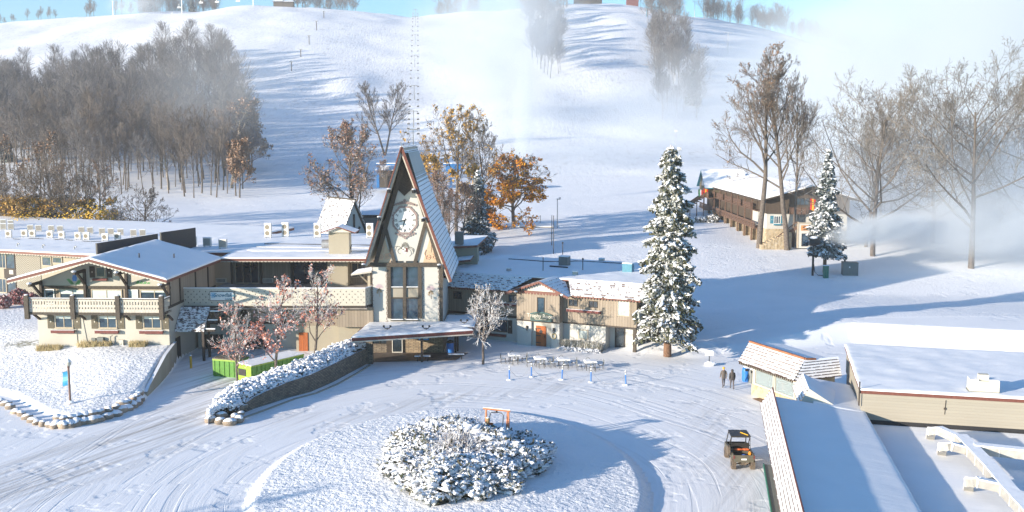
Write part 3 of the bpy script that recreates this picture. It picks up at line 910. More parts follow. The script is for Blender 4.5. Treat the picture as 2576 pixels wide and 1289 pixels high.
# two pale snow-lined trunks in front of the wood
snag = deciduous('snag', 151, 17, mats=('limb_pale', 'limb_pale', 'limb_pale'), minr=.05, trunk_r=.34, spread=.34, fork=.3, levels=2, kids=(12, 5), up=.2, wild=.3)
p = at(583, 474); plant_tree('dead_tree', 'pale twisted dead tree with snowy limbs at the right edge of the wood', 'dead tree', snag, p, 0.4, 1.2)
p = at(424, 478); plant_tree('dead_tree', 'pale straight trunk leaning at the lower edge of the wood', 'dead tree', snag, p, 2.4, 1.0)
# ---- trees along the hill crest and strips between the runs
crest = [deciduous('crest_tree%d' % i, 170 + i, 15, mats=('bark', 'limb_grey'), minr=.10, trunk_r=.22, spread=.24, fork=.25, levels=2, kids=(16, 9), up=.8, wild=.15, twigl=1.6) for i in range(3)]
def scatter(n, uv, label, group, seed, sc=(.8, 1.15), meshes=crest, mind=4.0):
    rr = random.Random(seed); pts = []
    k = 0
    while len(pts) < n and k < 4000:
        k += 1
        x, D = uv(rr)
        if any((x - a) ** 2 + (D - b) ** 2 < mind ** 2 for a, b in pts): continue
        pts.append((x, D))
        s_ = rr.uniform(*sc)
        plant_tree('bare_tree', label, 'bare tree', meshes[len(pts) % len(meshes)], (x, D, tz1(x, D)), rr.uniform(0, 6.28), (s_ * 1.1, s_ * 1.1, s_), group)
scatter(22, lambda r: ux(r.uniform(345, 560) if r.random() < .75 else r.uniform(225, 345), r.uniform(893, 935)), 'small bare tree on the skyline above the left slope', 'bare trees on the left skyline', 11, (.75, 1.1))
scatter(10, lambda r: ux(r.uniform(25, 225), r.uniform(893, 920)), 'low leafless bush-like tree on the far left skyline', 'low trees on the far left skyline', 12, (.45, .75))
scatter(14, lambda r: ux(r.uniform(725, 905), r.uniform(893, 930)), 'bare tree on the skyline beside the summit huts', 'bare trees at the summit', 13, (.7, 1.2))
scatter(20, lambda r: ux(*(lambda D: (r.uniform(np.interp(D, [560, 900], [1352, 1302]), np.interp(D, [560, 900], [1404, 1432])), D))(r.uniform(560, 925))), 'leafless tree in the narrow strip left of the steep run', 'strip of trees left of the steep run', 14, (.95, 1.3))
scatter(20, lambda r: ux(*(lambda D: (r.uniform(np.interp(D, [440, 900], [1655, 1592]), np.interp(D, [440, 600, 900], [1762, 1745, 1680])), D))(r.uniform(445, 925))), 'misty leafless tree in the strip right of the steep run', 'strip of trees right of the steep run', 15, (.95, 1.25))
scatter(20, lambda r: ux(*(lambda u: (u, r.uniform(893, 925)))(r.uniform(1760, 2130))), 'faint bare tree on the right skyline behind the mist', 'bare trees on the right skyline', 16, (.9, 1.4))
fir_s = conifer('hill_fir', 301, 15, 3.0, 'needle_dark', .12, 16, .08, .4, .35, tuft=.8)
for (u, D, s_) in [(1738, 500, 1.15), (10, 330, 1.1), (500, 905, .8), (395, 905, .75)]:
    x, _ = ux(u, D)
    lb = {1738: 'dark fir rising out of the misty strip of trees', 10: 'dark fir among the leafless trees at the far left', 500: 'small dark fir on the skyline near the lift', 395: 'dark fir on the skyline behind the snow plume'}[u]
    plant_conifer('fir_tree', lb, fir_s, (x, D, tz1(x, D)), 0, s_, cat='fir tree')
# ------------------------------------------------------------------ building helpers
def window(parent, x, z, w, h, y=0.0, panes=1, fm='window_trim', gm='glass', fw=.09, rz=0.0, name='window', dep=.07, sill=False, blind=0.0):
    """framed window, lower left corner at (x,z) on the plane y (outside is -y); a child 'pane' behind the frame"""
    o = MB()
    o.box(0, fw, -dep, 0, 0, h); o.box(w - fw, w, -dep, 0, 0, h)
    o.box(fw, w - fw, -dep, 0, h - fw, h); o.box(fw, w - fw, -dep, 0, 0, fw)
    for k in range(1, panes):
        c = w * k / panes
        o.box(c - fw * .35, c + fw * .35, -dep * .9, 0, fw, h - fw)
    if sill: o.box(-.05, w + .05, -dep - .08, -dep, -.06, .03)
    fo = o.build(name, M[fm], parent, loc=(x, y, z), rz=rz)
    p = MB(); p.box(fw * .8, w - fw * .8, -.02, -.005, fw * .8, h - fw * .8); p.build('pane', M[gm], fo)
    if blind:
        p = MB(); p.box(fw, w - fw, -.034, -.022, h - fw - (h - 2 * fw) * blind, h - fw); p.build('blind', M['curtain'], fo)
    return fo
def px_rect(fr, uv0, uv1, c=0.0):
    a = fr.y(*uv0, c); b = fr.y(*uv1, c)
    return min(a.x, b.x), min(a.z, b.z), abs(b.x - a.x), abs(b.z - a.z)
def shutter(parent, x, z, w, h, y, mat='shutter', rz=0):
    o = MB(); o.box(0, w, -.05, 0, 0, h)
    s = o.build('shutter', M[mat], parent, loc=(x, y, z), rz=rz)
    d = MB(); c = (w / 2, -.055, h / 2)
    d.q((c[0] - .07, -.056, c[2]), (c[0], -.056, c[2] - .1), (c[0] + .07, -.056, c[2]), (c[0], -.056, c[2] + .1)); d.build('diamond', M['cream'], s)
    return s
def scallops(mb, p0, p1, h=.22, n=None, t=.05, m=0, out=(0, -1, 0), pitch=.3):
    """row of half round tabs hanging from the line p0-p1"""
    p0 = Vector(p0); p1 = Vector(p1); L = (p1 - p0).length; n = n or max(2, int(L / pitch)); d = (p1 - p0) / n; ov = Vector(out)
    for i in range(n):
        a = p0 + d * i; b = a + d
        pts = [a, b]
        for k in range(1, 6):
            th = math.pi * k / 6
            pts.append(a + d * (.5 + .44 * math.cos(th)) + Vector((0, 0, -h * math.sin(th))))
        f = [q + ov * t for q in pts]
        mb.q(*f, m=m)
def courses(mb, e0, e1, r0, r1, n, lip=.05, m_t=0, m_l=1, rnd=None):
    """tiled slope from eave line e0-e1 up to ridge line r0-r1 as n overlapping courses"""
    e0, e1, r0, r1 = map(Vector, (e0, e1, r0, r1))
    nr = (e1 - e0).cross(r0 - e0).normalized()
    if nr.z < 0: nr = -nr
    for i in range(n):
        a, b = i / n, (i + 1) / n
        A0 = e0.lerp(r0, a) + nr * lip; A1 = e1.lerp(r1, a) + nr * lip
        B0 = e0.lerp(r0, b); B1 = e1.lerp(r1, b)
        bw = min(.055 / max((B0 - A0).length, .01), .35)
        C0, C1 = A0.lerp(B0, bw), A1.lerp(B1, bw)
        mb.q(A0, A1, C1, C0, m=m_l); mb.q(C0, C1, B1, B0, m=m_t)
        mb.q(A0 - nr * lip, A1 - nr * lip, A1, A0, m=m_l)
def snow_sheet(parent, p00, p10, p11, p01, t=.15, cell=.4, over=.05, amp=.35, seed=1, name='snow', mat='snow_roof'):
    """uneven snow blanket with rounded lips over a four cornered roof plane (corners on the roof surface)"""
    c = [np.array(p, float) for p in (p00, p10, p11, p01)]
    nx = max(6, int(np.linalg.norm(c[1] - c[0]) / cell)); ny = max(6, int(np.linalg.norm(c[3] - c[0]) / cell))
    f = lambda n_: np.concatenate([[0, 0, .12 / n_, .5 / n_], np.arange(1, n_) / n_, [1 - .5 / n_, 1 - .12 / n_, 1, 1]])
    U_, V_ = np.meshgrid(f(nx), f(ny), indexing='ij')
    Pg = c[0] * ((1 - U_) * (1 - V_))[..., None] + c[1] * (U_ * (1 - V_))[..., None] + c[2] * (U_ * V_)[..., None] + c[3] * ((1 - U_) * V_)[..., None]
    e = np.ones(U_.shape); 
    for ax in (0, 1):
        idx = np.arange(e.shape[ax]); k = np.minimum(idx, idx[::-1]); w_ = np.select([k == 0, k == 1, k == 2], [0, .55, .9], 1.0); e *= w_[:, None] if ax == 0 else w_[None]
    h = t * e * (1 + amp * 1.3 * vnoise(Pg[..., 0] / 1.7 + seed, Pg[..., 1] / 1.7, seed) + amp * vnoise(Pg[..., 0] / .6, Pg[..., 1] / .6 + seed, seed + 1))
    ce = (c[0] + c[1] + c[2] + c[3]) / 4; dx = (c[1] - c[0]) / np.linalg.norm(c[1] - c[0]); dy = (c[3] - c[0]) / np.linalg.norm(c[3] - c[0])
    wob = over * (1 + 1.2 * vnoise(Pg[..., 0] / .9, Pg[..., 1] / .9, seed + 2))
    def push(ax):
        n_ = e.shape[ax]; k = np.arange(n_); s_ = np.where(k == 1, -1, np.where(k == n_ - 2, 1, 0)) + np.where(k == 0, -.4, np.where(k == n_ - 1, .4, 0)); return s_[:, None] if ax == 0 else s_[None]
    Pg = Pg + dx * (push(0) * wob)[..., None] + dy * (push(1) * wob)[..., None]
    Pg[..., 2] += h + .003
    n0, n1 = e.shape; ii = (np.arange(n0 - 1)[:, None] * n1 + np.arange(n1 - 1)[None]).ravel()
    Fq = np.stack([ii, ii + n1, ii + n1 + 1, ii + 1], -1)
    return linkmesh(name, arrmesh('snow_blanket', Pg.reshape(-1, 3), Fq, M[mat] if isinstance(mat, str) else mat, smooth=True), parent)
def text(body, size, mat, parent, loc, rz=0, ext=.01, font=None, align='CENTER', shear=0.0):
    cu = bpy.data.curves.new('lettering', 'FONT'); cu.body = body; cu.size = size; cu.extrude = ext; cu.align_x = align; cu.align_y = 'CENTER'; cu.shear = shear
    cu.offset = size * .015
    tmp = bpy.data.objects.new('lettering', cu); COL.objects.link(tmp)
    dg = bpy.context.evaluated_depsgraph_get(); me = bpy.data.meshes.new_from_object(tmp.evaluated_get(dg))
    bpy.data.objects.remove(tmp); me.materials.clear(); me.materials.append(M[mat])
    o = bpy.data.objects.new('lettering', me); COL.objects.link(o)
    o.parent = parent; o.location = loc; o.rotation_euler = (math.pi / 2, 0, rz)
    return o

# ================================================================== lounge wing with the low gable (left)
LR = -R(2.0)
L0 = P(427, 870, 1.8)                              # front right corner, at lawn level
LW, LD = 12.7, 14.0
fl = Frame((L0.x, L0.y, 0), LR)                    # local x to the right; building spans x -LW..0, y 0..LD
lounge = thing('lounge_building', 'cream stucco gabled lounge building with white balcony, dark braces and snowy low roof', 'building', fl.o, LR)
ze, zr = 8.35, 10.3
wl = MB(); wl.box(-LW, 0, 0, LD, 0, 5.55); wl.build('lower_wall', M['stucco'], lounge)
wu = MB()
wu.prism([(-LW, 5.55), (0, 5.55), (0, ze - .3), (-LW / 2 - .25, zr - .15), (-LW, ze - .45)], .9, LD, 'y')
wu.build('upper_wall', M['boards'], lounge)
# plastered gable panel above the windows
gp = MB(); gp.prism([(-LW, 7.35), (0, 7.35), (0, ze - .35), (-LW / 2 - .25, zr - .2), (-LW, ze - .5)], .86, .9, 'y'); gp.build('gable_panel', M['stucco'], lounge)
gb = MB(); gb.box(-LW, 0, .76, .86, 7.15, 7.4); gb.build('gable_beam', M['timber_g'], lounge)
bd = MB(); bd.box(.0, .05, .0, LD, 5.35, 5.6); bd.build('floor_band', M['timber'], lounge)
for yy in (3.1, 7.6, 11.5):
    q = MB(); q.box(.003, .09, yy, yy + .22, 5.6, ze - .3); q.build('post', M['timber'], lounge)
# roof: two slopes, snow on top
def gable_roof(parent, x0, x1, xr, y0, y1, ze0, ze1, zr, t=.28, snow=.16, mat='trim'):
    r = MB()
    r.slab([(x0, y0, ze0), (xr, y0, zr), (xr, y1, zr), (x0, y1, ze0)], t)
    r.slab([(xr, y0, zr), (x1, y0, ze1), (x1, y1, ze1), (xr, y1, zr)], t)
    ro = r.build('roof', M[mat], parent)
    snow_sheet(ro, (x0, y0, ze0), (xr, y0, zr), (xr, y1, zr), (x0, y1, ze0), snow, seed=3)
    snow_sheet(ro, (xr, y0, zr), (x1, y0, ze1), (x1, y1, ze1), (xr, y1, zr), snow, seed=4)
    return ro
rf = gable_roof(lounge, -LW - 1.9, .55, -LW / 2 - .35, -1.6, LD + 1.2, ze - .1, ze, zr)
sc = MB()
scallops(sc, (-LW - 1.9, -1.6, ze - .36), (-LW / 2 - .35, -1.6, zr - .26), .14, m=0, pitch=.34)
scallops(sc, (-LW / 2 - .35, -1.6, zr - .26), (.55, -1.6, ze - .26), .14, m=0, pitch=.34)
sc.build('scalloped_fascia', M['cream'], rf)
for k, (xx, zz) in enumerate([(-4.2, .5), (-2.2, .2)]):
    q = MB(); q.tube([(xx, 4 + 4 * k, 9.2 - k * .5), (xx, 4 + 4 * k, 10.2 - k * .5)], .07, 8); q.build('vent_pipe', M['black'], lounge)
# purlins and braces under the overhang
for (bx, bz) in [(-LW + .12, 7.75), (-LW * .66 + .1, 8.9), (-LW * .335, 8.85), (-.18, 7.72)]:
    q = MB(); q.beam((bx, .9, bz), (bx, -1.45, bz), .24, .26); q.beam((bx, .8, bz - 1.35), (bx, -.75, bz - .1), .2)
    q.box(bx - .12, bx + .12, .62, .86, 5.4, bz)
    s_ = q.build('brace', M['timber'], lounge)
    c = MB(); c.blob((bx, -1.4, bz + .2), (.2, .3, .1), 3); c.build('snow', M['snow'], s_)
# upper floor glazing, behind the balcony
for (x, w_, n_, bl) in [(-12.3, .95, 1, 0), (-10.85, 2.6, 2, .3), (-7.75, 3.0, 2, .65), (-4.15, .95, 1, .9), (-3.0, 2.8, 2, .15)]:
    window(lounge, x, 5.65, w_, 1.42, .88, n_, fm='window_trim' if w_ > 1 else 'white', gm='glass_b', blind=bl)
g = window(lounge, -LW / 2 - .85, 8.25, .95, 1.0, .85, 1, gm='glass_b')
shutter(lounge, -LW / 2 - 1.45, 8.2, .52, 1.1, .85, 'timber'); shutter(lounge, -LW / 2 + .2, 8.2, .52, 1.0, .85, 'timber')
q = MB(); q.box(-LW / 2 - 1.1, -LW / 2 + .3, .5, .8, 7.95, 8.15); q.build('flower_box', M['planter'], lounge)
# painted flowers on the gable
fp = MB(); cx, cz = -9.3, 7.85
fp.q((cx - .18, .845, cz), (cx + .18, .845, cz), (cx + .24, .845, cz + .35), (cx + .1, .845, cz + .62), (cx - .14, .845, cz + .6), (cx - .24, .845, cz + .3), m=0)
for sx_, h_ in ((-1, .35), (1, .3), (-.6, .15), (.6, .18)):
    fp.q((cx, .845, cz - .35), (cx + sx_ * .55, .845, cz - .1 + h_), (cx + sx_ * .8, .845, cz + h_ * .5), (cx + sx_ * .4, .845, cz - .3), m=1)
cx = -2.9
for k in range(4):
    fp.q((cx - .5 + k * .35, .845, 7.62), (cx - .3 + k * .35, .845, 7.95 - .05 * k), (cx - .1 + k * .35, .845, 7.9 - .05 * k), (cx - .2 + k * .35, .845, 7.62), m=1)
fp.build('painted_flowers', [M['blue'], plain('flower_leaf_green', (.12, .3, .12), .8)], lounge)
# balcony of cut out boards between four heavy posts
bal = MB(); bal.box(-LW - .4, .0, -1.35, .9, 4.95, 5.15); balo = bal.build('balcony', M['timber_g'], lounge)
def cutout_rail(parent, x0, x1, y, z0, z1, mat='offwhite', rz=0, pitch=.27, origin=(0, 0, 0)):
    """boards with key-shaped cut outs: strips around real holes"""
    o = MB(); n = max(2, int(round((x1 - x0) / pitch))); d = (x1 - x0) / n; h = z1 - z0
    for i in range(n):
        a = x0 + i * d; b = a + d; g_ = .006
        c = (a + b) / 2; hw = d * .17
        o.box(a + g_, c - hw, y - .03, y, z0, z1); o.box(c + hw, b - g_, y - .03, y, z0, z1)
        for (p_, q_) in ((0, .25), (.40, .58), (.84, 1.0)):
            o.box(c - hw, c + hw, y - .028, y - .002, z0 + h * p_, z0 + h * q_)
    r = o.build('railing', M[mat], parent, loc=origin, rz=rz)
    t = MB(); t.box(x0, x1, y - .1, y + .06, z1, z1 + .08); t.box(x0, x1, y - .06, y + .05, z0 - .08, z0)
    t.build('rail_cap', M['timber_g'], r)
    s = MB(); s.box(x0, x1, y - .09, y + .05, z1 + .082, z1 + .13); s.build('snow', M['snow'], r)
    return r
px_ = [-LW - .25, -LW * .66 + .2, -LW * .33 + .15, -.3 + .0]
px_ = [-12.95, -8.55, -4.25, .0 - .12]
for i in range(3): cutout_rail(lounge, px_[i] + .2, px_[i + 1] - .2, -1.3, 5.2, 6.45)
cutout_rail(lounge, 0, 1.7, 0, 5.2, 6.4, rz=math.pi / 2, origin=(-.05, -1.2, 0))
for x in px_:
    q = MB(); q.box(x - .2, x + .2, -1.55, -1.18, 4.55, 6.8); po = q.build('balcony_post', M['timber_g'], lounge)
    c = MB(); c.blob((x, -1.36, 6.84), (.2, .18, .08), 2); c.build('snow', M['snow'], po)
    q = MB(); q.beam((x + .5, -.02, 4.3), (x + .5, -1.1, 4.93), .18); q.build('corbel', M['timber'], lounge)
# ground floor windows with shutters and flower boxes
for x in (-11.0, -6.75, -2.45):
    window(lounge, x, 3.45, 1.75, 1.25, -.003, 2, gm='glass_b', sill=True, blind=.22)
    shutter(lounge, x - .72, 3.4, .62, 1.35, -.003); shutter(lounge, x + 1.85, 3.4, .62, 1.35, -.003)
    q = MB(); q.box(x - .3, x + 1.95, -.38, -.1, 3.0, 3.28); fb = q.build('flower_box', M['planter'], lounge)
    c = MB(); c.box(x - .28, x + 1.93, -.36, -.12, 3.285, 3.31); c.build('snow', M['snow'], fb)
# wall clutter: meters near the ground
q = MB(); q.box(-7.5, -7.1, -.2, -.003, 2.0, 2.5); q.box(-6.9, -6.3, -.3, -.003, 1.9, 2.6); q.tube([(-5.6, -.25, 1.9), (-5.6, -.25, 2.7), (-5.4, -.25, 2.8)], .05, 6); q.build('utility_meter', M['grey_metal'], lounge)
q = MB(); q.box(-4.9, -4.4, -.25, -.003, 1.85, 2.35); q.build('utility_box', M['cream'], lounge)
q = MB(); q.tube([(-8.9, -.03, 1.9), (-8.95, -.03, 4.4)], .025, 5); q.tube([(-7.95, -.03, 2.0), (-8.3, -.03, 4.4)], .02, 5); q.build('cable', M['grey_metal'], lounge)

# retaining wall of the lawn beside the driveway
rw_ = thing('retaining_wall', 'smooth beige concrete retaining wall sloping down beside the driveway', 'wall', (0, 0, 0))
pth = [(-32.55, 98.2, 1.95), (-32.1, 95.6, 2.0), (-31.55, 92.2, 1.95), (-31.1, 88.6, 1.35), (-30.8, 85.6, .75), (-30.75, 84.8, .4)]
wv = MB()
for a, b in zip(pth[:-1], pth[1:]):
    d = Vector((b[0] - a[0], b[1] - a[1], 0)).normalized(); nrm = Vector((-d.y, d.x, 0)) * .14
    A, B = Vector(a), Vector(b)
    lo = lambda p: Vector((p.x, p.y, -.3))
    wv.q(lo(A) + nrm, lo(B) + nrm, B + nrm, A + nrm); wv.q(lo(B) - nrm, lo(A) - nrm, A - nrm, B - nrm); wv.q(A + nrm, B + nrm, B - nrm, A - nrm, m=1)
b_ = pth[-1]; wv.box(b_[0] - .16, b_[0] + .16, b_[1] - .1, b_[1] + .02, -.3, b_[2] - .01)
wv.build('wall', [M['concrete'], M['snow']], rw_)

# ================================================================== middle building with the roof deck
md = Frame((-32.45, 101.0, 0), 0.0)
deckb = thing('deck_building', 'tan boarded two storey building with long white snowflake deck parapet and flat snowy roof', 'building', md.o, 0)
W2 = 18.05
q = MB(); q.box(.3, 10.6, 3.2, 12, 0, 4.55); q.build('lower_wall', M['boards_grey'], deckb)
q = MB(); q.box(.29, 10.61, 3.08, 3.2, -.05, 2.62); q.build('stucco_base', M['stucco'], deckb)
q = MB(); q.box(10.6, 15.0, 2.1, 12, 0, 4.55); q.build('projecting_wall', M['boards'], deckb)
q = MB(); q.box(10.58, 15.02, 2.0, 2.1, -.05, 2.6); q.build('stucco_base', M['stucco_y'], deckb)
q = MB(); q.box(15.0, 18.6, .7, 8, 2.7, 4.72); q.build('corner_wall', M['boards_grey'], deckb)
q = MB(); q.box(15.0, 18.6, 1.4, 8, 0, 2.7); q.build('corner_base', M['stucco_y'], deckb)
q = MB(); q.box(.3, 15.0, 2.9, 3.07, 2.62, 2.8); q.build('floor_band', M['timber'], deckb)
# garage opening and doors in the lower storey
a = fz = None
def on(fr, c, uv0, uv1): return px_rect(fr, uv0, uv1, c)
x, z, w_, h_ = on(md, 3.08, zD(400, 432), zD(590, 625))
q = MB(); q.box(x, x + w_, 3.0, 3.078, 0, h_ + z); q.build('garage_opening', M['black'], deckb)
q = MB(); q.box(x + w_ + 2.2, x + w_ + 4.4, 3.0, 3.078, 0, 2.3); q.build('service_door', M['black'], deckb)
for (x0, y0, x1, y1, g_, bl) in [(355, 170, 410, 280, 'glass', 0), (412, 170, 470, 280, 'glass', 0), (495, 170, 550, 280, 'glass', 0), (555, 170, 612, 280, 'glass_b', 0), (638, 168, 690, 255, 'glass_l', 0), (700, 168, 750, 255, 'glass_l', 0)]:
    x, z, w_, h_ = on(md, 3.2, zD(x0, y0), zD(x1, y1)); window(deckb, x, z, w_, h_, 3.198, 1, gm=g_)
for (x0, x1) in ((285, 345), (752, 806)):
    x, z, w_, h_ = on(md, 3.2, zD(x0, 162), zD(x1, 275)); shutter(deckb, x, z, w_, h_, 3.198, 'timber')
x, z, w_, h_ = on(md, 2.1, zD(1298, 640), zD(1345, 690))
q = MB(); q.box(x, x + .9, 1.92, 1.998, 0, 1.9); q.build('door', M['orange_door'], deckb)
for fx_, fr_r in ((13.2, .28), (14.0, .2)):
    q = MB(); q.tube([(fx_, 1.85, 3.85), (fx_, 2.08, 3.85)], fr_r, 12); q.build('wall_fan', M['steel'], deckb)
# deck slab and parapet
q = MB(); q.box(0, W2, .12, 15, 4.95, 5.12); q.box(0, W2, .12, 3.2, 4.6, 4.95)
q.build('deck_floor', M['deck'], deckb)
pr = MB()
zt, zb = 6.72, 4.98
def parapet(mb, a, b, n):
    A, B = Vector(a), Vector(b); d = (B - A) / n; nn = Vector((d.y, -d.x, 0)).normalized()
    for i in range(n):
        p, q_ = A + d * i, A + d * (i + 1); g_ = d * .015
        mb.q(p + g_ + Vector((0, 0, zb)), q_ - g_ + Vector((0, 0, zb)), q_ - g_ + Vector((0, 0, zt)), p + g_ + Vector((0, 0, zt)), m=0)
        mb.q(q_ + nn * -.08 + Vector((0, 0, zb)), p + nn * -.08 + Vector((0, 0, zb)), p + nn * -.08 + Vector((0, 0, zt)), q_ + nn * -.08 + Vector((0, 0, zt)), m=0)
        rows = (.18, .5, .82) if i % 2 else (.34, .66)
        for k, r_ in enumerate(rows):
            z_ = zb + (zt - zb) * r_; c = (p + q_) / 2 + nn * .006; s_ = .05; t_ = d.normalized()
            mb.q(c - t_ * s_ + Vector((0, 0, z_)), c + Vector((0, 0, z_ - .09)), c + t_ * s_ + Vector((0, 0, z_)), c + Vector((0, 0, z_ + .09)), m=1)
parapet(pr, (0, 0, 0), (W2 - .1, 0, 0), 62); parapet(pr, (W2 - .1, 0, 0), (W2 + .75, 2.5, 0), 8)
po = pr.build('parapet', [M['cream'], M['timber']], deckb)
q = MB(); q.slab([(0, -.06, zt + .07), (W2 - .08, -.06, zt + .07), (W2 + .82, 2.5, zt + .07), (W2 + .65, 2.5, zt + .07), (W2 - .16, .12, zt + .07), (0, .12, zt + .07)], .07, m=0)
q.slab([(0, -.05, zb), (W2 - .08, -.05, zb), (W2 + .82, 2.5, zb), (W2 + .65, 2.5, zb), (W2 - .16, .1, zb), (0, .1, zb)], .2, m=1)
q.build('parapet_trim', [M['snow'], M['timber']], po)
# sign board on the parapet
x, z, w_, h_ = on(md, -.05, zC(500, 1057), zC(748, 1150))
sg = MB(); sg.box(0, w_, -.06, 0, 0, h_); sg.box(.05, w_ - .05, -.075, -.06, .05, h_ - .05, m=1)
sgo = sg.build('sign', [M['timber'], M['white']], deckb, loc=(x, -.02, z))
fk = MB()
for k in range(6):
    a = k * math.pi / 3; c = Vector((.34, -.085, h_ * .6))
    e = c + Vector((math.cos(a) * .27, 0, math.sin(a) * .27)); fk.beam(c, e, .05, .05)
    for s_ in (-1, 1):
        m_ = c.lerp(e, .6); fk.beam(m_, m_ + Vector((math.cos(a + s_ * .9) * .11, 0, math.sin(a + s_ * .9) * .11)), .035, .035)
fk.build('snowflake_mark', plain('snowflake_blue', (.08, .42, .68), .5), sgo)
text('Snowflake', .5, 'tealblue', sgo, (w_ * .59, -.09, h_ * .6), shear=.25)
text('Lounge', .27, 'tealblue', sgo, (w_ * .78, -.09, h_ * .2), shear=.25)
# recessed upper storey under the flat roof
q = MB(); q.box(.9, 18.6, 14.0, 30, 5.12, 8.1); q.build('upper_wall', M['boards_grey'], deckb)
zr2 = 8.4
rr = MB(); rr.slab([(.65, 10.4, zr2), (17.6, 10.4, zr2), (21.5, 16, zr2), (21.5, 37, zr2), (-6.0, 37, zr2), (-5.0, 16, zr2), (.65, 16, zr2)], .3)
ro = rr.build('roof', M['trim'], deckb)
snow_sheet(ro, (.65, 10.4, zr2), (17.6, 10.4, zr2), (20.9, 16.4, zr2), (.65, 16.4, zr2), .15, seed=5)
snow_sheet(ro, (-5.0, 16.0, zr2), (21.5, 16.0, zr2), (21.5, 37, zr2), (-6.0, 37, zr2), .16, cell=.6, seed=6)
sc = MB(); scallops(sc, (.65, 10.4, zr2 - .27), (17.6, 10.4, zr2 - .27), .1, m=0, pitch=.4); sc.build('scalloped_fascia', M['offwhite'], ro)
for k in range(3):   # seams lifted under the snow, with pipes
    q = MB(); q.beam((2 + k * .2, 17 + k * 3.4, zr2 + .19), (18, 16 + k * 3.0, zr2 + .19), .12, .1); q.build('roof_pipe', M['acwhite'] if k < 2 else M['black'], deckb)
yb_ = 14.0
for (x0, x1, n_) in ((752, 1000, 3), (1340, 1690, 3)):
    x, z, w_, h_ = on(md, yb_, zC(x0, 768), zC(x1, 952)); window(deckb, x, 5.16, w_, 2.5, yb_ - .003, n_, gm='glass', fm='window_trim' if n_ == 3 and x0 < 900 else 'timber')
x, z, w_, h_ = on(md, yb_, zC(1925, 765), zC(2060, 915)); window(deckb, x, z, w_, h_, yb_ - .003, 2, gm='glass')
for xx in (720, 1020, 1330):
    a = md.y(*zC(xx, 800), yb_); q = MB(); q.box(a.x - .1, a.x + .1, yb_ - .15, yb_ - .003, 5.12, 8.1); q.build('post', M['timber'], deckb)
for xx in (620, 1090, 1270):
    a = md.y(*zC(xx, 940), yb_); q = MB(); q.box(-.6, .6, -.14, 0, 0, .5); u_ = q.build('wall_heater', M['cream'], deckb, loc=(a.x, yb_ - .004, 5.25))
    s_ = MB(); [s_.box(-.5 + k * .14, -.44 + k * .14, -.15, -.139, .08, .42) for k in range(7)]; s_.build('grille', M['timber'], u_)
# chimney shaft through the roof, wide below, capped above
a = md.y(*zC(1690, 700), 12.6); b = md.y(*zC(1893, 700), 12.6)
q = MB(); q.box(a.x, b.x, 12.2, 13.99, 5.12, 8.09); q.build('chimney_base', M['stucco_y'], deckb)
ch = MB(); ch.box(0, 1, 0, 1, 0, 1)
cw = b.x - a.x
q = MB(); q.box(a.x - .02, b.x, 13.4, 15.2, zr2 + .1, 11.05); cho = q.build('chimney', M['stucco_y'], deckb)
cr = MB(); xm = (a.x + b.x) / 2
cr.slab([(a.x - .8, 12.7, 11.05), (xm, 12.7, 11.7), (xm, 16.2, 11.7), (a.x - .8, 16.2, 11.05)], .12, 0, 1)
cr.slab([(xm, 12.7, 11.7), (b.x + .8, 12.7, 11.05), (b.x + .8, 16.2, 11.05), (xm, 16.2, 11.7)], .12, 0, 1)
cr.prism([(a.x - .3, 11.0), (b.x + .3, 11.0), (xm, 11.55)], 13.1, 13.2, 'y', 2)
cr.build('chimney_cap', [M['trim'], M['snow'], M['cream']], cho)
fn = MB(); fn.tube([(a.x - .02, 14.2, 9.6), (a.x - .9, 14.2, 9.6)], .5, 16); fn.build('exhaust_fan', M['steel'], cho)
q = MB(); q.tube([(b.x + .02, 14.3, 9.0), (b.x + .15, 14.3, 9.5)], .05, 6); q.build('cable', M['black'], cho)

# porch canopy with shingles beside the lounge side wall
pc = thing('side_porch', 'small porch with thin steep snowy shingle roof beside the driveway door', 'porch', (fl.o.x, fl.o.y, 0), LR)
a0 = fl.x(*zD(105, 500), .02); 
q = MB()
courses(q, (.05, 1.3, 3.05), (2.9, 1.3, 3.05), (.05, 3.3, 5.0), (2.9, 3.3, 5.0), 9, .06)
q.q((.05, 1.3, 2.9), (.05, 3.3, 4.85), (2.9, 3.3, 4.85), (2.9, 1.3, 2.9), m=1)
q.build('roof', [M['tread_thin'], M['lip']], pc)
q = MB(); q.beam((2.75, 1.5, 0), (2.75, 1.5, 3.0), .22); q.build('post', M['timber'], pc)
q = MB(); q.beam((2.75, 3.2, 0), (2.75, 3.2, 4.9), .22); q.build('post', M['timber'], pc)
for k in range(3):
    q = MB(); q.beam((2.9, 1.6 + .7 * k, 3.0 + .75 * k), (3.9, 1.6 + .7 * k, 3.0 + .75 * k), .2); bo = q.build('beam', M['timber'], pc)
    c = MB(); c.box(3.0, 3.92, 1.5 + .7 * k, 1.72 + .7 * k, 3.11 + .75 * k, 3.2 + .75 * k); c.build('snow', M['snow'], bo)
dr = MB(); dr.box(.01, .08, 1.5, 2.7, 0, 2.2); dr.build('door', M['black'], pc)
# yellow bollard
bl = thing('bollard', 'yellow steel bollard standing by the driveway porch', 'bollard', P(*zW(1922, 352), 0))
q = MB(); q.lathe([(.11, 0), (.11, 1.1), (.07, 1.18)]); q.build('post', M['yellow'], bl)
c = MB(); c.blob((0, 0, 1.2), (.1, .1, .05)); c.build('snow', M['snow'], bl)

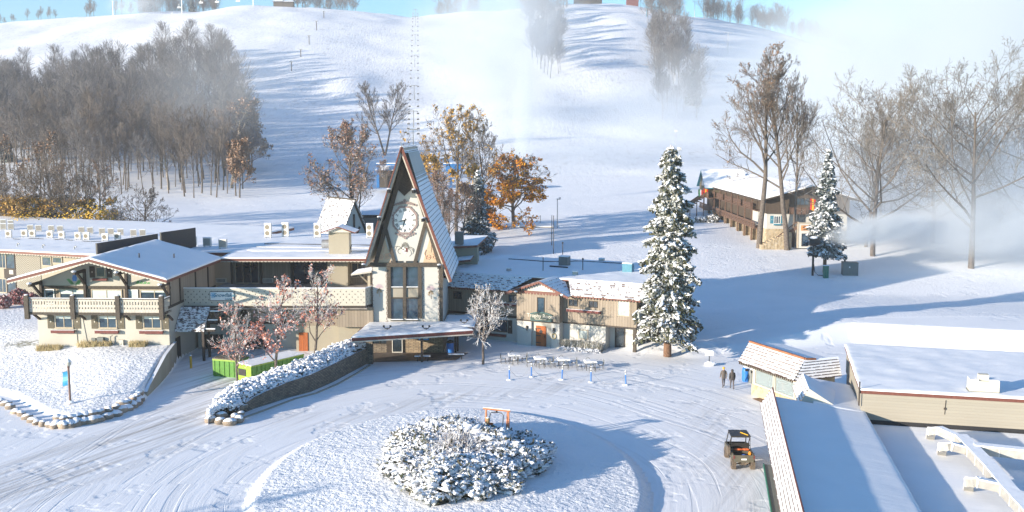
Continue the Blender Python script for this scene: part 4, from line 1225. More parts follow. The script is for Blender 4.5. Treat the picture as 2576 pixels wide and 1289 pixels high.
# ================================================================== clock tower
Dt = 102.0
def TX(u): return (u - CU) / F_PX * Dt * 1.0
tw = Frame((-10.4, Dt, 0), 0)
tower = thing('clock_tower', 'tall steep A-frame clock tower with half timbered front and roman numeral clock', 'clock tower', tw.o, 0)
hw, dep = 3.5, 14.0
zw = 9.0
# stone ground floor
q = MB(); q.box(-hw, hw, 0, dep, 0, 3.02); q.build('stone_base', M['ledge_tan'], tower)
# A-frame body above
ap = (.45 - .45, 20.35)
q = MB()
q.prism([(-hw, 3.02), (hw, 3.02), (hw, 8.75), (.0, 20.0), (-hw, 8.75)], .05, dep, 'y'); q.build('wall', M['stucco_w'], tower)
def tp(x, y, f=zR, c=0.0): return tw.y(*f(x, y), c)
# roof planes, shingled with snow; they overhang the front
fx = -.55
apz = 20.5; el = Vector((-4.1, 0, 9.0)); er = Vector((4.35, 0, 7.4)); apx = -.35
rf = MB()
for sgn, e in ((-1, el), (1, er)):
    A = Vector((apx, -1.1, apz)); B = Vector((apx, dep + .6, apz)); E0 = Vector((e.x, -1.1, e.z)); E1 = Vector((e.x, dep + .6, e.z))
    nn = Vector((sgn * (apz - e.z), 0, abs(e.x - apx))).normalized()
    t = .22
    # thick plank
    vs = [A, B, E1, E0]; lo = [v - nn * t for v in vs]
    b = len(rf.v); rf.v += [tuple(v) for v in vs + lo]
    for f in [(4, 5, 6, 7), (0, 1, 5, 4), (1, 2, 6, 5), (2, 3, 7, 6), (3, 0, 4, 7)]:
        rf.f.append(tuple(b + k for k in f)); rf.m.append(2)
    courses(rf, E0 + nn * .01, E1 + nn * .01, A + nn * .01, B + nn * .01, 30, .06, 0, 1)
roof = rf.build('roof', [M['tread'], M['lip_dark'], M['offwhite']], tower)
q = MB()
for sgn, e in ((-1, el), (1, er)):
    A = Vector((apx, -1.18, apz + .12)); E0 = Vector((e.x + sgn * .03, -1.18, e.z))
    q.beam(A, E0, .12, .26); 
q.build('bargeboard', M['trim'], roof)
q = MB(); q.tube([(apx, -1.0, apz), (apx, -1.0, apz + .55)], .035, 6); q.build('finial', M['steel'], roof)
q = MB(); q.beam((apx, -1.0, apz + .12), (apx, dep + .6, apz + .12), .3, .12); q.build('ridge_snow', M['snow'], roof)
# dark half timbering on the front: beams proud of the plaster
def tbeam(name, a, b, wdt=.38, mat='timber', y=-.0, t=.12):
    q = MB(); A = Vector((a[0], y - t / 2, a[1])); B = Vector((b[0], y - t / 2, b[1])); q.beam(A, B, wdt if abs(B.x - A.x) < 1e9 else wdt, t)
    return q
def flatbeam(mb, a, b, w_, y0=-.1, y1=.045, m=0):
    A = Vector((a[0], 0, a[1])); B = Vector((b[0], 0, b[1])); d = (B - A).normalized(); s_ = Vector((-d.z, 0, d.x)) * (w_ / 2)
    c = [A - s_, B - s_, B + s_, A + s_]; bb = len(mb.v)
    mb.v += [(p.x, y0, p.z) for p in c] + [(p.x, y1, p.z) for p in c]
    for f in [(0, 1, 2, 3), (7, 6, 5, 4), (0, 4, 5, 1), (1, 5, 6, 2), (2, 6, 7, 3), (3, 7, 4, 0)]:
        mb.f.append(tuple(bb + k for k in f)); mb.m.append(m)
def tL(z): return -.0 - (20.0 - z) * (3.5 / 11.25)   # left edge of the front at height z
tb = MB()
flatbeam(tb, (-3.75, 8.95), (3.75, 8.95), .42)                       # cross beam
flatbeam(tb, (tL(20), 20.0), (tL(9.1) + .22, 9.1), .42, -.12, .04)   # left rake
flatbeam(tb, (-tL(20), 20.0), (-tL(9.1) - .22, 9.1), .42, -.121, .041)
pl = tp(*( (0,0) ), f=lambda x, y: zE(745, 900)); pr_ = tp(0, 0, f=lambda x, y: zE(1148, 915))
bl_ = tp(0, 0, f=lambda x, y: zE(850, 1250)); br_ = tp(0, 0, f=lambda x, y: zE(1045, 1250))
flatbeam(tb, (pl.x, pl.z), (bl_.x, 9.1), .32, -.11, .042)
flatbeam(tb, (pr_.x, pr_.z), (br_.x, 9.1), .32, -.111, .042)
tb.build('timber_frame', M['timber_g'], tower)
# posts beside the windows
tb2 = MB()
zc0 = 3.55
for xx in ((540, 0), (690, 0), (838, 0)):
    c = tp(0, 0, f=lambda x, y: zF(xx[0], 500)); flatbeam(tb2, (c.x, zc0), (c.x, 8.72), .36 if xx[0] != 690 else .3, -.13, .045)
for yy, w_ in ((462, .08), (560, .1), (778, .08)):
    a = tp(0, 0, f=lambda x, y: zF(555, yy)); b = tp(0, 0, f=lambda x, y: zF(825, yy)); flatbeam(tb2, (a.x, a.z), (b.x, a.z), w_, -.12, .044)
tb2.build('window_posts', M['timber_g'], tower)
tb3 = MB(); flatbeam(tb3, (3.32, 3.1), (3.32, 8.72), .34, -.12, .046); tb3.build('corner_post', M['timber_g'], tower)
for (x0, y0, x1, y1) in [(558, 205, 675, 458), (705, 205, 820, 458), (558, 565, 675, 772), (705, 565, 820, 772)]:
    a = tp(0, 0, f=lambda x, y: zF(x0, y1)); b = tp(0, 0, f=lambda x, y: zF(x1, y0))
    wo_ = window(tower, a.x, a.z, b.x - a.x, b.z - a.z, .046, 1, fm='timber', gm='glass_b', fw=.05, dep=.05)
    s_ = MB(); s_.box(.02, b.x - a.x - .02, -.14, -.051, 0.0, .07); s_.build('snow', M['snow'], wo_)
for (x0, x1) in ((556, 676), (704, 822)):
    a = tp(0, 0, f=lambda x, y: zF(x0, 556)); b = tp(0, 0, f=lambda x, y: zF(x1, 470)); q = MB(); q.box(a.x, b.x, .0, .046, a.z, b.z); q.build('spandrel', M['concrete'], tower)
# slatted dark upper gable ending in a V
a = tp(0, 0, f=lambda x, y: zE(945, 660)); b = tp(0, 0, f=lambda x, y: zE(860, 572)); c = tp(0, 0, f=lambda x, y: zE(1030, 572))
q = MB(); q.prism([(b.x - .05, b.z), (a.x, a.z), (c.x + .05, c.z), (0.03, 19.7)], -.06, .044, 'y'); q.build('upper_gable', M['timber'], tower)
q = MB()
k = 0
zz = a.z + .3
while zz < 19.2:
    hwz = (19.7 - zz) * .235; q.beam((.0, -.075, zz), (hwz, -.075, zz + .55), .05, .03); q.beam((0, -.075, zz), (-hwz, -.075, zz + .55), .05, .03); zz += .24
q.build('slats', M['timber_g'], tower)
# side triangles in sand colour with scrolls
for s_ in (-1, 1):
    pz = 12.1 if s_ < 0 else 11.9
    xa = s_ * 2.55; 
    q = MB(); q.prism([(s_ * 1.55, 9.15), (s_ * 3.15, 9.15), (s_ * 2.35, 12.0)] if s_ > 0 else [(s_ * 3.15, 9.15), (s_ * 1.55, 9.15), (s_ * 2.35, 12.0)], .02, .049, 'y')
    q.build('side_panel', plain('sand_panel', (.5, .38, .26), .8, .08, 3), tower)
    q = MB()
    for d_ in (-1, 1):
        cx = s_ * 2.35 + d_ * .3; pts = []
        for k in range(26):
            t = k / 25; r_ = .06 + .22 * t; an = t * 8.5 + (0 if d_ > 0 else math.pi)
            pts.append((cx + d_ * r_ * math.cos(an), .0, 9.75 + r_ * math.sin(an)))
        pts += [(cx + d_ * .35, 0, 10.1), (cx + d_ * .2, 0, 10.45)]
        q.tube(pts, .045, 5)
    q.tube([(s_ * 2.35, 0, 10.2), (s_ * 2.35, 0, 10.9)], .03, 5); q.tube([(s_ * 2.35 - .15, 0, 10.7), (s_ * 2.35 + .15, 0, 10.7)], .03, 5)
    q.build('scroll_ornament', plain('salmon_ornament', (.6, .36, .24), .7), tower)
# clock
cc = tp(0, 0, f=lambda x, y: zE(950, 893)); cl = MB()
rx, rzz = 1.08, 1.22
clk = MB(); 
oct_ = [(math.cos(math.radians(22.5 + 45 * k)) * 1.22, math.sin(math.radians(22.5 + 45 * k)) * 1.42) for k in range(8)]
clk.prism([(p[0], p[1]) for p in oct_][::-1], -.06, 0, 'y')
co = clk.build('clock', M['white'], tower, loc=(cc.x, .045, cc.z))
fr_ = MB()
rg_ = random.Random(4)
def ornring(mb, r0, r1, n=40, amp=.09, y=-.09):
    for k in range(n):
        a0 = 2 * math.pi * k / n; a1 = 2 * math.pi * (k + 1) / n
        def oc(a, r):
            q_ = (a - math.pi / 8) % (math.pi / 4) - math.pi / 8
            f = math.cos(math.pi / 8) / math.cos(q_)
            return (math.cos(a) * r * f, math.sin(a) * r * f * 1.14)
        w0 = amp * abs(math.sin(k * 1.7)) ; w1 = amp * abs(math.sin((k + 1) * 1.7))
        p = [oc(a0, r0), oc(a1, r0), oc(a1, r1 + w1), oc(a0, r1 + w0)]
        mb.v += [(q_[0], y, q_[1]) for q_ in p]; b = len(mb.v) - 4; mb.f.append((b, b + 1, b + 2, b + 3)); mb.m.append(0)
ornring(fr_, 1.14, 1.24, 56, .16)
fr_.tube([(-.9, -.09, 1.55), (0, -.09, 1.72), (.9, -.09, 1.55)], .09, 5)
for sx_ in (-1, 1):
    for k in range(5): fr_.disc((sx_ * (.25 + .2 * k), -.088, 1.78 - .07 * k), .12, n=8)
    for k in range(4): fr_.disc((sx_ * (.2 + .24 * k), -.088, -1.62 + .1 * k), .12, n=8)
fr_.disc((0, -.088, 1.95), .16, n=8); fr_.disc((0, -.088, -1.75), .15, n=8)
fr_.build('clock_surround', plain('mauve_stencil', (.27, .21, .2), .8, .3, 9), co)
rom = ['XII', 'I', 'II', 'III', 'IV', 'V', 'VI', 'VII', 'VIII', 'IX', 'X', 'XI']
for k, tx in enumerate(rom):
    a = math.radians(90 - 30 * k)
    t = text(tx, .36, 'black', co, (math.cos(a) * .88, -.075, math.sin(a) * 1.0)); t.name = 'numeral'
    t.rotation_euler = (math.pi / 2, -(a - math.pi / 2), 0); t.scale = (.8, 1.15, 1)
def hand(mb, ang, L, w_):
    a = math.radians(90 - ang); d = Vector((math.cos(a), 0, math.sin(a))); n_ = Vector((-d.z, 0, d.x)); o_ = Vector((0, -.1, 0))
    mb.q(o_ - d * .22 - n_ * w_ * .5, o_ + d * .1 - n_ * w_, o_ + d * L * .6 - n_ * w_ * .7, o_ + d * L, o_ + d * L * .6 + n_ * w_ * .7, o_ + d * .1 + n_ * w_, o_ - d * .22 + n_ * w_ * .5)
q = MB(); hand(q, 256, .72, .055); q.build('hour_hand', M['black'], co)
q = MB(); hand(q, 198, 1.0, .05); q.build('minute_hand', M['black'], co)
# painted crest under the clock (simple shield and scrolls)
cr = MB(); c0 = tp(0, 0, f=lambda x, y: zE(950, 1180)); rr_ = random.Random(2)
cr.prism([(-.28, .25), (.28, .25), (.28, -.12), (0, -.45), (-.28, -.12)][::-1], -.012, 0, 'y', 1)
for i in range(3):
    for j in range(3):
        if (i + j) % 2: cr.box(-.26 + .18 * i, -.09 + .18 * i, -.016, -.012, -.2 + .16 * j, -.05 + .16 * j, 0)
cr.box(.08, .27, -.017, -.012, -.22, .22, 2)
for sx_ in (-1, 1):
    for k in range(7):
        a0 = rr_.uniform(.1, 1.5); p = Vector((sx_ * .3, -.01, .1)); pts = [p]
        for j in range(7):
            a0 += rr_.uniform(.15, .7) * (1 if k % 2 else -1); p = p + Vector((sx_ * math.cos(a0) * .14, 0, math.sin(a0) * .14)); pts.append(p)
        cr.tube(pts, .02, 4, 0)
for k in range(5):
    cr.tube([(-.2 + .1 * k, -.01, .3), (-.3 + .15 * k, -.01, .62 + .1 * math.sin(k))], .022, 4, 0)
cr.build('painted_crest', [plain('crest_grey', (.2, .19, .16), .8), M['white'], M['planter']], tower, loc=(c0.x, .044, c0.z))
# vine stencils round the two plaster panels and a painted flower in each
vn = MB()
def vine(x0, x1, z0, z1):
    per = [(x0, z0), (x1, z0), (x1, z1), (x0, z1), (x0, z0)]
    for (a, b) in zip(per[:-1], per[1:]):
        L = math.hypot(b[0] - a[0], b[1] - a[1]); n = int(L / .11)
        pts = []
        for k in range(n + 1):
            t = k / n; x = a[0] + (b[0] - a[0]) * t; z = a[1] + (b[1] - a[1]) * t; o_ = .055 * math.sin(k * 1.3)
            if abs(a[0] - b[0]) < 1e-6: x += o_
            else: z += o_
            pts.append((x, .0, z))
            if k % 2: vn.disc((x + .05, .034, z + .03), .05, n=5)
        vn.tube([(p[0], .037, p[2]) for p in pts], .018, 3)
a = tp(0, 0, f=lambda x, y: zF(380, 810)); b = tp(0, 0, f=lambda x, y: zF(508, 215)); vine(a.x, b.x, a.z + .1, b.z)
a2 = tp(0, 0, f=lambda x, y: zF(868, 815)); b2 = tp(0, 0, f=lambda x, y: zF(1015, 225)); vine(a2.x, b2.x, a2.z + .1, b2.z)
vn.build('vine_stencil', plain('vine_brown', (.27, .2, .16), .8, .3, 8), tower)
for cx, cz, s_ in (((a.x + b.x) / 2, 6.6, .45), ((a2.x + b2.x) / 2, 6.4, .5)):
    q = MB(); rr_ = random.Random(int(cx * 10))
    for k in range(9):
        an = math.pi * (.05 + .9 * k / 8); e = (cx + math.cos(an) * s_, cz + math.sin(an) * s_)
        q.q((cx, .035, cz), (cx + math.cos(an - .2) * s_ * .7, .035, cz + math.sin(an - .2) * s_ * .7), (e[0], .035, e[1]), (cx + math.cos(an + .2) * s_ * .7, .035, cz + math.sin(an + .2) * s_ * .7), m=0)
    for k in range(4):
        sx_ = -1 if k % 2 else 1
        q.q((cx, .036, cz), (cx + sx_ * .1, .036, cz - .25 - .12 * k), (cx + sx_ * .32, .036, cz - .2 - .1 * k), m=1)
    q.tube([(cx, .035, cz), (cx + .05, .035, cz - .9)], .02, 4, 1)
    q.build('painted_flower', [plain('faded_mauve', (.5, .4, .42), .8, .1, 5), plain('faded_brown', (.4, .3, .2), .8)], tower)
# floodlights at the rakes (dark with snow caps)
for (u_, v_) in (zE(795, 600), zE(1035, 605), zE(700, 870), zE(1125, 880), zF(290, 245), zF(1022, 250)):
    c = tw.y(u_, v_, -1.25); q = MB(); q.box(-.16, .16, -.2, .35, -.28, .05); q.tube([(0, -.2, -.12), (0, -.34, -.16)], .12, 8)
    fo = q.build('floodlight', M['black'], tower, loc=(c.x, c.y, c.z))
    s_ = MB(); s_.blob((0, 0, .1), (.2, .3, .1), 5); s_.build('snow', M['snow'], fo)
for k in range(4):
    q = MB(); q.beam((3.5, 1.2 + k * 3.2, 7.9 - .3), (4.3, 1.2 + k * 3.2, 7.3), .2); q.build('rafter_end', M['timber'], tower)
# small side eave roof at the left of the tower above the deck
q = MB(); q.slab([(-5.6, -.3, 8.05), (-3.55, -.3, 8.35), (-3.55, 2.2, 8.5), (-5.3, 2.2, 8.2)], .16, 0, 1); q.build('side_canopy', [M['offwhite'], M['snow']], tower)
q = MB(); q.beam((-3.9, .4, 5.1), (-3.9, .4, 8.2), .25); q.beam((-3.7, .9, 6.6), (-4.9, .5, 7.9), .14); q.build('canopy_post', M['window_trim'], tower)

# entrance canopy in front of the tower
ca = P(*zR(-30, 955), 2.6); 
can = thing('entrance_canopy', 'wide snow covered entrance canopy with scalloped red brown fascia below the clock tower', 'canopy', (0, 0, 0))
c1 = P(885, 851, 3.0); c2 = P(1190, 832, 3.0)
q = MB(); q.slab([(c1.x, c1.y, 3.0), (c2.x, c2.y, 3.0), (c2.x + .2, 106.5, 3.0), (-6.6, 106.5, 3.0), (-6.6, 101.9, 3.02), (-14.2, 101.9, 3.02), (-14.8, 99.6, 3.0)], .34)
ro = q.build('roof', M['trim'], can)
snow_sheet(ro, (c1.x, c1.y, 3.0), (c2.x, c2.y, 3.0), (-6.75, 101.95, 3.02), (-14.2, 101.95, 3.02), .19, cell=.3, seed=7)
snow_sheet(ro, (-6.85, 100.2, 3.0), (c2.x + .05, 99.9, 3.0), (c2.x + .2, 106.4, 3.0), (-6.7, 106.4, 3.0), .17, cell=.3, seed=8)
q = MB(); dv_ = (c2 - c1).normalized(); on_ = (dv_.y, -dv_.x, 0)
scallops(q, (c1.x, c1.y, 2.98), (c2.x, c2.y, 2.98), .26, t=.03, m=0, out=on_, pitch=.34); q.build('scalloped_fascia', M['planter'], ro)
q = MB(); A_ = Vector((c1.x, c1.y, 2.62)) + Vector(on_) * .012; B_ = Vector((c2.x, c2.y, 2.62)) + Vector(on_) * .012
q.beam(A_, B_, .03, .12); q.build('fascia_board', M['offwhite'], ro)
for (x_, y_) in (zR(665, 1165), zR(1050, 1048), zR(1024, 1060)):
    p = P(x_, y_, .05); q = MB(); q.beam((p.x, p.y, 0), (p.x, p.y, 2.64), .2); q.build('post', M['timber'], can)
p = P(*zR(108, 1185), 0.0); q = MB(); q.box(p.x - .3, p.x + .3, p.y - .3, p.y + .3, 0, 2.64); q.build('stone_pillar', M['ledge'], can)
q = MB(); q.slab([(-14.6, 97.6, .06), (-5.5, 98.6, .06), (-4.4, 101.98, .06), (-14.4, 101.98, .06)], .05); q.build('floor', plain('wet_paving', (.12, .1, .09), .6, .5, 1.2), can)
for k in range(3):
    px2 = (zR(292, 820), zR(710, 820), zR(1118, 755))[k]; p = P(*px2, 3.2)
    q = MB(); q.tube([(p.x - .3, p.y, 3.5), (p.x - .2, p.y, 3.3), (p.x + .2, p.y, 3.3), (p.x + .3, p.y, 3.5)], .045, 5); q.tube([(p.x, p.y, 3.1), (p.x, p.y, 3.3)], .05, 5)
    q.tube([(p.x - .34, p.y, 3.42), (p.x - .3, p.y, 3.6)], .1, 6); q.tube([(p.x + .3, p.y, 3.6), (p.x + .34, p.y, 3.42)], .1, 6)
    q.build('spotlight', M['black'], can)
# entrance front under the canopy
x, z, w_, h_ = px_rect(tw, zR(130, 940), zR(295, 1060)); window(tower, x, .9, w_, 1.9, -.003, 2, fm='timber', gm='glass')
q = MB(); q.box(x, x + w_, -.05, -.003, .1, .88); q.build('stone_panel', M['ledge'], tower)
x, z, w_, h_ = px_rect(tw, zR(345, 940), zR(460, 1102)); q = MB(); q.box(x - .55, x + w_ + .15, -.09, -.004, .05, 2.65); q.build('door_surround', M['timber'], tower)
window(tower, x, .08, w_, 2.45, -.092, 1, fm='acwhite', gm='glass', name='door', fw=.07)
q = MB(); q.box(x, x + w_, -.2, -.16, 1.85, 1.92); q.build('door_bar', M['acwhite'], tower)
# benches under the canopy
def bench(label, u0, v0):
    p = P(u0, v0, 0); b_ = thing('bench', label, 'bench', (p.x, p.y, 0), .05)
    q = MB(); q.box(-.75, .75, -.22, .22, .45, .5); s_ = q.build('seat', M['timber_g'], b_)
    q = MB(); q.box(-.77, .77, -.24, .24, .502, .57); q.build('snow', M['snow'], b_)
    for x in (-.5, .5):
        q = MB(); q.box(x - .05, x + .05, -.16, .16, .0, .45); q.build('leg', M['black'], b_)
bench('snow topped bench directly under the blue sign at the entrance', *zR(672, 1160))
bench('snow topped bench right of the entrance, beside the blue bin', *zR(1035, 1140))
def trashcan(label, p, mat, h=1.05, r=.33, snowcap=False):
    t = thing('trash_can', label, 'trash can', p)
    q = MB(); q.lathe([(r * .9, 0), (r, .1), (r * 1.02, h * .85), (r * .96, h * .88)], n=18); q.build('body', M[mat], t)
    if snowcap:
        q = MB(); q.lathe([(r * 1.0, h * .88), (r * .95, h * 1.08), (r * .55, h * 1.25)], n=18); q.build('dome_lid', M[mat], t)
        q = MB(); q.blob((.08, .05, h * 1.25), (r * .9, r * .9, h * .22), 4); q.build('snow', M['snow'], t)
        q = MB(); q.box(-.17, .1, -r * 1.05, -r * .6, h * .95, h * 1.15); q.build('opening', M['black'], t)
    else:
        q = MB(); q.lathe([(r * .98, h * .88), (r * .9, h * 1.02), (r * .3, h * 1.1)], n=18); q.build('lid', M['black'], t)
    return t
trashcan('dark blue drum bin under the right end of the entrance canopy', P(*zR(970, 1078), 0), 'blue', 1.25, .36)
# blue notice on the stone wall
x, z, w_, h_ = px_rect(tw, zR(630, 920), zR(740, 1015), -.1)
ns = thing('notice_board', 'bright blue notice board on the stone wall by the entrance', 'sign', (tw.o.x + x, tw.o.y - .06, 1.35))
q = MB(); q.box(0, w_, -.05, 0, 0, 1.25); q.build('panel', M['bluesign'], ns)
q = MB()
for k in range(6): q.box(w_ * .45, w_ * (.9 if k % 2 else .75), -.056, -.05, .95 - k * .12, .98 - k * .12)
q.box(.05, w_ * .9, -.056, -.05, .12, .3); q.build('lettering', M['white'], ns)
# ================================================================== right wing (Trophy Room)
RW = -R(25.5)
c0 = P(1599, 891, 0)
e_ = Vector((math.cos(RW), math.sin(RW), 0))
fw_ = Frame((c0.x, c0.y, 0), RW)           # origin: right end post, local x to the right (negative inside), y back
wing = thing('restaurant_wing', 'long tan boarded wing with snowy tiled eaves, orange plank door and white plaster ground floor', 'building', fw_.o, RW)
zmid, ze_ = 2.62, 5.55
xl = fw_.loc(Vector((-6.9, 111.8, 0))).x - 1.5
pxl = fw_.y(*zG(727, 700), 0).x; pxr = fw_.y(*zG(1122, 700), 0).x        # porch block
pl2 = pxl + .1; pr2 = pxr
def wz(x, y, c=0.0): return fw_.y(*zG(x, y), c)
dpt = 17.5
q = MB(); q.prism([(0, zmid), (0, 5.5), (2.6, 6.35), (dpt, 6.4), (dpt, zmid)], xl, 0.05, 'x'); q.build('upper_wall', M['boards'], wing)
lx = wz(1502, 1000).x
q = MB(); q.box(xl, lx, .25, dpt - .1, 0, zmid - .004); q.build('lower_wall', M['stucco_w'], wing)
q = MB(); q.box(lx, -.3, 1.5, dpt - .1, 0, zmid - .004); q.build('recessed_wall', M['stucco_w'], wing)
q = MB(); q.box(xl, pl2 - .0, -.06, -.003, zmid - .02, zmid + .22); q.box(pr2, .0, -.06, -.003, zmid - .1, zmid + .04); q.build('floor_band', M['timber'], wing)
q = MB(); q.box(-.32, .0, -.0, .32, 0, zmid - .005); q.build('corner_post', M['timber_g'], wing)
# porch block
pp = .95
q = MB(); q.box(pl2, pr2, -pp, 0, zmid, 5.75); q.build('porch_upper_wall', M['boards'], wing)
dx0 = wz(830, 1000, -pp).x; dx1 = wz(1012, 1000, -pp).x
q = MB(); q.box(pl2 + .02, dx0, -pp + .06, .3, 0, zmid - .003); q.build('porch_pier', M['stucco_w'], wing)
q = MB(); q.box(dx1, pr2 - .02, -pp + .06, .3, 0, zmid - .003); q.build('porch_pier', M['stucco_w'], wing)
q = MB(); q.box(dx0, dx1, -pp + .35, .3, 0, zmid - .003); q.build('porch_recess', M['stucco'], wing)
q = MB(); q.box(pl2, pr2, -pp - .05, -pp - .002, zmid - .03, zmid + .1); q.build('floor_band', M['timber'], wing)
# orange plank door with iron straps and a diamond grille
d0 = wz(878, 1090, -pp + .35); d1 = wz(970, 915, -pp + .35)
dw, dh = d1.x - d0.x, 2.12
q = MB(); q.box(0, dw, -.08, 0, 0, dh); do = q.build('plank_door', M['orange_door'], wing, loc=(d0.x, -pp + .346, .02))
q = MB()
for zz in (.35, 1.1, 1.85): q.box(0, dw * .5, -.1, -.082, zz - .04, zz + .04)
q.q((dw * .5 - .22, -.09, dh * .72), (dw * .5, -.09, dh * .72 - .25), (dw * .5 + .22, -.09, dh * .72), (dw * .5, -.09, dh * .72 + .25))
q.box(dw * .86, dw * .93, -.12, -.082, .9, 1.15); q.build('iron_fittings', M['black'], do)
for xx in (795, 1042):
    a = wz(xx, 930, -pp + .06); q = MB(); q.box(-.08, .08, -.2, 0, 0, .35); q.beam((0, -.05, -.2), (0, -.12, .0), .05); q.build('wall_lantern', M['black'], wing, loc=(a.x, -pp + .058, 1.75))
a = wz(1042, 985, -pp + .06)
wr = thing('wreath', 'dried straw wreath hanging on the plaster pier right of the orange door', 'wreath', fw_.W(a.x, -pp + .0, 1.25), RW)
q = MB()
for k in range(14):
    t = 2 * math.pi * k / 14; q.blob((math.cos(t) * .22, -.03, math.sin(t) * .26), .07, k, n=(4, 6))
q.build('twigs', M['grass_dry'], wr)
# curved sign above the door
s0 = wz(826, 860, -pp - .1); s1 = wz(1022, 800, -pp - .1); sw = s1.x - s0.x; sh = .95
def arch(w_, h_, b_, y0, y1, mb, m):
    top = [(w_ * k / 12, h_ - b_ * (abs(k - 6) / 6) ** 2) for k in range(13)]
    mb.prism([(0.04, 0), (w_ - .04, 0)] + top[::-1], y0, y1, 'y', m)
q = MB(); arch(sw, sh, .22, -.16, 0, q, 0); q.build('name_sign', plain('sign_teal', (.02, .1, .11), .5), wing, loc=(s0.x, -pp - .06, zmid + .12))
so_ = bpy.data.objects['name_sign']
q = MB(); q.v = []; arch(sw - .16, sh - .14, .2, -.18, -.165, q, 0); q.build('sign_face', plain('dark_green_sign', (.02, .05, .04), .5), so_, loc=(.08, 0, .07))
text('Trophy Room', .54, 'cream', so_, (sw / 2, -.19, sh * .56), ext=.012)
text('RESTAURANT & BAR', .14, 'cream', so_, (sw / 2, -.19, sh * .2), ext=.008)
# windows upstairs
for (x0, y0, x1, y1, c, n_, g_) in [(125, 593, 200, 663, 0, 1, 'glass'), (462, 617, 537, 682, 0, 2, 'glass_b'), (628, 626, 708, 694, 0, 2, 'glass_b'), (888, 648, 955, 792, -pp, 1, 'glass_b'),
                                    (1173, 664, 1257, 730, 0, 2, 'glass'), (1357, 680, 1441, 744, 0, 2, 'glass'), (1620, 680, 1732, 822, 0, 1, 'glass_l')]:
    x, z, w_, h_ = px_rect(fw_, zG(x0, y0), zG(x1, y1), c)
    window(wing, x, z, w_, h_ + .04, c - .003, n_, fm='timber' if g_ != 'glass_l' else 'window_trim', gm=g_, fw=.06)
    q = MB(); 
    for (xx0, xx1, z0_, z1_) in ((x - .2, x - .01, z - .15, z + h_ + .2), (x + w_ + .01, x + w_ + .2, z - .15, z + h_ + .2), (x - .01, x + w_ + .01, z + h_ + .05, z + h_ + .2)): q.box(xx0, xx1, c - .035, c - .002, z0_, z1_)
    q.build('window_surround', M['boards_grey'], wing)
for (x0, x1, zz, yo) in ((445, 722, 700, 740), (1155, 1465, 752, 797)):
    a = wz(x0, yo, -.2); b = wz(x1, yo, -.2); z_ = 4.05 if x0 < 1000 else 3.95
    q = MB(); q.box(a.x, b.x, -.32, -.05, z_ - .14, z_ + .12); fo = q.build('flower_box', M['planter'], wing)
    s_ = MB(); s_.box(a.x + .02, b.x - .02, -.3, -.07, z_ + .122, z_ + .15); s_.build('snow', M['snow'], fo)
# ground floor openings
x, z, w_, h_ = px_rect(fw_, zG(520, 880), zG(615, 975), .25); window(wing, x - 2.2, .95, w_ + 2.2, 1.3, .247, 3, fm='timber', gm='glass_b')
shutter(wing, x + w_ + .08, .85, .5, 1.45, .247, 'timber')
q = MB(); q.box(x - 2.2, x + w_ - .1, -.05, .2, .45, .7); q.build('flower_box', M['planter'], wing)
x, z, w_, h_ = px_rect(fw_, zG(1263, 933), zG(1353, 1030), .25); window(wing, x, .95, w_, h_, .247, 1, fm='window_trim', gm='glass_l')
q = MB(); q.prism([(x - .8, .75), (x + w_ + .8, .75), (x + w_ + .6, .5), (x - .6, .5)][::-1], -.25, .2, 'y'); q.build('flower_box', M['planter'], wing)
x, z, w_, h_ = px_rect(fw_, zG(1598, 925), zG(1687, 1118), 1.5); window(wing, x, .02, w_, 2.3, 1.495, 1, fm='timber', gm='glass', name='door', fw=.1)
q = MB(); q.box(lx, -.33, .2, 1.5, .01, .06); q.build('doorstep', plain('brick_step', (.16, .08, .06), .8, .3, 6), wing)
x, z, w_, h_ = px_rect(fw_, zG(140, 838), zG(220, 856), .25); q = MB(); q.box(x, x + w_, .2, .247, .9, 2.4); q.build('window_dark', M['glass'], wing)
# tiled roof slopes: left of the porch gable, right of it, the gable itself, then the flat roof
run, rise = 3.3, 1.15
zt_ = ze_ + rise
gxl = fw_.y(*zG(620, 575), -.7).x; gxr = fw_.y(*zG(1195, 605), -.7).x; gxm = fw_.y(*zG(905, 445), -pp - .5).x; gz = 6.95
q = MB()
courses(q, (xl - .2, -.75, ze_), (gxl, -.75, ze_), (xl - .2, run - .75, zt_), (gxl + 1.6, run - .75, zt_), 8, .1)
courses(q, (gxr, -.75, ze_), (1.05, -.75, ze_), (gxr - 1.6, run - .75, zt_), (.85, run - .75, zt_), 8, .12)
q.q((xl - .2, -.75, ze_ - .06), (1.05, -.75, ze_ - .06), (.9, run, ze_ + .9), (xl - .2, run, ze_ + .9), m=2)
q.build('tiled_roof', [M['tread'], M['lip'], M['trim']], wing)
q = MB()   # porch gable roof slopes running back
yF = -pp - .55
courses(q, (gxl, -.78, ze_ - .05), (gxl + .1, yF, ze_ - .02), (gxm, run + 1.4, gz), (gxm, yF, gz), 7, .05)
courses(q, (gxr - .1, yF, ze_ - .02), (gxr, -.78, ze_ - .05), (gxm, yF, gz), (gxm, run + 1.4, gz), 7, .05)
q.build('porch_roof', [M['tread'], M['lip']], wing)
q = MB(); q.prism([(pl2, 5.6), (pr2, 5.6), (gxm, gz - .3)], -pp, -pp + .2, 'y'); q.build('porch_gable', M['stucco_w'], wing)
q = MB()
for a, b in (((gxl, yF, ze_ - .1), (gxm, yF, gz - .08)), ((gxm, yF, gz - .08), (gxr, yF, ze_ - .1))):
    q.beam(a, b, .06, .14); scallops(q, (a[0], a[1], a[2] - .05), (b[0], b[1], b[2] - .05), .17, m=0, t=.02, pitch=.3)
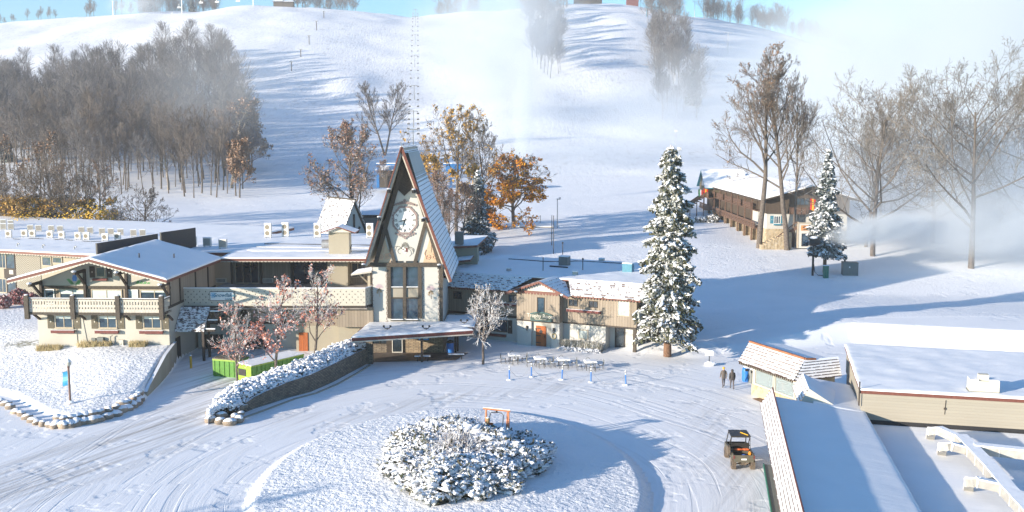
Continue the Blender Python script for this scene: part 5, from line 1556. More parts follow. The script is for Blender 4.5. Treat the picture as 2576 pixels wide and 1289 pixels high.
scallops(q, (pl2, -pp - .3, 5.72), (pr2, -pp - .3, 5.72), .24, m=0, t=.02, pitch=.33); q.box(pl2, pr2, -pp - .3, -pp, 5.72, 5.8)
scallops(q, (xl, -.78, ze_ - .02), (gxl, -.78, ze_ - .02), .17, m=0, t=.02, pitch=.32)
scallops(q, (gxr, -.78, ze_ - .02), (1.05, -.78, ze_ - .02), .17, m=0, t=.02, pitch=.32)
q.build('scalloped_fascia', M['trim'], wing)
for xx in (690, 1112):
    c = fw_.y(*zG(xx, 555 if xx < 900 else 590), yF); q = MB(); q.beam((c.x, yF - .05, 5.55), (c.x, -pp, 5.5), .16); bo = q.build('bracket', M['timber'], wing)
    s_ = MB(); s_.blob((c.x, yF + .05, 5.7), (.18, .2, .1), 3); s_.build('snow', M['snow'], bo)
q = MB(); q.slab([(xl - .5, run - .8, zt_ - .06), (.9, run - .8, zt_ - .06), (.9, dpt + 1, zt_ - .02), (xl - .5, dpt + 1, zt_ - .02)], .12); fr2 = q.build('flat_roof', M['trim'], wing)
snow_sheet(fr2, (xl - .5, run - .8, zt_ - .06), (.9, run - .8, zt_ - .06), (.9, dpt + 1, zt_ - .02), (xl - .5, dpt + 1, zt_ - .02), .14, seed=13)
def wr_z(x, y): return fw_.z(*zG(x, y), zt_ + .1)
def roofbox(name, pxy, w_, d_, h_, mat, snow=True):
    c = wr_z(*pxy); q = MB(); q.box(c.x - w_ / 2, c.x + w_ / 2, c.y, c.y + d_, zt_ + .08, zt_ + .1 + h_); o = q.build(name, M[mat], wing)
    if snow:
        s_ = MB(); s_.box(c.x - w_ / 2 - .02, c.x + w_ / 2 + .02, c.y - .02, c.y + d_ + .02, zt_ + .104 + h_, zt_ + .2 + h_); s_.build('snow', M['snow'], o)
    return o
roofbox('roof_unit', (1122, 357), 1.1, .9, 1.0, 'grey_metal'); roofbox('roof_vent', (1468, 320), .6, .5, .3, 'steel'); roofbox('roof_vent', (622, 405), .45, .4, .25, 'steel')
roofbox('roof_vent', (1227, 440), .5, .4, .3, 'cream'); roofbox('roof_unit', (1705, 415), 1.1, .8, .9, 'tealblue'); 
q = MB(); pts = [wr_z(*p) for p in ((625, 300), (760, 308), (950, 322), (1090, 325), (1240, 318), (1460, 330), (1770, 345))]
q.tube([(p.x, p.y, zt_ + .16) for p in pts], .05, 5); q.build('roof_pipe', M['black'], wing)
c = wr_z(1090, 372); q = MB(); q.beam((c.x - 1.2, c.y, zt_ + .17), (c.x + 1.1, c.y - .2, zt_ + .17), .14); q.build('roof_rail', M['black'], wing)
for (px2, h_) in (((940, 405), 1.6), ((1035, 245), 4.9), ((1119, 250), 1.5), ((1302, 395), 1.3)):
    c = wr_z(*px2); q = MB(); q.tube([(c.x, c.y, zt_), (c.x, c.y, zt_ + h_)], .05, 6)
    if h_ < 1.55: q.blob((c.x, c.y, zt_ + h_), .13, 1, n=(4, 6))
    q.build('roof_mast', M['black'], wing)
# right end: stair wing hint and AC box with snow
q = MB(); q.box(.06, 1.5, 3.5, 9.0, .0, 4.2); q.build('end_annex', M['boards_grey'], wing)
q = MB(); q.slab([(.06, 3.3, 4.45), (1.8, 3.3, 4.35), (1.8, 9.3, 4.35), (.06, 9.3, 4.45)], .15, 0, 1); q.build('annex_roof', [M['trim'], M['snow']], wing)
ac0 = P(*zG(1828, 1028), 0.1)
ab = thing('utility_cabinet', 'tall white cabinet standing behind the right end of the boarded wing', 'cabinet', ac0, RW)
q = MB(); q.box(-.35, .35, -.3, .3, .5, 1.9); q.build('cabinet', M['acwhite'], ab)
q = MB(); q.box(-.38, .38, -.33, .33, 1.904, 2.05); q.build('snow', M['snow'], ab)
q = MB(); q.box(-.33, .33, -.28, .28, .0, .498); q.build('stand', M['black'], ab)
# roofs between tower and wing seen behind
lk = thing('stair_tower', 'small link block with slanted snowy roof behind the clock tower', 'building', (-5.6, 119, 0), 0)
q = MB(); q.box(-1.2, 1.6, 0, 5, 0, 8.9); q.build('wall', M['stucco_y'], lk)
q = MB(); q.slab([(-1.6, -.5, 8.95), (1.6, -.5, 9.1), (2.7, 5, 9.7), (-1.6, 5, 9.7)], .25, 0, 1); q.build('roof', [M['trim'], M['snow_roof']], lk)
q = MB(); q.slab([(-.6, -3.0, 7.6), (.9, -3.0, 7.75), (1.2, -.1, 7.9), (-.6, -.1, 7.7)], .22, 0, 1); q.build('lower_roof', [M['trim'], M['snow_roof']], lk)
q = MB(); q.box(-1.0, .0, -.4, .6, 9.2, 10.6); q.build('chimney', M['grey_metal'], lk)

# ================================================================== far left lodge wing with the air conditioning units
LR2 = -R(21.0)
a = PD(120, 637, 125.0)
fd = Frame((a.x, a.y, 0), LR2)
lodge = thing('lodge_wing', 'long beige lodge wing with herringbone panels and flat snowy roof crowded with air conditioning units', 'building', fd.o, LR2)
zl = a.z
q = MB(); q.box(-40, 14, .9, 29, 0, zl - .2); q.build('wall', M['stucco_y'], lodge)
q = MB(); q.slab([(-42, 0, zl), (15, 0, zl), (15, 31, zl + .9), (-42, 31, zl + .9)], .32); ro = q.build('roof', M['trim'], lodge)
snow_sheet(ro, (-42, 0, zl), (15, 0, zl), (15, 31, zl + .9), (-42, 31, zl + .9), .15, cell=.8, seed=12)
q = MB(); scallops(q, (-42, -.0, zl - .3), (15, -.0, zl - .3), .1, t=.02, pitch=.45); q.build('scalloped_fascia', M['offwhite'], ro)
def lz(x, y): return fd.y(*zB(x, y), .9)
x0 = lz(160, 200).x; x1 = lz(408, 200).x
q = MB(); q.box(x0, x1, .84, .896, 1.9, zl - .35); hb = q.build('herringbone_panel', M['siding'], lodge)
q = MB(); xm = (x0 + x1) / 2
for k in range(34):
    zz = 1.9 + k * .26
    for s_ in (-1, 1):
        L_ = (x1 - x0) / 2; za = zz; zb_ = zz + L_ * .9 * -1
        p0 = (xm, za); p1 = (xm + s_ * L_, zb_)
        if p0[1] > zl - .4:
            t = (p0[1] - (zl - .4)) / (p0[1] - p1[1]); 
            if t >= 1: continue
            p0 = (p0[0] + (p1[0] - p0[0]) * t, zl - .4)
        if p1[1] < 1.95:
            if p0[1] <= 2: continue
            t = (p0[1] - 1.95) / (p0[1] - p1[1]); p1 = (p0[0] + (p1[0] - p0[0]) * t, 1.95)
        q.beam((p0[0], .835, p0[1]), (p1[0], .835, p1[1]), .02, .035)
q.build('board_joints', M['timber_g'], hb)
for (xa, ya, xb, yb, n_) in [(70, 140, 150, 290, 1), (82, 378, 165, 530, 1), (0, 135, 60, 285, 2), (0, 390, 68, 530, 2), (430, 170, 520, 260, 1), (535, 175, 630, 235, 1)]:
    A = lz(xa, yb); B = lz(xb, ya); window(lodge, A.x, A.z, B.x - A.x, B.z - A.z, .84, n_, fm='window_trim' if n_ == 2 or xa > 400 else 'timber', gm='glass_b', dep=.05)
A = lz(66, 600); B = lz(160, 140)
q = MB(); q.box(A.x - .1, B.x + .1, .845, .898, 1.2, zl - .35); q.build('timber_bay', M['timber'], lodge)
for yy in (325, 563):
    A = lz(100, yy + 20); B = lz(138, yy - 20); q = MB(); q.box(A.x, B.x, .8, .838, A.z, B.z); q.build('panel_ornament', M['offwhite'], lodge)
# AC units on the roof
def ac_unit_mesh():
    b = MB(); b.box(-.42, .42, -.17, .17, .12, .98); b.box(-.36, -.3, -.15, .15, 0, .12); b.box(.3, .36, -.15, .15, 0, .12)
    return b
def ac_unit(loc, rz, label, group, sc=1.0, face='round', double=False):
    t = thing('air_conditioner', label, 'air conditioner', loc, rz, group); t.scale = (sc,) * 3
    b = MB(); H_ = 1.75 if double else .98
    b.box(-.42, .42, -.17, .17, .12, H_); b.box(-.36, -.3, -.15, .15, 0, .12); b.box(.3, .36, -.15, .15, 0, .12); b.build('casing', M['acwhite'], t)
    g = MB()
    if face == 'round':
        g.disc((-.06, -.174, .55), .28, n=18)
        if double: g.disc((-.06, -.174, 1.3), .28, n=18)
    else:
        for k in range(8): g.box(-.36, .36, -.178, -.171, .2 + k * .09, .255 + k * .09)
    g.build('fan_grille', M['grille'], t)
    s_ = MB(); s_.box(-.43, .43, -.18, .18, H_ + .004, H_ + .06); s_.build('snow', M['snow'], t)
    return t
front = [(90, 1050), (248, 1045), (330, 1047), (505, 1055), (625, 1060), (787, 1072), (873, 1075), (1060, 1085), (1185, 1075)]
back = [(35, 975), (112, 975), (307, 990), (390, 992), (518, 997), (607, 1000), (822, 1012), (910, 1015), (1030, 1025), (1118, 1028), (1215, 1032), (1345, 1040), (1437, 1040)]
NUM = ['first', 'second', 'third', 'fourth', 'fifth', 'sixth', 'seventh', 'eighth', 'ninth', 'tenth', 'eleventh', 'twelfth', 'thirteenth']
def roofpt(u, v):
    z_ = zl + .3
    for _ in range(6):
        p = P(u, v, z_); l_ = fd.loc(p); z_ = zl + .14 + .9 * max(l_.y, 0) / 31
    return p
for i, (x, y) in enumerate(front):
    p = roofpt(*zA(x, y)); ac_unit(p, R(4 * math.sin(i)), 'fan unit with round grille, %s from the left in the lodge roof front row' % NUM[i], 'round grille units on the lodge roof', .95)
for i, (x, y) in enumerate(back):
    p = roofpt(*zA(x, y)); ac_unit(p, R(14), 'slatted condenser, %s from the left in the back row of the lodge roof' % NUM[i], 'slatted units on the lodge roof', .95, 'slat')
for i, (x, y) in enumerate([(35, 918), (110, 925)]):
    p = roofpt(*zA(x, y + 15)); ac_unit(p, R(14), ['snow topped condenser at the far left back edge of the lodge roof', 'dark sided condenser at the back edge of the lodge roof, left end'][i], 'slatted units on the lodge roof', .95, 'slat')
for i, (x, y) in enumerate([(175, 1140), (430, 1155), (750, 1172)]):
    p = roofpt(*zA(x, y)); q = MB(); l_ = fd.loc(p)
    q.tube([(l_.x, l_.y, p.z - .05), (l_.x, l_.y, p.z + .3), (l_.x + .15, l_.y, p.z + .42), (l_.x + .35, l_.y, p.z + .3)], .09, 7); q.build('roof_vent', M['steel'], lodge)
q = MB(); rr_ = random.Random(8)
for i, (x, y) in enumerate(front):
    p = fd.loc(roofpt(*zA(x + 40, y + 15)))
    q.tube([(p.x, p.y, p.z + .04), (p.x + .6, p.y - .3, p.z + .05), (p.x + 1.5, p.y + rr_.uniform(-.4, .3), p.z + .04)], .035, 4)
q.build('refrigerant_lines', M['black'], lodge)
# units on the middle roof
dz = 8.4 + .14
for i, (x, y, dbl, lb) in enumerate([(1090, 515, 1, 'tall twin fan unit, leftmost of three along the back of the middle roof'), (1265, 508, 1, 'tall twin fan unit, middle of three along the back of the middle roof'), (1588, 515, 1, 'tall twin fan unit just left of the chimney cap on the middle flat roof'),
                                     (2115, 518, 1, 'tall twin fan unit half hidden behind the clock tower rake'), (330, 598, 0, 'louvred condenser on legs, leftmost of three beside the low gable roof'), (478, 610, 0, 'louvred condenser with grey front, middle of three beside the low gable roof'), (635, 628, 0, 'louvred condenser on legs, rightmost of three beside the low gable roof')]):
    p = P(*zC(x, y), dz); ac_unit(p, R(-6), lb, 'units on the middle flat roof', 1.05 if dbl else 1.12, 'round' if dbl else 'slat', bool(dbl))
# dark parapet screen between the roofs
scn = thing('roof_screen', 'long black parapet screen between the left flat roofs', 'parapet', (0, 0, 0))
q = MB(); A = PD(243, 633, 105.0); B = PD(396, 606, 114.5); C_ = PD(404, 604, 115.2); D_ = PD(491, 592, 121.5)
for (a, b, h0, h1) in ((A, B, .85, .8), (C_, D_, .85, .9)):
    n_ = Vector((.09, -.03, 0))
    up0, up1 = Vector((0, 0, h0)), Vector((0, 0, h1)); dn = Vector((0, 0, -2.0))
    q.q(a + n_ + dn, b + n_ + dn, b + n_ + up1, a + n_ + up0); q.q(b - n_ + dn, a - n_ + dn, a - n_ + up0, b - n_ + up1)
    q.q(a + n_ + up0, b + n_ + up1, b - n_ + up1, a - n_ + up0, m=1); q.q(a - n_ + dn, a + n_ + dn, a + n_ + up0, a - n_ + up0); q.q(b + n_ + dn, b - n_ + dn, b - n_ + up1, b + n_ + up1)
q.build('panel', [M['black'], M['snow']], scn)

# ================================================================== right foreground: ticket booth, entrance roof, flat building
AR = -R(10.7)
e0 = P(1914.7, 1018.9, 3.0)
fa = Frame((e0.x, e0.y, 0), AR)
arc = thing('arcade_building', 'low long building with tiled mansard edge and broad smooth snowy roof in the right foreground', 'building', fa.o, AR)
q = MB(); zrr = 4.24
courses(q, (0, -26, 3.0), (0, 0, 3.0), (.78, -26, zrr), (.78, 0, zrr), 6, .12)
q.q((0, -26, 2.94), (0, 0, 2.94), (.9, 0, 2.94), (.9, -26, 2.94), m=2); q.q((0, 0, 2.94), (0, 0, 3.0), (.78, 0, zrr), (.9, 0, 2.94), m=2)
ro = q.build('mansard_roof', [M['tread'], M['lip_few'], M['trim']], arc)
q = MB(); q.tube([(.74, 0, zrr + .03), (.74, -26, zrr + .03)], .05, 6); q.build('ridge_trim', M['trim'], ro)
q = MB(); q.slab([(.84, -26, 3.5), (7.05, -26, 2.62), (7.05, 8.2, 2.62), (3.6, 8.2, 3.15), (3.6, 0.05, 3.15), (.84, .05, 3.5)], .35, 1, 1); ro2 = q.build('flat_roof', [M['snow_roof'], M['trim']], arc)
snow_sheet(ro2, (.84, -26, 3.5), (7.05, -26, 2.62), (7.05, .1, 2.62), (.84, .1, 3.5), .16, over=.04, amp=.12, seed=10)
snow_sheet(ro2, (3.6, .0, 3.15), (7.05, .0, 2.62), (7.05, 8.2, 2.62), (3.6, 8.2, 3.15), .16, over=.04, amp=.12, seed=11)
q = MB(); q.box(1.0, 6.9, -26, -.02, 0, 2.4); q.box(3.75, 6.9, -.02, 8, 0, 2.4); q.build('wall', M['stucco_y'], arc)
# little tiled gablet with its open end to the camera
q = MB()
courses(q, (2.6, .5, 3.0), (2.6, 5.6, 3.0), (3.3, .9, 4.1), (3.3, 5.6, 4.1), 5, .08)
q.q((3.3, .9, 4.1), (3.3, 5.6, 4.1), (6.0, 5.6, 2.8), (5.4, .4, 2.85), m=3)
q.q((2.6, .5, 3.0), (5.4, .4, 2.85), (3.3, .9, 4.1), m=2)
q.build('gablet', [M['tread'], M['lip_few'], M['cream'], M['snow_roof']], arc)
# booth with mansard, windows and stone base
BR = -R(67.5)
b0 = P(1890, 993.5, 0)
fb_ = Frame((b0.x, b0.y, 0), BR)        # x runs along the window front to the right (towards camera)
booth = thing('ticket_booth', 'ticket booth with snowy tiled mansard roof, large windows and fieldstone base', 'ticket booth', fb_.o, BR)
q = MB(); q.box(0, 6.5, 0, 3.2, 0, .95); q.build('stone_base', M['field'], booth)
q = MB(); q.box(.05, .35, .05, 3.5, .95, 2.95); q.box(5.7, 6.2, .05, 3.5, .95, 2.95); q.box(.35, 5.7, .05, 3.5, 2.5, 2.95); q.box(.35, 5.7, 2.2, 3.5, .95, 2.5); q.box(.35, 5.7, .05, 2.2, .951, 1.0); q.build('wall', M['cream'], booth)
def glassy(name):
    m, n, l, b = newmat(name); b.inputs['Base Color'].default_value = (.75, .87, .9, 1); b.inputs['Roughness'].default_value = .04
    b.inputs['Transmission Weight'].default_value = .75; b.inputs['IOR'].default_value = 1.1; return m
M['clear'] = glassy('clear_glass')
for x_ in (.4, 3.1):
    window(booth, x_, 1.0, 2.6, 1.5, .1, 1, fm='cream', gm='clear', fw=.09, dep=.12)
q = MB(); q.box(1.2, 1.4, .9, 1.1, 1.0, 2.5); q.box(2.2, 5.6, 1.0, 1.5, 1.0, 1.6); q.build('ticket_counter', plain('counter_brown', (.3, .12, .08), .6), booth)
ev = -1.15
q = MB()
L_, Rr_ = -.33, 7.07; yb2 = 3.4
RL = (-.7, .2, 4.35); RRt = (6.6, .2, 4.35)
courses(q, (L_, ev, 2.9), (Rr_, ev, 2.9), RL, RRt, 7, .12)
courses(q, (Rr_, ev, 2.9), (Rr_, yb2, 2.9), RRt, (6.6, yb2, 4.35), 7, .1)
q.q((L_, ev, 2.85), (Rr_, ev, 2.85), (Rr_, yb2, 2.85), (L_, yb2, 2.85), m=2)
q.q(RL, RRt, (6.6, yb2, 4.0), (-.7, yb2, 4.0), m=3)
q.q((L_, ev, 2.85), (L_, ev, 2.9), RL, (-.7, yb2, 4.0), (L_, yb2, 2.85), m=2)
ro = q.build('mansard_roof', [M['tread'], M['lip_few'], M['trim'], M['snow_roof']], booth)
q = MB(); q.beam((RL[0], RL[1], RL[2] + .08), (RRt[0], RRt[1], RRt[2] + .08), .2, .16); q.beam((RRt[0], RRt[1], RRt[2] + .08), (6.6, 1.2, 4.33), .18, .14); q.build('ridge_board', plain('rusty_ridge', (.3, .12, .06), .7, .3), ro)
q = MB()
for k in range(29): q.box(L_ + .1 + k * .25, L_ + .2 + k * .25, ev - .03, ev + .06, 2.7, 2.86)
q.build('dentil_course', M['timber'], ro)
q = MB(); q.box(L_ + .05, Rr_ - .02, ev + .06, ev + .12, 2.68, 2.848); q.build('fascia', M['cream'], ro)
mat_ = thing('door_mat', 'brown muddy mat area at the foot of the ticket booth', 'mat', fb_.W(1.2, -.75, .02), BR)
q = MB(); q.box(0, 3.3, 0, .72, 0, .02); q.build('mat', plain('muddy_brown', (.2, .12, .07), .9, .35, 4), mat_)
trashcan('bright blue bin with snow-capped dome lid at the ticket booth corner', P(*( (lambda x, y: ((2650 + x / 4.957) * .67083, (1340 + y / 4.957) * .67083))(730, 448)), 0), 'blue', 1.05, .36, True)
trashcan('grey slatted bin with snow-capped lid right next to the blue bin', P(*( (lambda x, y: ((2650 + x / 4.957) * .67083, (1340 + y / 4.957) * .67083))(838, 478)), 0), 'grey_metal', 1.0, .31, True)
# big flat building
KR = -R(14.0)
k0 = P(2164, 978, 4.4)
fk_ = Frame((k0.x, k0.y, 0), KR)
hall = thing('flat_hall', 'large pale yellow sided hall with vast snow covered flat roof', 'building', fk_.o, KR)
q = MB(); q.box(.12, 32, .12, 15, 2.2, 4.1); q.build('wall', M['siding'], hall)
q = MB(); q.box(.2, 32, .2, 15, 0, 2.2); q.build('foundation', M['black'], hall)
q = MB(); q.slab([(0, 0, 4.28), (33, 0, 4.28), (33, 15.6, 4.28), (0, 15.6, 4.28)], .22); ro = q.build('roof', M['trim'], hall)
snow_sheet(ro, (.0, .0, 4.28), (33, .0, 4.28), (33, 15.6, 4.28), (.0, 15.6, 4.28), .16, seed=9, mat=snow_mat('hall_snow', .02, .6, fine=.002, wind=.014))
c = fk_.z(*zK(1850, 478), 4.42)
hv = thing('roof_exhaust', 'cream boxy exhaust unit with cowl on the hall roof', 'rooftop unit', fk_.W(c.x, c.y, 4.42), KR)
q = MB(); q.box(-.95, .95, -.5, .5, .08, .8); q.build('casing', M['cream'], hv)
q = MB(); q.box(-.35, .3, -.25, .25, .8, 1.2); q.build('cowl', M['cream'], hv); q = MB(); q.box(-1., 1., -.52, .52, 0, .08); q.build('base', M['grey_metal'], hv)
q = MB(); q.box(-.93, -.37, -.48, .48, .804, .88); q.box(.32, .93, -.48, .48, .804, .88); q.build('snow', M['snow'], hv)
a = fk_.y(*zN_ if False else (( (3400 + 612 / 4.298) * .67083, (1400 + 640 / 4.298) * .67083)), .12)
q = MB(); q.tube([(a.x, .1, 2.9), (a.x + .03, .08, 3.9)], .02, 5); q.box(a.x - .07, a.x + .07, .04, .118, 3.25, 3.38); q.build('wall_light', M['timber'], hall)
q = MB(); q.tube([(-.05, -.05, 3.2), (-.05, -.05, 4.9)], .05, 6); q.build('mast', M['timber'], hall)
# sunken service roof with ducts
sy = thing('service_roof', 'low snow covered service roof with air ducts beside the hall', 'roof', fk_.o, KR)
q = MB(); q.slab([(-1.2, .1, 1.9), (33, .1, 1.9), (33, -24, 1.9), (-6, -24, 1.9)], 1.8, 1, 0); q.build('snowy_roof', [M['snow_roof'], M['stucco_y']], sy)
def kz(x, y, z=2.5): return fk_.z(*zK(x, y), z)
def duct(label, pts, w_=.75, h_=.6):
    t = thing('air_duct', label, 'air duct', fk_.o, KR, 'air ducts on the service roof')
    q = MB(); s_ = MB()
    for a, b in zip(pts[:-1], pts[1:]):
        q.beam(a, b, w_, h_); A = Vector(a) + Vector((0, 0, h_ / 2 + .05)); B = Vector(b) + Vector((0, 0, h_ / 2 + .05)); s_.beam(A, B, w_ * .96, .09)
    q.build('casing', plain('dull_duct_metal', (.38, .37, .34), .6, .15, 3), t); s_.build('snow', M['snow'], t)
    j = MB(); 
    for a, b in zip(pts[:-1], pts[1:]):
        n_ = int((Vector(b) - Vector(a)).length / 1.3)
        for k in range(n_ + 1):
            p = Vector(a).lerp(Vector(b), k / max(n_, 1)); d = (Vector(b) - Vector(a)).normalized() * .03; j.beam(p - d, p + d, w_ + .05, h_ + .05)
    j.build('joint_bands', M['acwhite'], t)
    return t
def hook(x, y):     # inlet that bends down to the roof
    a = kz(x, y, 2.0)
    return a
m1 = [kz(1700, 800, 2.75), kz(1790, 890, 2.75), kz(1905, 1010, 2.75), kz(2020, 1150, 2.75), kz(2150, 1290, 2.75), kz(2300, 1460, 2.75)]
duct('long main duct running diagonally towards the camera', [tuple(p) for p in m1], .8, .5)
duct('straight side duct branching off to the right edge', [tuple(kz(1790, 865, 2.8)), tuple(kz(2130, 900, 2.8)), tuple(kz(2500, 940, 2.8))], .7, .5)
for lb, (x0, y0), (x1, y1), (x2, y2) in (('curved inlet duct nearest the hall wall', (1500, 770), (1560, 740), (1690, 810)), ('curved inlet duct in the middle of the service roof', (1575, 875), (1640, 845), (1730, 880)), ('curved inlet duct nearest the camera', (1755, 1110), (1810, 1085), (1960, 1130))):
    a = kz(x0, y0, 2.1); b = kz(x0 + 5, y0 - 25, 2.75); c = kz(x1, y1, 3.0); d = kz(x2, y2, 2.7)
    duct(lb, [(a.x, a.y, 1.9), (b.x, b.y, 2.7), (c.x, c.y, 2.95), (d.x, d.y, 2.75)], .5, .42)
# green edged ramp beside the arcade
rp = thing('metal_ramp', 'grey metal ramp with green edge along the arcade wall behind the buggy', 'ramp', fa.o, AR)
q = MB(); q.slab([(.0, -21, .5), (.95, -21, .5), (.95, -5.6, .5), (.0, -5.6, .5)], .35); q.build('deck', M['grey_metal'], rp)
q = MB(); q.beam((-.04, -21, .45), (-.04, -5.6, .45), .07, .22); q.build('edge', M['green_metal'], rp)
# ================================================================== chalet on the slope at the right
ch0 = P(1926.6, 608.9, 3.7)
fc = Frame((ch0.x, ch0.y, 3.7), R(0.0))
chal = thing('slope_chalet', 'long alpine chalet with brown balconies, stone base and snowy gabled roofs behind tall trees', 'building', fc.o, 0)
Wc = 13.6
q = MB(); q.box(0, Wc, 0, 11, -1.5, 2.2); q.build('stone_base', M['field'], chal)
q = MB(); q.box(.03, Wc - .03, .04, 11, 2.2, 4.8); q.build('plaster_wall', M['stucco_w'], chal)
dk = boards('dark_chalet_boards', (.075, .055, .04), .25, .4)
q = MB(); q.prism([(-.25, 4.8), (Wc + .2, 4.8), (Wc + .2, 7.3), (7.3, 9.2), (-.25, 7.2)], -.25, 11, 'y'); q.build('timber_wall', dk, chal)
q = MB()
q.slab([(-1.4, -1.5, 7.15), (7.3, -1.5, 9.45), (7.3, 56, 9.45), (-1.4, 56, 7.15)], .25); q.slab([(7.3, -1.5, 9.45), (15.6, -1.5, 7.0), (15.6, 56, 7.0), (7.3, 56, 9.45)], .25)
ro = q.build('roof', M['tealblue'] if False else M['timber'], chal)
q = MB(); q.slab([(-1.35, -1.45, 7.3), (7.3, -1.45, 9.62), (7.3, 55.9, 9.62), (-1.35, 55.9, 7.3)], .146); q.slab([(7.3, -1.45, 9.62), (15.5, -1.45, 7.15), (15.5, 55.9, 7.15), (7.3, 55.9, 9.62)], .146); q.build('snow', M['snow_roof'], ro)
# upstairs balcony in front
x0 = fc.y(*zJ(1120, 560), -1.2).x; x1 = fc.y(*zJ(1330, 560), -1.2).x
q = MB(); q.box(x0, x1 + 2, -1.3, -.25, 4.75, 4.9); q.box(x0, x1 + 2, -1.34, -1.28, 4.9, 5.9); [q.box(x0 + k * .9, x0 + k * .9 + .12, -1.42, -1.3, 4.7, 6.0) for k in range(7)]; q.build('balcony', M['brownwood'], chal)
for (xa, ya, xb, yb, c, n_, g_, f_) in [(975, 632, 1040, 705, .03, 3, 'glass_b', 'white'), (1190, 620, 1265, 705, .03, 1, 'glass', 'black'), (1175, 470, 1300, 535, -.25, 3, 'glass_b', 'timber')]:
    x, z, w_, h_ = px_rect(fc, zJ(xa, yb), zJ(xb, ya), c); window(chal, x, z, w_, h_, c - .003, n_, fm=f_, gm=g_)
x, z, w_, h_ = px_rect(fc, zJ(943, 702), zJ(1075, 632), .03)
shutter(chal, x, z, w_ * .24, h_, .03, 'tealblue'); shutter(chal, x + w_ * .76, z, w_ * .24, h_, .03, 'tealblue')
q = MB(); q.box(x + w_ * .25, x + w_ * .75, -.25, .0, z - .3, z - .05); q.build('flower_box', M['tealblue'], chal)
# left side: two galleries with brown rails, dark recess behind
q = MB(); q.box(.5, 10, 11, 55, -1.5, 7.0); q.build('wing_wall', M['stucco_y'], chal)
dkt = MB(); dkt.box(-1.3, .5, 2.0, 55, 5.0, 5.15); dkt.box(-1.5, .5, 2.0, 55, 2.0, 2.18); dkt.build('gallery_floor', M['brownwood'], chal)
q = MB(); q.box(.3, .49, 2.0, 55, 2.2, 4.9); q.box(.3, .49, 2.0, 55, 5.2, 7.0); q.build('gallery_back', dk, chal)
q = MB()
for k in range(22): q.box(-1.55, -1.45, 2 + k * 2.4, 2.15 + k * 2.4, 2.0, 3.15)
for zz in (2.25, 2.52, 2.79, 3.02): q.box(-1.53, -1.48, 2.0, 54, zz, zz + .2)
q.build('lower_railing', M['brownwood'], chal)
q = MB()
for k in range(10): q.box(-1.35, -1.25, 6 + k * 4.8, 6.14 + k * 4.8, 5.0, 6.15)
for a in range(6):
    for zz in (5.25, 5.52, 5.79, 6.02): q.box(-1.33, -1.28, 6 + a * 8, 12.5 + a * 8, zz, zz + .2)
q.build('upper_railing', M['brownwood'], chal)
for k in range(9):
    q = MB(); q.box(-1.4, -1.2, 5 + k * 5.6, 5.22 + k * 5.6, -1.0, 7.1); q.build('gallery_post', M['brownwood'], chal)
    q = MB(); q.prism([(-1.3, -1.4), (-.2, -1.4), (-.2, 1.95), (-1.3, 1.95)], 5.5 + k * 5.6, 6.2 + k * 5.6, 'y'); q.build('buttress', M['ledge_tan'], chal)
q = MB(); q.box(.1, .48, 2, 54, -1.2, 1.9); q.build('lower_back', M['ledge_tan'], chal)
# cross gable near the far end and the side stairs
q = MB(); q.prism([(41, 5), (49, 5), (49, 7.2), (45, 10.3), (41, 7.2)], -2.5, 6, 'x'); q.build('cross_gable_wall', M['shutter'], chal)
q = MB(); q.slab([(-3.0, 40.2, 7.0), (-3.0, 45, 10.6), (6, 45, 10.6), (6, 40.2, 7.0)][::-1], .2, 0, 1); q.slab([(-3.0, 45, 10.6), (-3.0, 49.8, 7.0), (6, 49.8, 7.0), (6, 45, 10.6)][::-1], .2, 0, 1)
q.build('cross_gable_roof', [M['tealblue'], M['snow_roof']], chal)
q = MB(); q.box(-2.56, -2.5, 43.8, 46.2, 7.2, 8.6); q.build('gable_window', M['glass_b'], chal)
st = MB()
for k in range(12): st.box(-3.6 - .5 * k, -3.1 - .5 * k, 40, 42, 4.8 - .38 * k, 5.0 - .38 * k)
st.beam((-2.5, 40, 6.0), (-9.2, 40, 1.4), .1, .5); st.beam((-2.5, 42, 6.0), (-9.2, 42, 1.4), .1, .5)
for k in range(5): st.box(-3.3 - 1.4 * k, -3.15 - 1.4 * k, 39.9, 40.05, 0, 5.8 - 1.05 * k)
st.box(-2.6, -1.4, 38, 49.5, 4.9, 5.05); st.box(-2.7, -2.6, 38, 49.5, 5.05, 6.1)
st.build('side_stairs', M['brownwood'], chal)
# entrance porch with brown sign, stairs on both sides
pf = thing('entrance_kiosk', 'small white entrance kiosk with orange brown sign and dark door below the chalet balcony', 'kiosk', (0, 0, 0))
a = P(2008, 620, 3.5); b = P(2042, 620, 3.5); y0_ = a.y
q = MB(); q.box(a.x, b.x, y0_, y0_ + 2.2, 3.2, 7.2); q.build('wall', M['stucco_w'], pf)
q = MB(); q.box(a.x - .25, a.x + .0, y0_ - .05, y0_ + .2, 3.2, 7.5); q.box(b.x, b.x + .25, y0_ - .05, y0_ + .2, 3.2, 7.5); q.box(a.x - .25, b.x + .25, y0_ - .1, y0_ + .22, 7.2, 7.4); q.build('post_frame', M['window_trim'], pf)
q = MB(); q.box(a.x + .35, b.x - .35, y0_ - .1, y0_ - .003, 6.1, 6.95); sg_ = q.build('sign', plain('orange_wood_sign', (.5, .22, .07), .7), pf)
text('Ziele', .5, 'timber', sg_, ((a.x + b.x) / 2, y0_ - .12, 6.68), shear=.2); text('Rentals', .26, 'timber', sg_, ((a.x + b.x) / 2, y0_ - .12, 6.27), shear=.1)
window(pf, a.x + .5, 3.5, 1.1, 2.1, y0_ - .003, 1, fm='black', gm='glass_b', name='door', fw=.1)
q = MB()
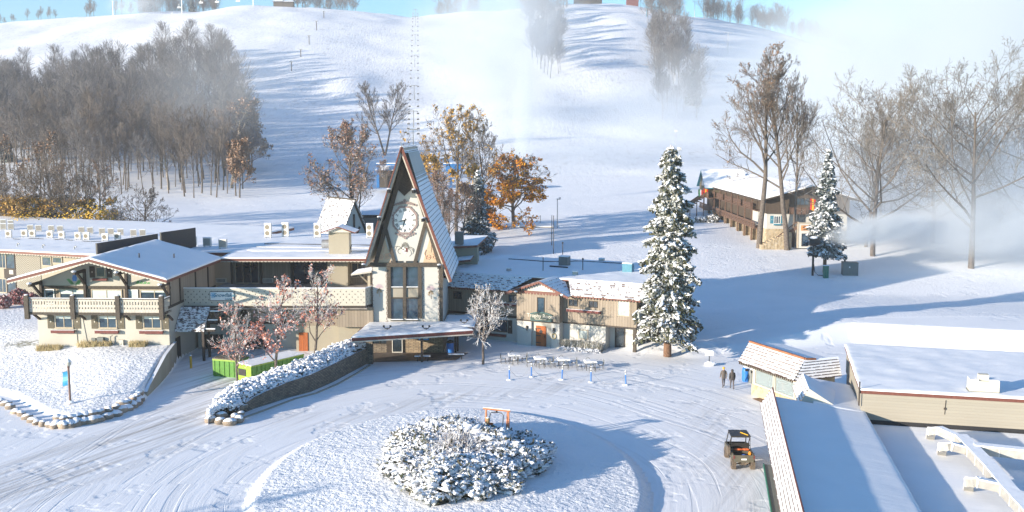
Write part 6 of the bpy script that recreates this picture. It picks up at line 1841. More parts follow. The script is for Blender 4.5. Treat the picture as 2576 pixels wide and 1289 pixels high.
for s_ in (-1, 1):
    xs = a.x - .3 if s_ < 0 else b.x + .3
    q.beam((xs, y0_ + .2, 7.5), (xs + s_ * 3.3, y0_ + .2, 4.9), .1, .14); q.beam((xs, y0_ + .2, 6.6), (xs + s_ * 3.3, y0_ + .2, 4.0), .12, .5)
    for k in range(5): q.beam((xs + s_ * .7 * k, y0_ + .2, 6.6 - .55 * k), (xs + s_ * .7 * k, y0_ + .2, 7.5 - .55 * k), .08)
q.build('stair_rails', M['brownwood'], pf)
q = MB()
for k in range(9): q.box(a.x - 6.2 + k * .55, a.x - 5.6 + k * .55, y0_ - .2, y0_ + 1.6, 2.6, 3.75 + k * .26)
q.build('stone_steps', M['field'], pf)
# flags
def flag(label, u, v, D, cols, kinds, h=4.6, ang=.5):
    p = PD(u, v, D); t = thing('flag', label, 'flag', p); t.scale = (.72,) * 3
    q = MB(); q.tube([(0, 0, 0), (-.9, -.6, 1.6)], .045, 5); q.build('pole', M['timber'], t)
    q = MB(); n = 8
    for k, c in enumerate(cols):
        for j in range(n):
            x0 = -.9 + k * .42 + .0; x1 = x0 + .42; z0_ = 1.55 - j * .32 - k * .12; z1_ = z0_ - .32
            y_ = -.6 + .12 * math.sin(j * .9); y2 = -.6 + .12 * math.sin((j + 1) * .9)
            q.q((x0, y_, z0_), (x1, y_ + .05, z0_ - .12), (x1, y2 + .05, z1_ - .12), (x0, y2, z1_), m=k)
    q.build('cloth', [M[c] if isinstance(c, str) else c for c in cols], t)
fred = plain('flag_red', (.6, .03, .02), .7); fyel = plain('flag_yellow', (.8, .45, .02), .7); fgr = plain('flag_green', (.02, .25, .1), .7)
flag('green, white and red flag hanging at the chalet cross gable', 1764, 489, 214, [fgr, 'white', fred], None)
flag('red and yellow striped flag hanging at the chalet cross gable', 1777, 487, 214, [fred, fyel, fred], None)
flag('red and yellow flag on the chalet front balcony', 2046, 516, 168, [fred, fyel, fred], None)

# ================================================================== small A-frame hut behind the middle roof
an = math.atan2(6.0, -4.6) - math.pi / 2
hf = Frame((-22.2, 145, 3.6), an)
hut = thing('small_aframe', 'small half timbered A-frame hut with blue snowy shingle roof behind the chimney', 'hut', hf.o, an)
hz = 9.0
q = MB(); courses(q, (-4.0, -.4, .2), (-4.0, 8, .2), (0, -.4, hz), (0, 8, hz), 17, .06); courses(q, (4.0, -.4, .2), (4.0, 8, .2), (0, -.4, hz), (0, 8, hz), 17, .06); q.build('roof', [M['tread_thin'], M['lip']], hut)
q = MB(); q.prism([(-3.7, 0), (3.7, 0), (0, hz - .5)], .1, 7.6, 'y'); q.build('gable_wall', M['stucco_w'], hut)
q = MB()
for a, b in (((-3.8, 0), (0, hz - .2)), ((3.8, 0), (0, hz - .2)), ((-2.3, 3.6), (2.3, 3.6)), ((0, 3.6), (0, 7)), ((-1.6, 0), (.9, 5.2)), ((1.6, 0), (-.9, 5.2)), ((-3, 1.2), (3, 1.2))): flatbeam(q, a, b, .28, 0, .097)
q.build('timber_frame', M['timber'], hut)
q = MB(); q.tube([(0, -.5, hz + .06), (0, 8, hz + .06)], .12, 6); q.build('ridge_cap', M['timber_g'], hut)
# low dark roofed shed behind it
sh = thing('low_shed', 'low grey shed with snowy dark edged roof beside the small A-frame hut', 'shed', PD(972, 592, 150), 0)
q = MB(); q.box(-3.5, 5, 0, 5, -3, 2.6); q.build('wall', M['grey_metal'], sh); q = MB(); q.slab([(-4, -.5, 3.0), (6, -.5, 3.0), (6, 6, 3.3), (-4, 6, 3.3)], .25, 0, 1); q.build('roof', [M['timber'], M['snow_roof']], sh)
q = MB(); q.tube([(2.2, 1, 2.5), (2.2, 1, 5.2)], .2, 8); q.build('chimney_pipe', M['timber'], sh)
# dark roof at far left edge
dl_ = thing('dark_shed', 'dark brown shed corner at the far left behind the lodge roof', 'shed', PD(2, 556, 168), 0)
q = MB(); q.box(-9, 1.2, 0, 8, -3, 1.3); q.build('wall', M['timber'], dl_); q = MB(); q.slab([(-10, -.8, 3.2), (-2, -.8, 3.0), (3.0, -.8, 1.3), (3.0, 9, 1.3), (-2, 9, 3.0), (-10, 9, 3.2)], .25, 0, 1); q.build('roof', [M['brownwood'], M['snow_roof']], dl_)
# low yellow building with double door
kb = P(1312, 601, 2.2)
kf = thing('pump_house', 'low windowless yellow plaster building with double doors dug into the snowy bank', 'building', (kb.x, kb.y, 2.0), 0)
sK = kb.y / F_PX
q = MB(); q.box(-78 * sK, 80 * sK, .8, 14, -.5, 2.35); q.build('wall', M['stucco_y'], kf)
q = MB(); q.box(-3 * sK, 32 * sK, 0, 1.0, -.5, 2.45); q.build('door_bay', M['stucco_y'], kf)
q = MB(); q.box(.35, 25 * sK, -.06, -.003, 0, 2.1); q.build('double_door', M['window_trim'], kf)
q = MB(); q.slab([(-79 * sK, .7, 2.5), (81 * sK, .7, 2.5), (81 * sK, 15, 2.7), (-79 * sK, 15, 2.7)], .14); q.slab([(-3.3 * sK, -.1, 2.55), (32.3 * sK, -.1, 2.55), (32.3 * sK, .69, 2.55), (-3.3 * sK, .69, 2.55)], .09); q.build('snow', M['snow'], kf)
# lift station: blue framed hut behind the tower and lift towers up the slope
lsx = PD(975, 440, 255)
ls = thing('lift_cabin', 'small log cabin with snowy roof left of the blue lift frame', 'cabin', (lsx.x, lsx.y, lsx.z - 1.2), 0)
q = MB(); q.box(-2.4, 2.6, 0, 4, -2, 2.2); q.build('wall', M['timber_g'], ls); q = MB(); q.slab([(-3, -.8, 2.3), (3.2, -.8, 2.3), (2.6, 2, 3.6), (-2.2, 2, 3.6)], .15, 0, 1); q.slab([(-2.2, 2, 3.6), (2.6, 2, 3.6), (3.2, 5, 2.3), (-3, 5, 2.3)], .15, 0, 1); q.build('roof', [M['timber'], M['snow_roof']], ls)
lfx = PD(1045, 452, 252)
lt = thing('lift_terminal', 'blue steel lift terminal frame with flat snowy top behind the clock tower', 'lift terminal', (lfx.x, lfx.y, lfx.z), 0)
blm = plain('lift_blue', (.02, .14, .36), .5)
q = MB(); q.box(-9.5, 9.0, 0, 2.5, 3.4, 3.8)
for x_ in (-9.2, -4, 4, 8.6): q.box(x_ - .3, x_ + .3, .5, 1.5, -2, 3.4)
q.build('frame', blm, lt); q = MB(); q.box(-9.5, 9.0, 0, 2.5, 3.804, 4.0); q.build('snow', M['snow'], lt)
q = MB(); q.box(7.4, 11.5, -.5, 3, 2.0, 3.7); q.build('drive_housing', blm, lt)
def lift_tower(label, x, D, h, ang=0, group=None, mat='steel', arm=1.9, base=None, r_m=.26):
    t = thing('lift_tower', label, 'lift tower', (x, D, tz1(x, D) - .3 if base is None else base), ang, group)
    q = MB(); q.tube([(0, 0, 0), (0, 0, h)], [r_m, r_m * .7], 8); q.build('mast', M[mat], t)
    q = MB(); q.box(-arm, arm, -.12, .12, h - .5, h - .2); q.build('crossarm', M[mat], t)
    for s_ in (-1, 1):
        q = MB(); q.box(s_ * arm - .1, s_ * arm + .1, -1.2, 1.2, h - .75, h - .55)
        q.build('sheave_train', M[mat], t)
    return t
def lift_chair(label, x, D, z, group, w_=1.1, mat='steel'):
    t = thing('lift_chair', label, 'lift chair', (x, D, z), 0, group)
    q = MB(); q.tube([(0, 0, 0), (0, 0, -1.4), (0, -.1, -1.9)], .04, 5); q.tube([(-w_ / 2, -.1, -1.9), (w_ / 2, -.1, -1.9)], .04, 5); q.tube([(-w_ / 2, -.1, -1.9), (-w_ / 2, -.2, -2.5)], .04, 5); q.tube([(w_ / 2, -.1, -1.9), (w_ / 2, -.2, -2.5)], .04, 5); q.build('hanger', M[mat], t)
    q = MB(); q.box(-w_ / 2, w_ / 2, -.65, -.15, -2.55, -2.47); q.box(-w_ / 2, w_ / 2, -.15, -.1, -2.5, -2.0); q.build('seat', M['black'], t)
    return t
# straight line of the central lift seen end on: (D, u)
line = [(375, 1041), (440, 1042.5), (520, 1045), (610, 1047), (700, 1048.5), (790, 1049.5), (885, 1050)]
pts = []
for i, (D, u) in enumerate(line):
    x = (u - CU) / F_PX * D; h_ = 7.5
    lift_tower('central lift tower, %s up the slope from the clock tower' % ['nearest', 'second', 'third', 'fourth', 'fifth', 'sixth', 'topmost'][i], x, D, h_, 0, 'towers of the central chairlift', 'grey_metal', 1.7, r_m=.2)
    pts.append((x, D, tz1(x, D) + h_ - .9))
for s_ in (-1, 1):
    cb = thing('lift_cable', 'haul rope of the central lift, %s strand' % ('left' if s_ < 0 else 'right'), 'cable', (0, 0, 0))
    q = MB(); q.tube([(lfx.x + s_ * 1.9, 253, lfx.z + 3.6)] + [(a + s_ * 1.9, b, c) for a, b, c in pts], .025, 4); q.build('rope', M['grey_metal'], cb)
    k = 0
    for a, b in zip(pts[:-1], pts[1:]):
        for t_ in (.12, .37, .62, .87):
            p = Vector(a).lerp(Vector(b), t_); lift_chair('small empty chair hanging on the central chairlift line', p.x + s_ * 1.9, p.y, p.z, 'chairs of the central chairlift')
# second lift right of the steep run
l2 = [(900, 1604), (800, 1620), (700, 1634)]
for i, (D, u) in enumerate(l2):
    x = (u - CU) / F_PX * D; lift_tower('green lift tower beside the strip of trees, %s from the top' % ['first', 'second', 'third'][i], x, D, 11, 0, 'towers of the right lift', 'tealblue', 1.8)
for i, (D, u) in enumerate([(560, 1693), (895, 1712), (893, 1738), (893, 1762), (700, 1822)]):
    x = (u - CU) / F_PX * D; lift_tower(['slim tower low on the run right of the tree strip', 'left one of three lift towers on the right skyline', 'middle one of three lift towers on the right skyline', 'right one of three lift towers on the right skyline', 'pale lift tower on the right slope below the skyline'][i], x, D, [5, 10, 14, 11, 13][i], 0, 'lift towers on the right slope', 'steel', 2.2)
for i, (D, u) in enumerate([(870, 305), (880, 475), (895, 651), (860, 12)]):
    x = (u - CU) / F_PX * D; lift_tower(['T-shaped lift tower on the left slope above the wood', 'tall lift tower on the left crest in front of the trees', 'tall lift tower on the crest near the summit huts', 'lift tower at the far left edge of the slope'][i], x, D, [14, 22, 14, 12][i], 0, 'lift towers on the left slope', 'steel', 2.2)
for i, (u, v, D) in enumerate([(280, 92, 800), (372, 62, 850), (433, 38, 880), (450, 18, 890), (533, 63, 860), (607, 40, 880), (505, 6, 895), (545, 4, 895), (598, 2, 895)]):
    p = PD(u, v - 8, D)
    t = thing('lift_chair', 'white lift chair, %s from the left on the upper left lift' % NUM[i], 'lift chair', p, 0, 'chairs of the upper left lift')
    q = MB(); q.tube([(0, 0, 0), (0, 0, -3)], .12, 5); q.build('hanger', M['steel'], t); q = MB(); q.box(-1.6, 1.6, -.6, .6, -3.6, -3.2); q.box(-1.6, 1.6, .4, .6, -3.2, -2.2); q.build('seat', M['white'], t)
# light poles along the left run
for i, (x_, y0_, y1_) in enumerate([(415, 490, 575), (490, 390, 460), (557, 280, 360), (616, 165, 245), (676, 85, 150)]):
    u, v = zH2(x_, y1_); p = G(u, v); top = PD(u, zH2(x_, y0_)[1], p.y)
    t = thing('slope_light', 'grey slope floodlight, %s from the bottom of the diagonal row' % NUM[i], 'light pole', (p.x, p.y, p.z - .3), 0, 'floodlights along the left run')
    h_ = top.z - p.z; q = MB(); q.tube([(0, 0, 0), (0, 0, h_)], .28, 6); q.build('pole', M['timber_g'], t)
    q = MB(); q.box(-1.1, 1.1, -.5, .5, h_ - .6, h_); q.build('lamp_head', M['steel'], t)
# summit huts
for lb, u, v, w_, h_ in (('brown summit hut with snowy roof left of the platform', 712, 20, 8, 4), ('dark timber viewing platform on the summit', 736, 20, 9, 4), ('low grey lodge roof on the crest above the steep run', 1475, 12, 24, 3.2), ('small red white lift hut at the top of the right lift', 1585, 10, 10, 5)):
    D = 900; x = (u - CU) / F_PX * D; t = thing('summit_hut', lb, 'hut', (x, D, tz1(x, D) - 1), 0)
    q = MB(); q.box(-w_ / 2, w_ / 2, 0, 6, 0, h_ + 1); q.build('wall', M['timber_g'] if 'red' not in lb else M['planter'], t)
    q = MB(); q.slab([(-w_ / 2 - 1, -1, h_ + 1.1), (w_ / 2 + 1, -1, h_ + 1.1), (w_ / 2 - 1, 3, h_ + 2.6), (-w_ / 2 + 1, 3, h_ + 2.6)], .3, 0, 1); q.build('roof', [M['timber'], M['snow']], t)

# ================================================================== snow guns and light poles on the flat
def pole(kind, label, cat, u, vb, vt, D=None, mat='steel', r=.1, head=None, group=None, z=None):
    p = G(u, vb) if z is None else P(u, vb, z); top = PD(u, vt, p.y); h_ = top.z - p.z
    t = thing(kind, label, cat, (p.x, p.y, p.z - .1), 0, group)
    q = MB(); q.tube([(0, 0, 0), (0, 0, h_)], [r, r * .7], 7); q.build('pole', M[mat], t)
    if head == 'gun':
        q = MB(); q.tube([(-.55, 0, h_ + .2), (.25, -.1, h_ + .35), (.6, -.15, h_ + .45)], [.42, .5, .46], 12); q.build('barrel', M['acwhite'], t)
        q = MB(); q.blob((-.1, 0, h_ + .75), (.5, .4, .16), 2); q.build('snow', M['snow'], t)
    if head == 'lamp':
        q = MB(); q.box(-.15, .5, -.15, .15, h_ - .1, h_ + .1); q.box(.35, .6, -.2, .2, h_ - .05, h_ + .35); q.build('lamp_head', M['acwhite'], t)
    return t
pole('snow_gun', 'white snow gun on a pole standing alone on the misty slope', 'snow gun', 1708, 419, 377, r=.12, head='gun')
pole('snow_gun', 'white snow gun on a pole half hidden behind the big spruce top', 'snow gun', 1700, 365, 332, r=.12, head='gun')
pole('snow_gun', 'pale snow gun head standing beside the chalet trees in the mist', 'snow gun', 2275, 470 + 30, 470, r=.12, head='gun')
pole('light_pole', 'tall pole with white floodlight right of the orange tree', 'light pole', 1402, 575, 500, r=.1, head='lamp')
pole('light_pole', 'slim dark mast near the double doors of the pump house', 'light pole', 1388, 618, 540, r=.07, mat='black')
# near snow gun by the fir with dark legs
g0 = G(2044, 694); D0 = g0.y; hG = PD(2044, 612, D0).z - g0.z
sg2 = thing('snow_gun', 'dark fan snow gun on a black mast blowing mist beside the fir', 'snow gun', g0, 0)
q = MB(); q.tube([(0, 0, -.3), (0, 0, hG * .62)], .16, 8); q.tube([(0, 0, hG * .62), (0, 0, hG)], .09, 8); q.beam((-.5, 0, hG * .62), (.7, 0, hG * .62), .2, .12); q.build('mast', M['black'], sg2)
q = MB(); q.tube([(-.55, .1, hG + .1), (.1, 0, hG + .2), (.75, -.1, hG + .35)], [.5, .62, .55], 16); q.build('barrel', M['black'], sg2)
q = MB(); q.blob((0, .0, hG + .78), (.6, .5, .2), 3); q.build('snow', M['snow'], sg2)
q = MB(); q.tube([(.1, -.1, 1.6), (.25, -.2, .5), (.7, -.3, .1), (1.4, -.3, .05)], .06, 5); q.build('hose', M['black'], sg2)
p = G(2077, 700); t = thing('power_pedestal', 'green metal power pedestal in front of the fir trunk', 'cabinet', p, .2)
q = MB(); q.box(-.32, .32, -.25, .25, -.2, 1.75); q.build('cabinet', M['green_metal'], t); q = MB(); q.box(-.34, .34, -.27, .27, 1.754, 1.83); q.build('snow', M['snow'], t)
p = G(2137, 692); t = thing('equipment_box', 'large grey metal equipment box standing on the shaded snow', 'equipment box', p, -.1)
q = MB(); q.box(-1.05, 1.05, -.7, .7, -.2, 1.75); q.build('box', M['grey_metal'], t); q = MB(); q.prism([(-1.1, 1.76), (1.1, 1.76), (1.05, 1.86), (-1.05, 1.9)], -.75, .75, 'y'); q.build('lid', M['grey_metal'], t)
q = MB(); q.box(-.25, -.1, -.706, -.701, 1.1, 1.3); q.build('label_plate', M['white'], t)
# rope fence posts behind the orange tree
for i, (x_, y_) in enumerate([(740, 1120), (868, 1125), (990, 1130), (1113, 1135), (1228, 1128)]):
    u, v = zH(x_, y_); p = G(u, v); t = thing('fence_post', 'thin rope fence post behind the orange tree, %s from the left' % NUM[i], 'fence post', p, 0, 'rope fence posts')
    q = MB(); q.tube([(0, 0, -.2), (0, 0, 1.5)], .05, 5); q.build('post', M['timber_g'], t)
    if i: 
        q = MB(); a = pv; b = p; q.tube([(a.x - p.x, a.y - p.y, a.z - p.z + 1.4), ((a.x - p.x) / 2, (a.y - p.y) / 2, (a.z - p.z) / 2 + 1.1), (0, 0, 1.4)], .03, 4); q.build('rope', M['timber_g'], t)
    pv = p
# ================================================================== trees near the buildings
def H_of(u, vb, vt, p): return PD(u, vt, p.y).z - p.z
big = conifer('big_spruce', 401, 21.0, 2.85, 'needle', 1.3, 54, .09, .6, 2.6, tuft=.2, power=.5, trunk_r=.42, irregular=.34)
p = P(1679, 885, .6); plant_conifer('spruce_tree', 'huge snow laden spruce at the right end of the boarded wing', big, (p.x, p.y, .6), 0, (PD(1663, 366, p.y).z - .6) / 21.0)
sp2 = conifer('snowy_fir', 402, 13.0, 2.7, 'needle_dark', .6, 34, .04, .45, 2.0, tuft=.22, irregular=.3)
p = PD(1203, 632, 165); plant_conifer('fir_tree', 'snow dusted dark fir behind the link roof right of the tower', sp2, (p.x, p.y, p.z), 1.0, 1.0, cat='fir tree')
sp3 = conifer('slope_fir', 403, 16.0, 2.1, 'needle_dark', 1.0, 38, .16, .5, 2.0, tuft=.23, trunk_r=.28, irregular=.32)
p = G(2074, 686); plant_conifer('fir_tree', 'snow laden fir with bare lower trunk in front of the chalet', sp3, (p.x, p.y, p.z), .3, H_of(2088, 686, 377, p) / 16.0, cat='fir tree')

def zone_low(h0, h1):
    return lambda x, y, z: max(0.05, min(1, (h1 - z) / (h1 - h0)))
gold = deciduous('gold_maple', 501, 21, mats=('bark', 'limb'), minr=.035, trunk_r=.36, spread=.48, fork=.16, levels=4, kids=(17, 10, 7, 4), up=.75, wild=.17, leaf='leaf_gold', leaf_n=6000, leaf_size=.19,
                 leaf_zone=lambda x, y, z: (1.0 if (x < .5 and z < 14) else (.35 if z < 12 else .07)))
p = PD(1148, 590, 185); plant_tree('maple_tree', 'tall maple with golden leaves low on its left side, right of the clock tower', 'maple tree', gold, (p.x, p.y, p.z), 0, (1, 1, 1.02))
greyt = deciduous('grey_maple', 502, 18, mats=('bark', 'limb_dark'), minr=.035, trunk_r=.3, spread=.48, fork=.25, levels=4, kids=(16, 10, 7, 4), up=.7, wild=.17)
p = PD(1222, 560, 197); plant_tree('bare_tree', 'rounded leafless grey tree between the golden and the orange tree', 'bare tree', greyt, (p.x, p.y, p.z), 2, 1.0)
orange = deciduous('orange_maple', 503, 13.5, mats=('bark', 'limb_dark'), minr=.035, trunk_r=.34, spread=.7, fork=.2, levels=4, kids=(16, 9, 6, 4), up=.1, wild=.24, leaf='leaf_orange', leaf_n=11000, leaf_size=.2,
                   leaf_zone=lambda x, y, z: (1.0 if z < 6.0 else (.22 if z < 9 else .05)))
p = PD(1292, 570, 188); plant_tree('maple_tree', 'maple with bright orange lower crown above the pump house', 'maple tree', orange, (p.x, p.y, p.z), .8, (1.12, 1.12, .92))
rustm = deciduous('rust_maple', 504, 19.5, mats=('bark', 'limb'), minr=.035, trunk_r=.4, spread=.42, fork=.2, levels=4, kids=(16, 10, 7, 4), up=.6, wild=.17, leaf='leaf_rust', leaf_n=3000, leaf_size=.17)
p = PD(888, 628, 166); plant_tree('maple_tree', 'spreading tree with thin rusty leaves left of the clock tower', 'maple tree', rustm, (p.x, p.y, p.z), .3, .98)
mist = deciduous('misty_elm', 505, 25, mats=('bark', 'limb_dark'), minr=.06, trunk_r=.5, spread=.3, fork=.3, levels=3, kids=(16, 10, 7), up=.7, wild=.14, stems=2)
p = G(968, 392); plant_tree('bare_tree', 'large leafless tree standing alone on the run left of the lift line', 'bare tree', mist, p, 0, 1.0)
# tangle of low trees below the golden maple
for i, (u, v, D, s_, lb) in enumerate([(1105, 600, 158, .5, 'low snowy limbed tree at the foot of the golden maple'), (1165, 600, 162, .42, 'brown leaved small tree beside the dark fir'), (1130, 620, 168, .45, 'twiggy small tree with few orange leaves under the golden maple'), (970, 470, 240, .3, 'reddish brown bush by the log lift cabin')]):
    p = PD(u, v, D); p.z = max(p.z, tz1(p.x, p.y)) if i == 3 else p.z
    plant_tree('small_tree', lb, 'small tree', rustm, (p.x, p.y, p.z), i * 1.7, s_)
# trees on the left behind the lodge roof
lm1 = deciduous('left_maple', 510, 14, mats=('bark', 'limb'), minr=.035, trunk_r=.3, spread=.45, fork=.15, levels=4, kids=(13, 8, 6, 4), up=.4, wild=.22, leaf='leaf_gold', leaf_n=3600, leaf_size=.2,
                leaf_zone=lambda x, y, z: (1.0 if z < 8.0 and x + y > -2 else .0), stems=3)
lm2 = deciduous('left_brown', 511, 14, mats=('bark', 'limb'), minr=.035, trunk_r=.32, spread=.45, fork=.2, levels=4, kids=(13, 8, 6, 4), up=.4, wild=.24, leaf='leaf_brown', leaf_n=1500, leaf_size=.14)
for (u, v, D, m_, s_, lb) in [(92, 585, 172, lm1, 1.0, 'multi stemmed tree with yellow foot leaves behind the lodge roof, far left'), (200, 585, 170, lm1, .98, 'multi stemmed tree with many yellow leaves behind the lodge roof, left of centre'), (140, 560, 186, lm2, 1.15, 'brown twiggy tree standing between the two yellow leaved ones'),
                              (20, 560, 190, lm2, 1.1, 'brown twiggy tree at the far left edge behind the lodge'), (250, 560, 195, lm2, .8, 'smaller brown twiggy tree right of the yellow leaved trees'), (290, 585, 175, lm1, .42, 'small gold leaved bushy tree right behind the lodge roof')]:
    p = PD(u, v, D); plant_tree('autumn_tree', lb, 'tree', m_, (p.x, p.y, tz1(p.x, p.y)), u * .1, s_)
drk = deciduous('dark_apple', 512, 9.6, mats=('bark', 'limb_dark', 'limb_dark'), minr=.035, trunk_r=.3, spread=.6, fork=.12, levels=4, kids=(13, 8, 6, 4), up=.25, wild=.2)
p = PD(366, 597, 165); plant_tree('bare_tree', 'low wide leafless dark tree behind the low gable roof', 'bare tree', drk, (p.x, p.y, tz1(p.x, p.y)), 1, 1.0)
for i, u in enumerate((70, 185, 245)):
    p = PD(u, 580, 163 + i); sh_ = thing('yellow_shrub', 'yellow leaved shrub behind the lodge roof, %s from the left' % NUM[i], 'shrub', (p.x, p.y, tz1(p.x, p.y)), 0, 'yellow shrubs behind the lodge')
    sh_.scale = (1.0, 1.0, 1.0)
    rg = np.random.default_rng(i); C = rg.normal(size=(900, 3)) * np.array([2.0, 1.0, 1.25]) + np.array([0, 0, 4.6 + .5 * i % 2]); linkmesh('leaves', quads_mesh('shrub_leaves', C, .17, M['leaf_yellow'], i), sh_)
    S = [(0, 0, 0, *(rg.normal(size=3) * [1.2, .8, .3] + [0, 0, 5.2]), .06, .02) for _ in range(40)]; linkmesh('stems', segs_mesh('shrub_stems', S, 3, M['limb']), sh_)
# big bare trees on the right
tallA = deciduous('tall_cottonwood', 520, 32, mats=('bark', 'limb'), minr=.04, trunk_r=.5, spread=.3, fork=.42, levels=4, kids=(19, 9, 6, 4), up=.55, wild=.2, leaf='leaf_brown', leaf_n=1600, leaf_size=.14)
tallB = deciduous('tall_elm', 521, 30, mats=('bark', 'limb'), minr=.04, trunk_r=.48, spread=.32, fork=.4, levels=4, kids=(18, 9, 6, 4), up=.6, wild=.2)
fan = deciduous('fan_maple', 522, 26, mats=('bark', 'limb_pale2'), minr=.04, trunk_r=.42, spread=.66, fork=.2, levels=4, kids=(20, 10, 6, 4), up=.75, wild=.14)
dom = deciduous('dome_maple', 523, 26, mats=('bark', 'limb_pale2'), minr=.04, trunk_r=.45, spread=.72, fork=.26, levels=4, kids=(20, 10, 7, 4), up=.85, wild=.12)
for (u, vb, vt, m_, h0, rz, sx, lb) in [(1909, 625, 122, tallA, 32, 0, 1.0, 'tallest bare tree with sparse brown leaves left of the chalet front'), (1980, 630, 160, tallB, 30, 1, 1.0, 'tall double trunked bare tree in front of the chalet'), (1995, 622, 200, tallB, 30, 3, .6, 'slimmer bare trunk just right behind the double trunk'),
                                    (2195, 645, 240, fan, 26, 2, 1.05, 'fan shaped bare tree right of the small fir'), (2178, 622, 260, tallB, 30, 4, .8, 'bare tree just behind the fan shaped one'), (2346, 612, 262, fan, 26, 5, 1.0, 'bare tree in the mist between the fan shaped and the domed tree'),
                                    (2443, 676, 215, dom, 26, .6, 1.0, 'broad dome shaped bare tree rising from the mist'), (2592, 640, 245, dom, 26, 2.6, 1.0, 'bare tree cut by the right edge of the picture'), (2215, 560, 300, fan, 26, 2.2, .8, 'fainter bare tree behind the fan shaped one'), (2243, 545, 330, tallB, 30, 1.3, .7, 'thin trunk tree far back in the mist')]:
    p = G(u, vb); hh = H_of(u, vb, vt, p); s_ = hh / h0
    plant_tree('bare_tree', lb, 'bare tree', m_, (p.x, p.y, p.z - .1), rz, (s_ * sx, s_ * sx, s_))
# three young trees with dry red leaves above the driveway, and the frosted one
red1 = deciduous('red_young', 530, 8.5, mats=('limb', 'limb_frost', 'bark'), minr=.02, trunk_r=.15, spread=.4, fork=.22, levels=3, kids=(13, 8, 6), up=.55, wild=.2, leaf='leaf_red', leaf_n=750, leaf_size=.11, leaf_zone=lambda x, y, z: (1.0 if z < 4.6 else .12))
red2 = deciduous('red_young_b', 531, 8.5, mats=('limb', 'limb_frost', 'bark'), minr=.02, trunk_r=.15, spread=.42, fork=.2, levels=3, kids=(14, 8, 6), up=.5, wild=.22, leaf='leaf_red', leaf_n=1500, leaf_size=.12, leaf_zone=lambda x, y, z: (1.0 if z < 5.0 else .15))
for (u, vb, vt, z_, m_, rz, lb) in [(597, 972, 775, .1, red1, 0, 'young tree with few red leaves nearest the driveway, left of three'), (692, 948, 715, .9, red2, 1.1, 'young tree full of dry red leaves behind the green container'), (792, 905, 690, 1.0, red1, 2.2, 'young tree with red leaves in front of the deck parapet, right of three')]:
    p = P(u, vb, z_); hh = PD(u, vt, p.y).z - z_; plant_tree('young_tree', lb, 'tree', m_, (p.x, p.y, z_), rz, hh / 8.3)
fro = deciduous('frosted_young', 532, 6.8, mats=('limb', 'limb_frost', 'bark'), minr=.03, trunk_r=.14, spread=.5, fork=.32, levels=3, kids=(18, 9, 6), up=.7, wild=.16)
p = P(1215, 917, 0); plant_tree('young_tree', 'small frosted bare tree in front of the boarded wing', 'tree', fro, (p.x, p.y, 0), 0, (PD(1215, 738, p.y).z) / 6.7)

# ---- juniper mound on the island
jc = Vector((-3.1, 64.9, .5))
jun = thing('juniper_mound', 'huge snow covered juniper mound in the middle of the roundabout island', 'shrub', jc)
rg = np.random.default_rng(77)
JX, JY = 5.2, 7.3
def jrad(a): return 1 + .07 * np.sin(3 * a + 1) + .05 * np.sin(7 * a + 2) + .04 * np.sin(13 * a)
def mound_h(x, y):
    a = np.arctan2(y / JY, x / JX); r2 = ((x / JX) ** 2 + (y / JY) ** 2) / jrad(a) ** 2
    dip = 1 - .72 * np.exp(-(((x - 2.6) / 1.5) ** 2 + ((y - 5.2) / 2.6) ** 2))
    return np.clip(1 - r2, 0, 1) ** .42 * (1.85 + .9 * vnoise(x / 1.7 + 9, y / 1.5, 21) + .45 * vnoise(x / .7, y / .6, 22)) * dip
def unit(v): return v / np.maximum(np.linalg.norm(v, axis=-1, keepdims=True), 1e-6)
NS = 1500
a = rg.uniform(0, 2 * np.pi, NS); r = rg.uniform(0, 1, NS) ** .5 * .99 * jrad(a); sx = r * np.cos(a) * JX; sy = r * np.sin(a) * JY
sz = mound_h(sx, sy)
od = unit(np.stack([np.cos(a) + rg.normal(size=NS) * .5, np.sin(a) + rg.normal(size=NS) * .5, rg.uniform(.0, .5, NS)], 1))
LL = rg.uniform(.5, 1.15, NS)
nd, sn2 = [], []
for k in range(52):
    q_ = rg.uniform(0, 1, NS); w_ = (1 - .55 * q_)[:, None] * .20
    pt = np.stack([sx, sy, sz], 1) + od * (LL * (q_ - .35))[:, None] + rg.normal(size=(NS, 3)) * [1, 1, .3] * w_
    pt[:, 2] += -.12 + .16 * q_
    if k < 14: nd.append(pt)
    else:
        keep = rg.random(NS) < np.where(vnoise(sx / 1.1, sy / .9, 35) > -.3, 1.0, .55) * np.where(sx > 1.5, .75, 1)
        pt = pt + [0, 0, .13]; sn2.append(pt[keep])
nd = np.concatenate(nd); sn2 = np.concatenate(sn2)
nd[:, 2] = np.maximum(nd[:, 2], .03)
linkmesh('foliage', quads_mesh('juniper_foliage', nd, .11, M['juniper'], 5, aspect=3.0), jun)
keep = rg.random(NS) < np.where(vnoise(sx / 1.1, sy / .9, 35) > -.3, .92, .5)
pc = np.stack([sx, sy, sz + .02], 1) + od * (LL * .12)[:, None]; pd = od.copy(); pd[:, 2] = rg.uniform(-.1, .25, NS)
pads = pads_mesh('juniper_pads', pc[keep], pd[keep], LL[keep] * .52, .27, .13, 5)
pc2 = pc + rg.normal(size=(NS, 3)) * [.25, .25, .1]; pd2 = pd + rg.normal(size=(NS, 3)) * [.5, .5, .1]
linkmesh('snow_load', pads, jun); linkmesh('snow_dust', quads_mesh('juniper_snow', sn2[::3], .1, M['snow_clump'], 6, aspect=1.5, flat=.5), jun)
linkmesh('snow_tips', pads_mesh('juniper_tips', pc2[keep], pd2[keep], LL[keep] * .34, .17, .1, 6), jun)
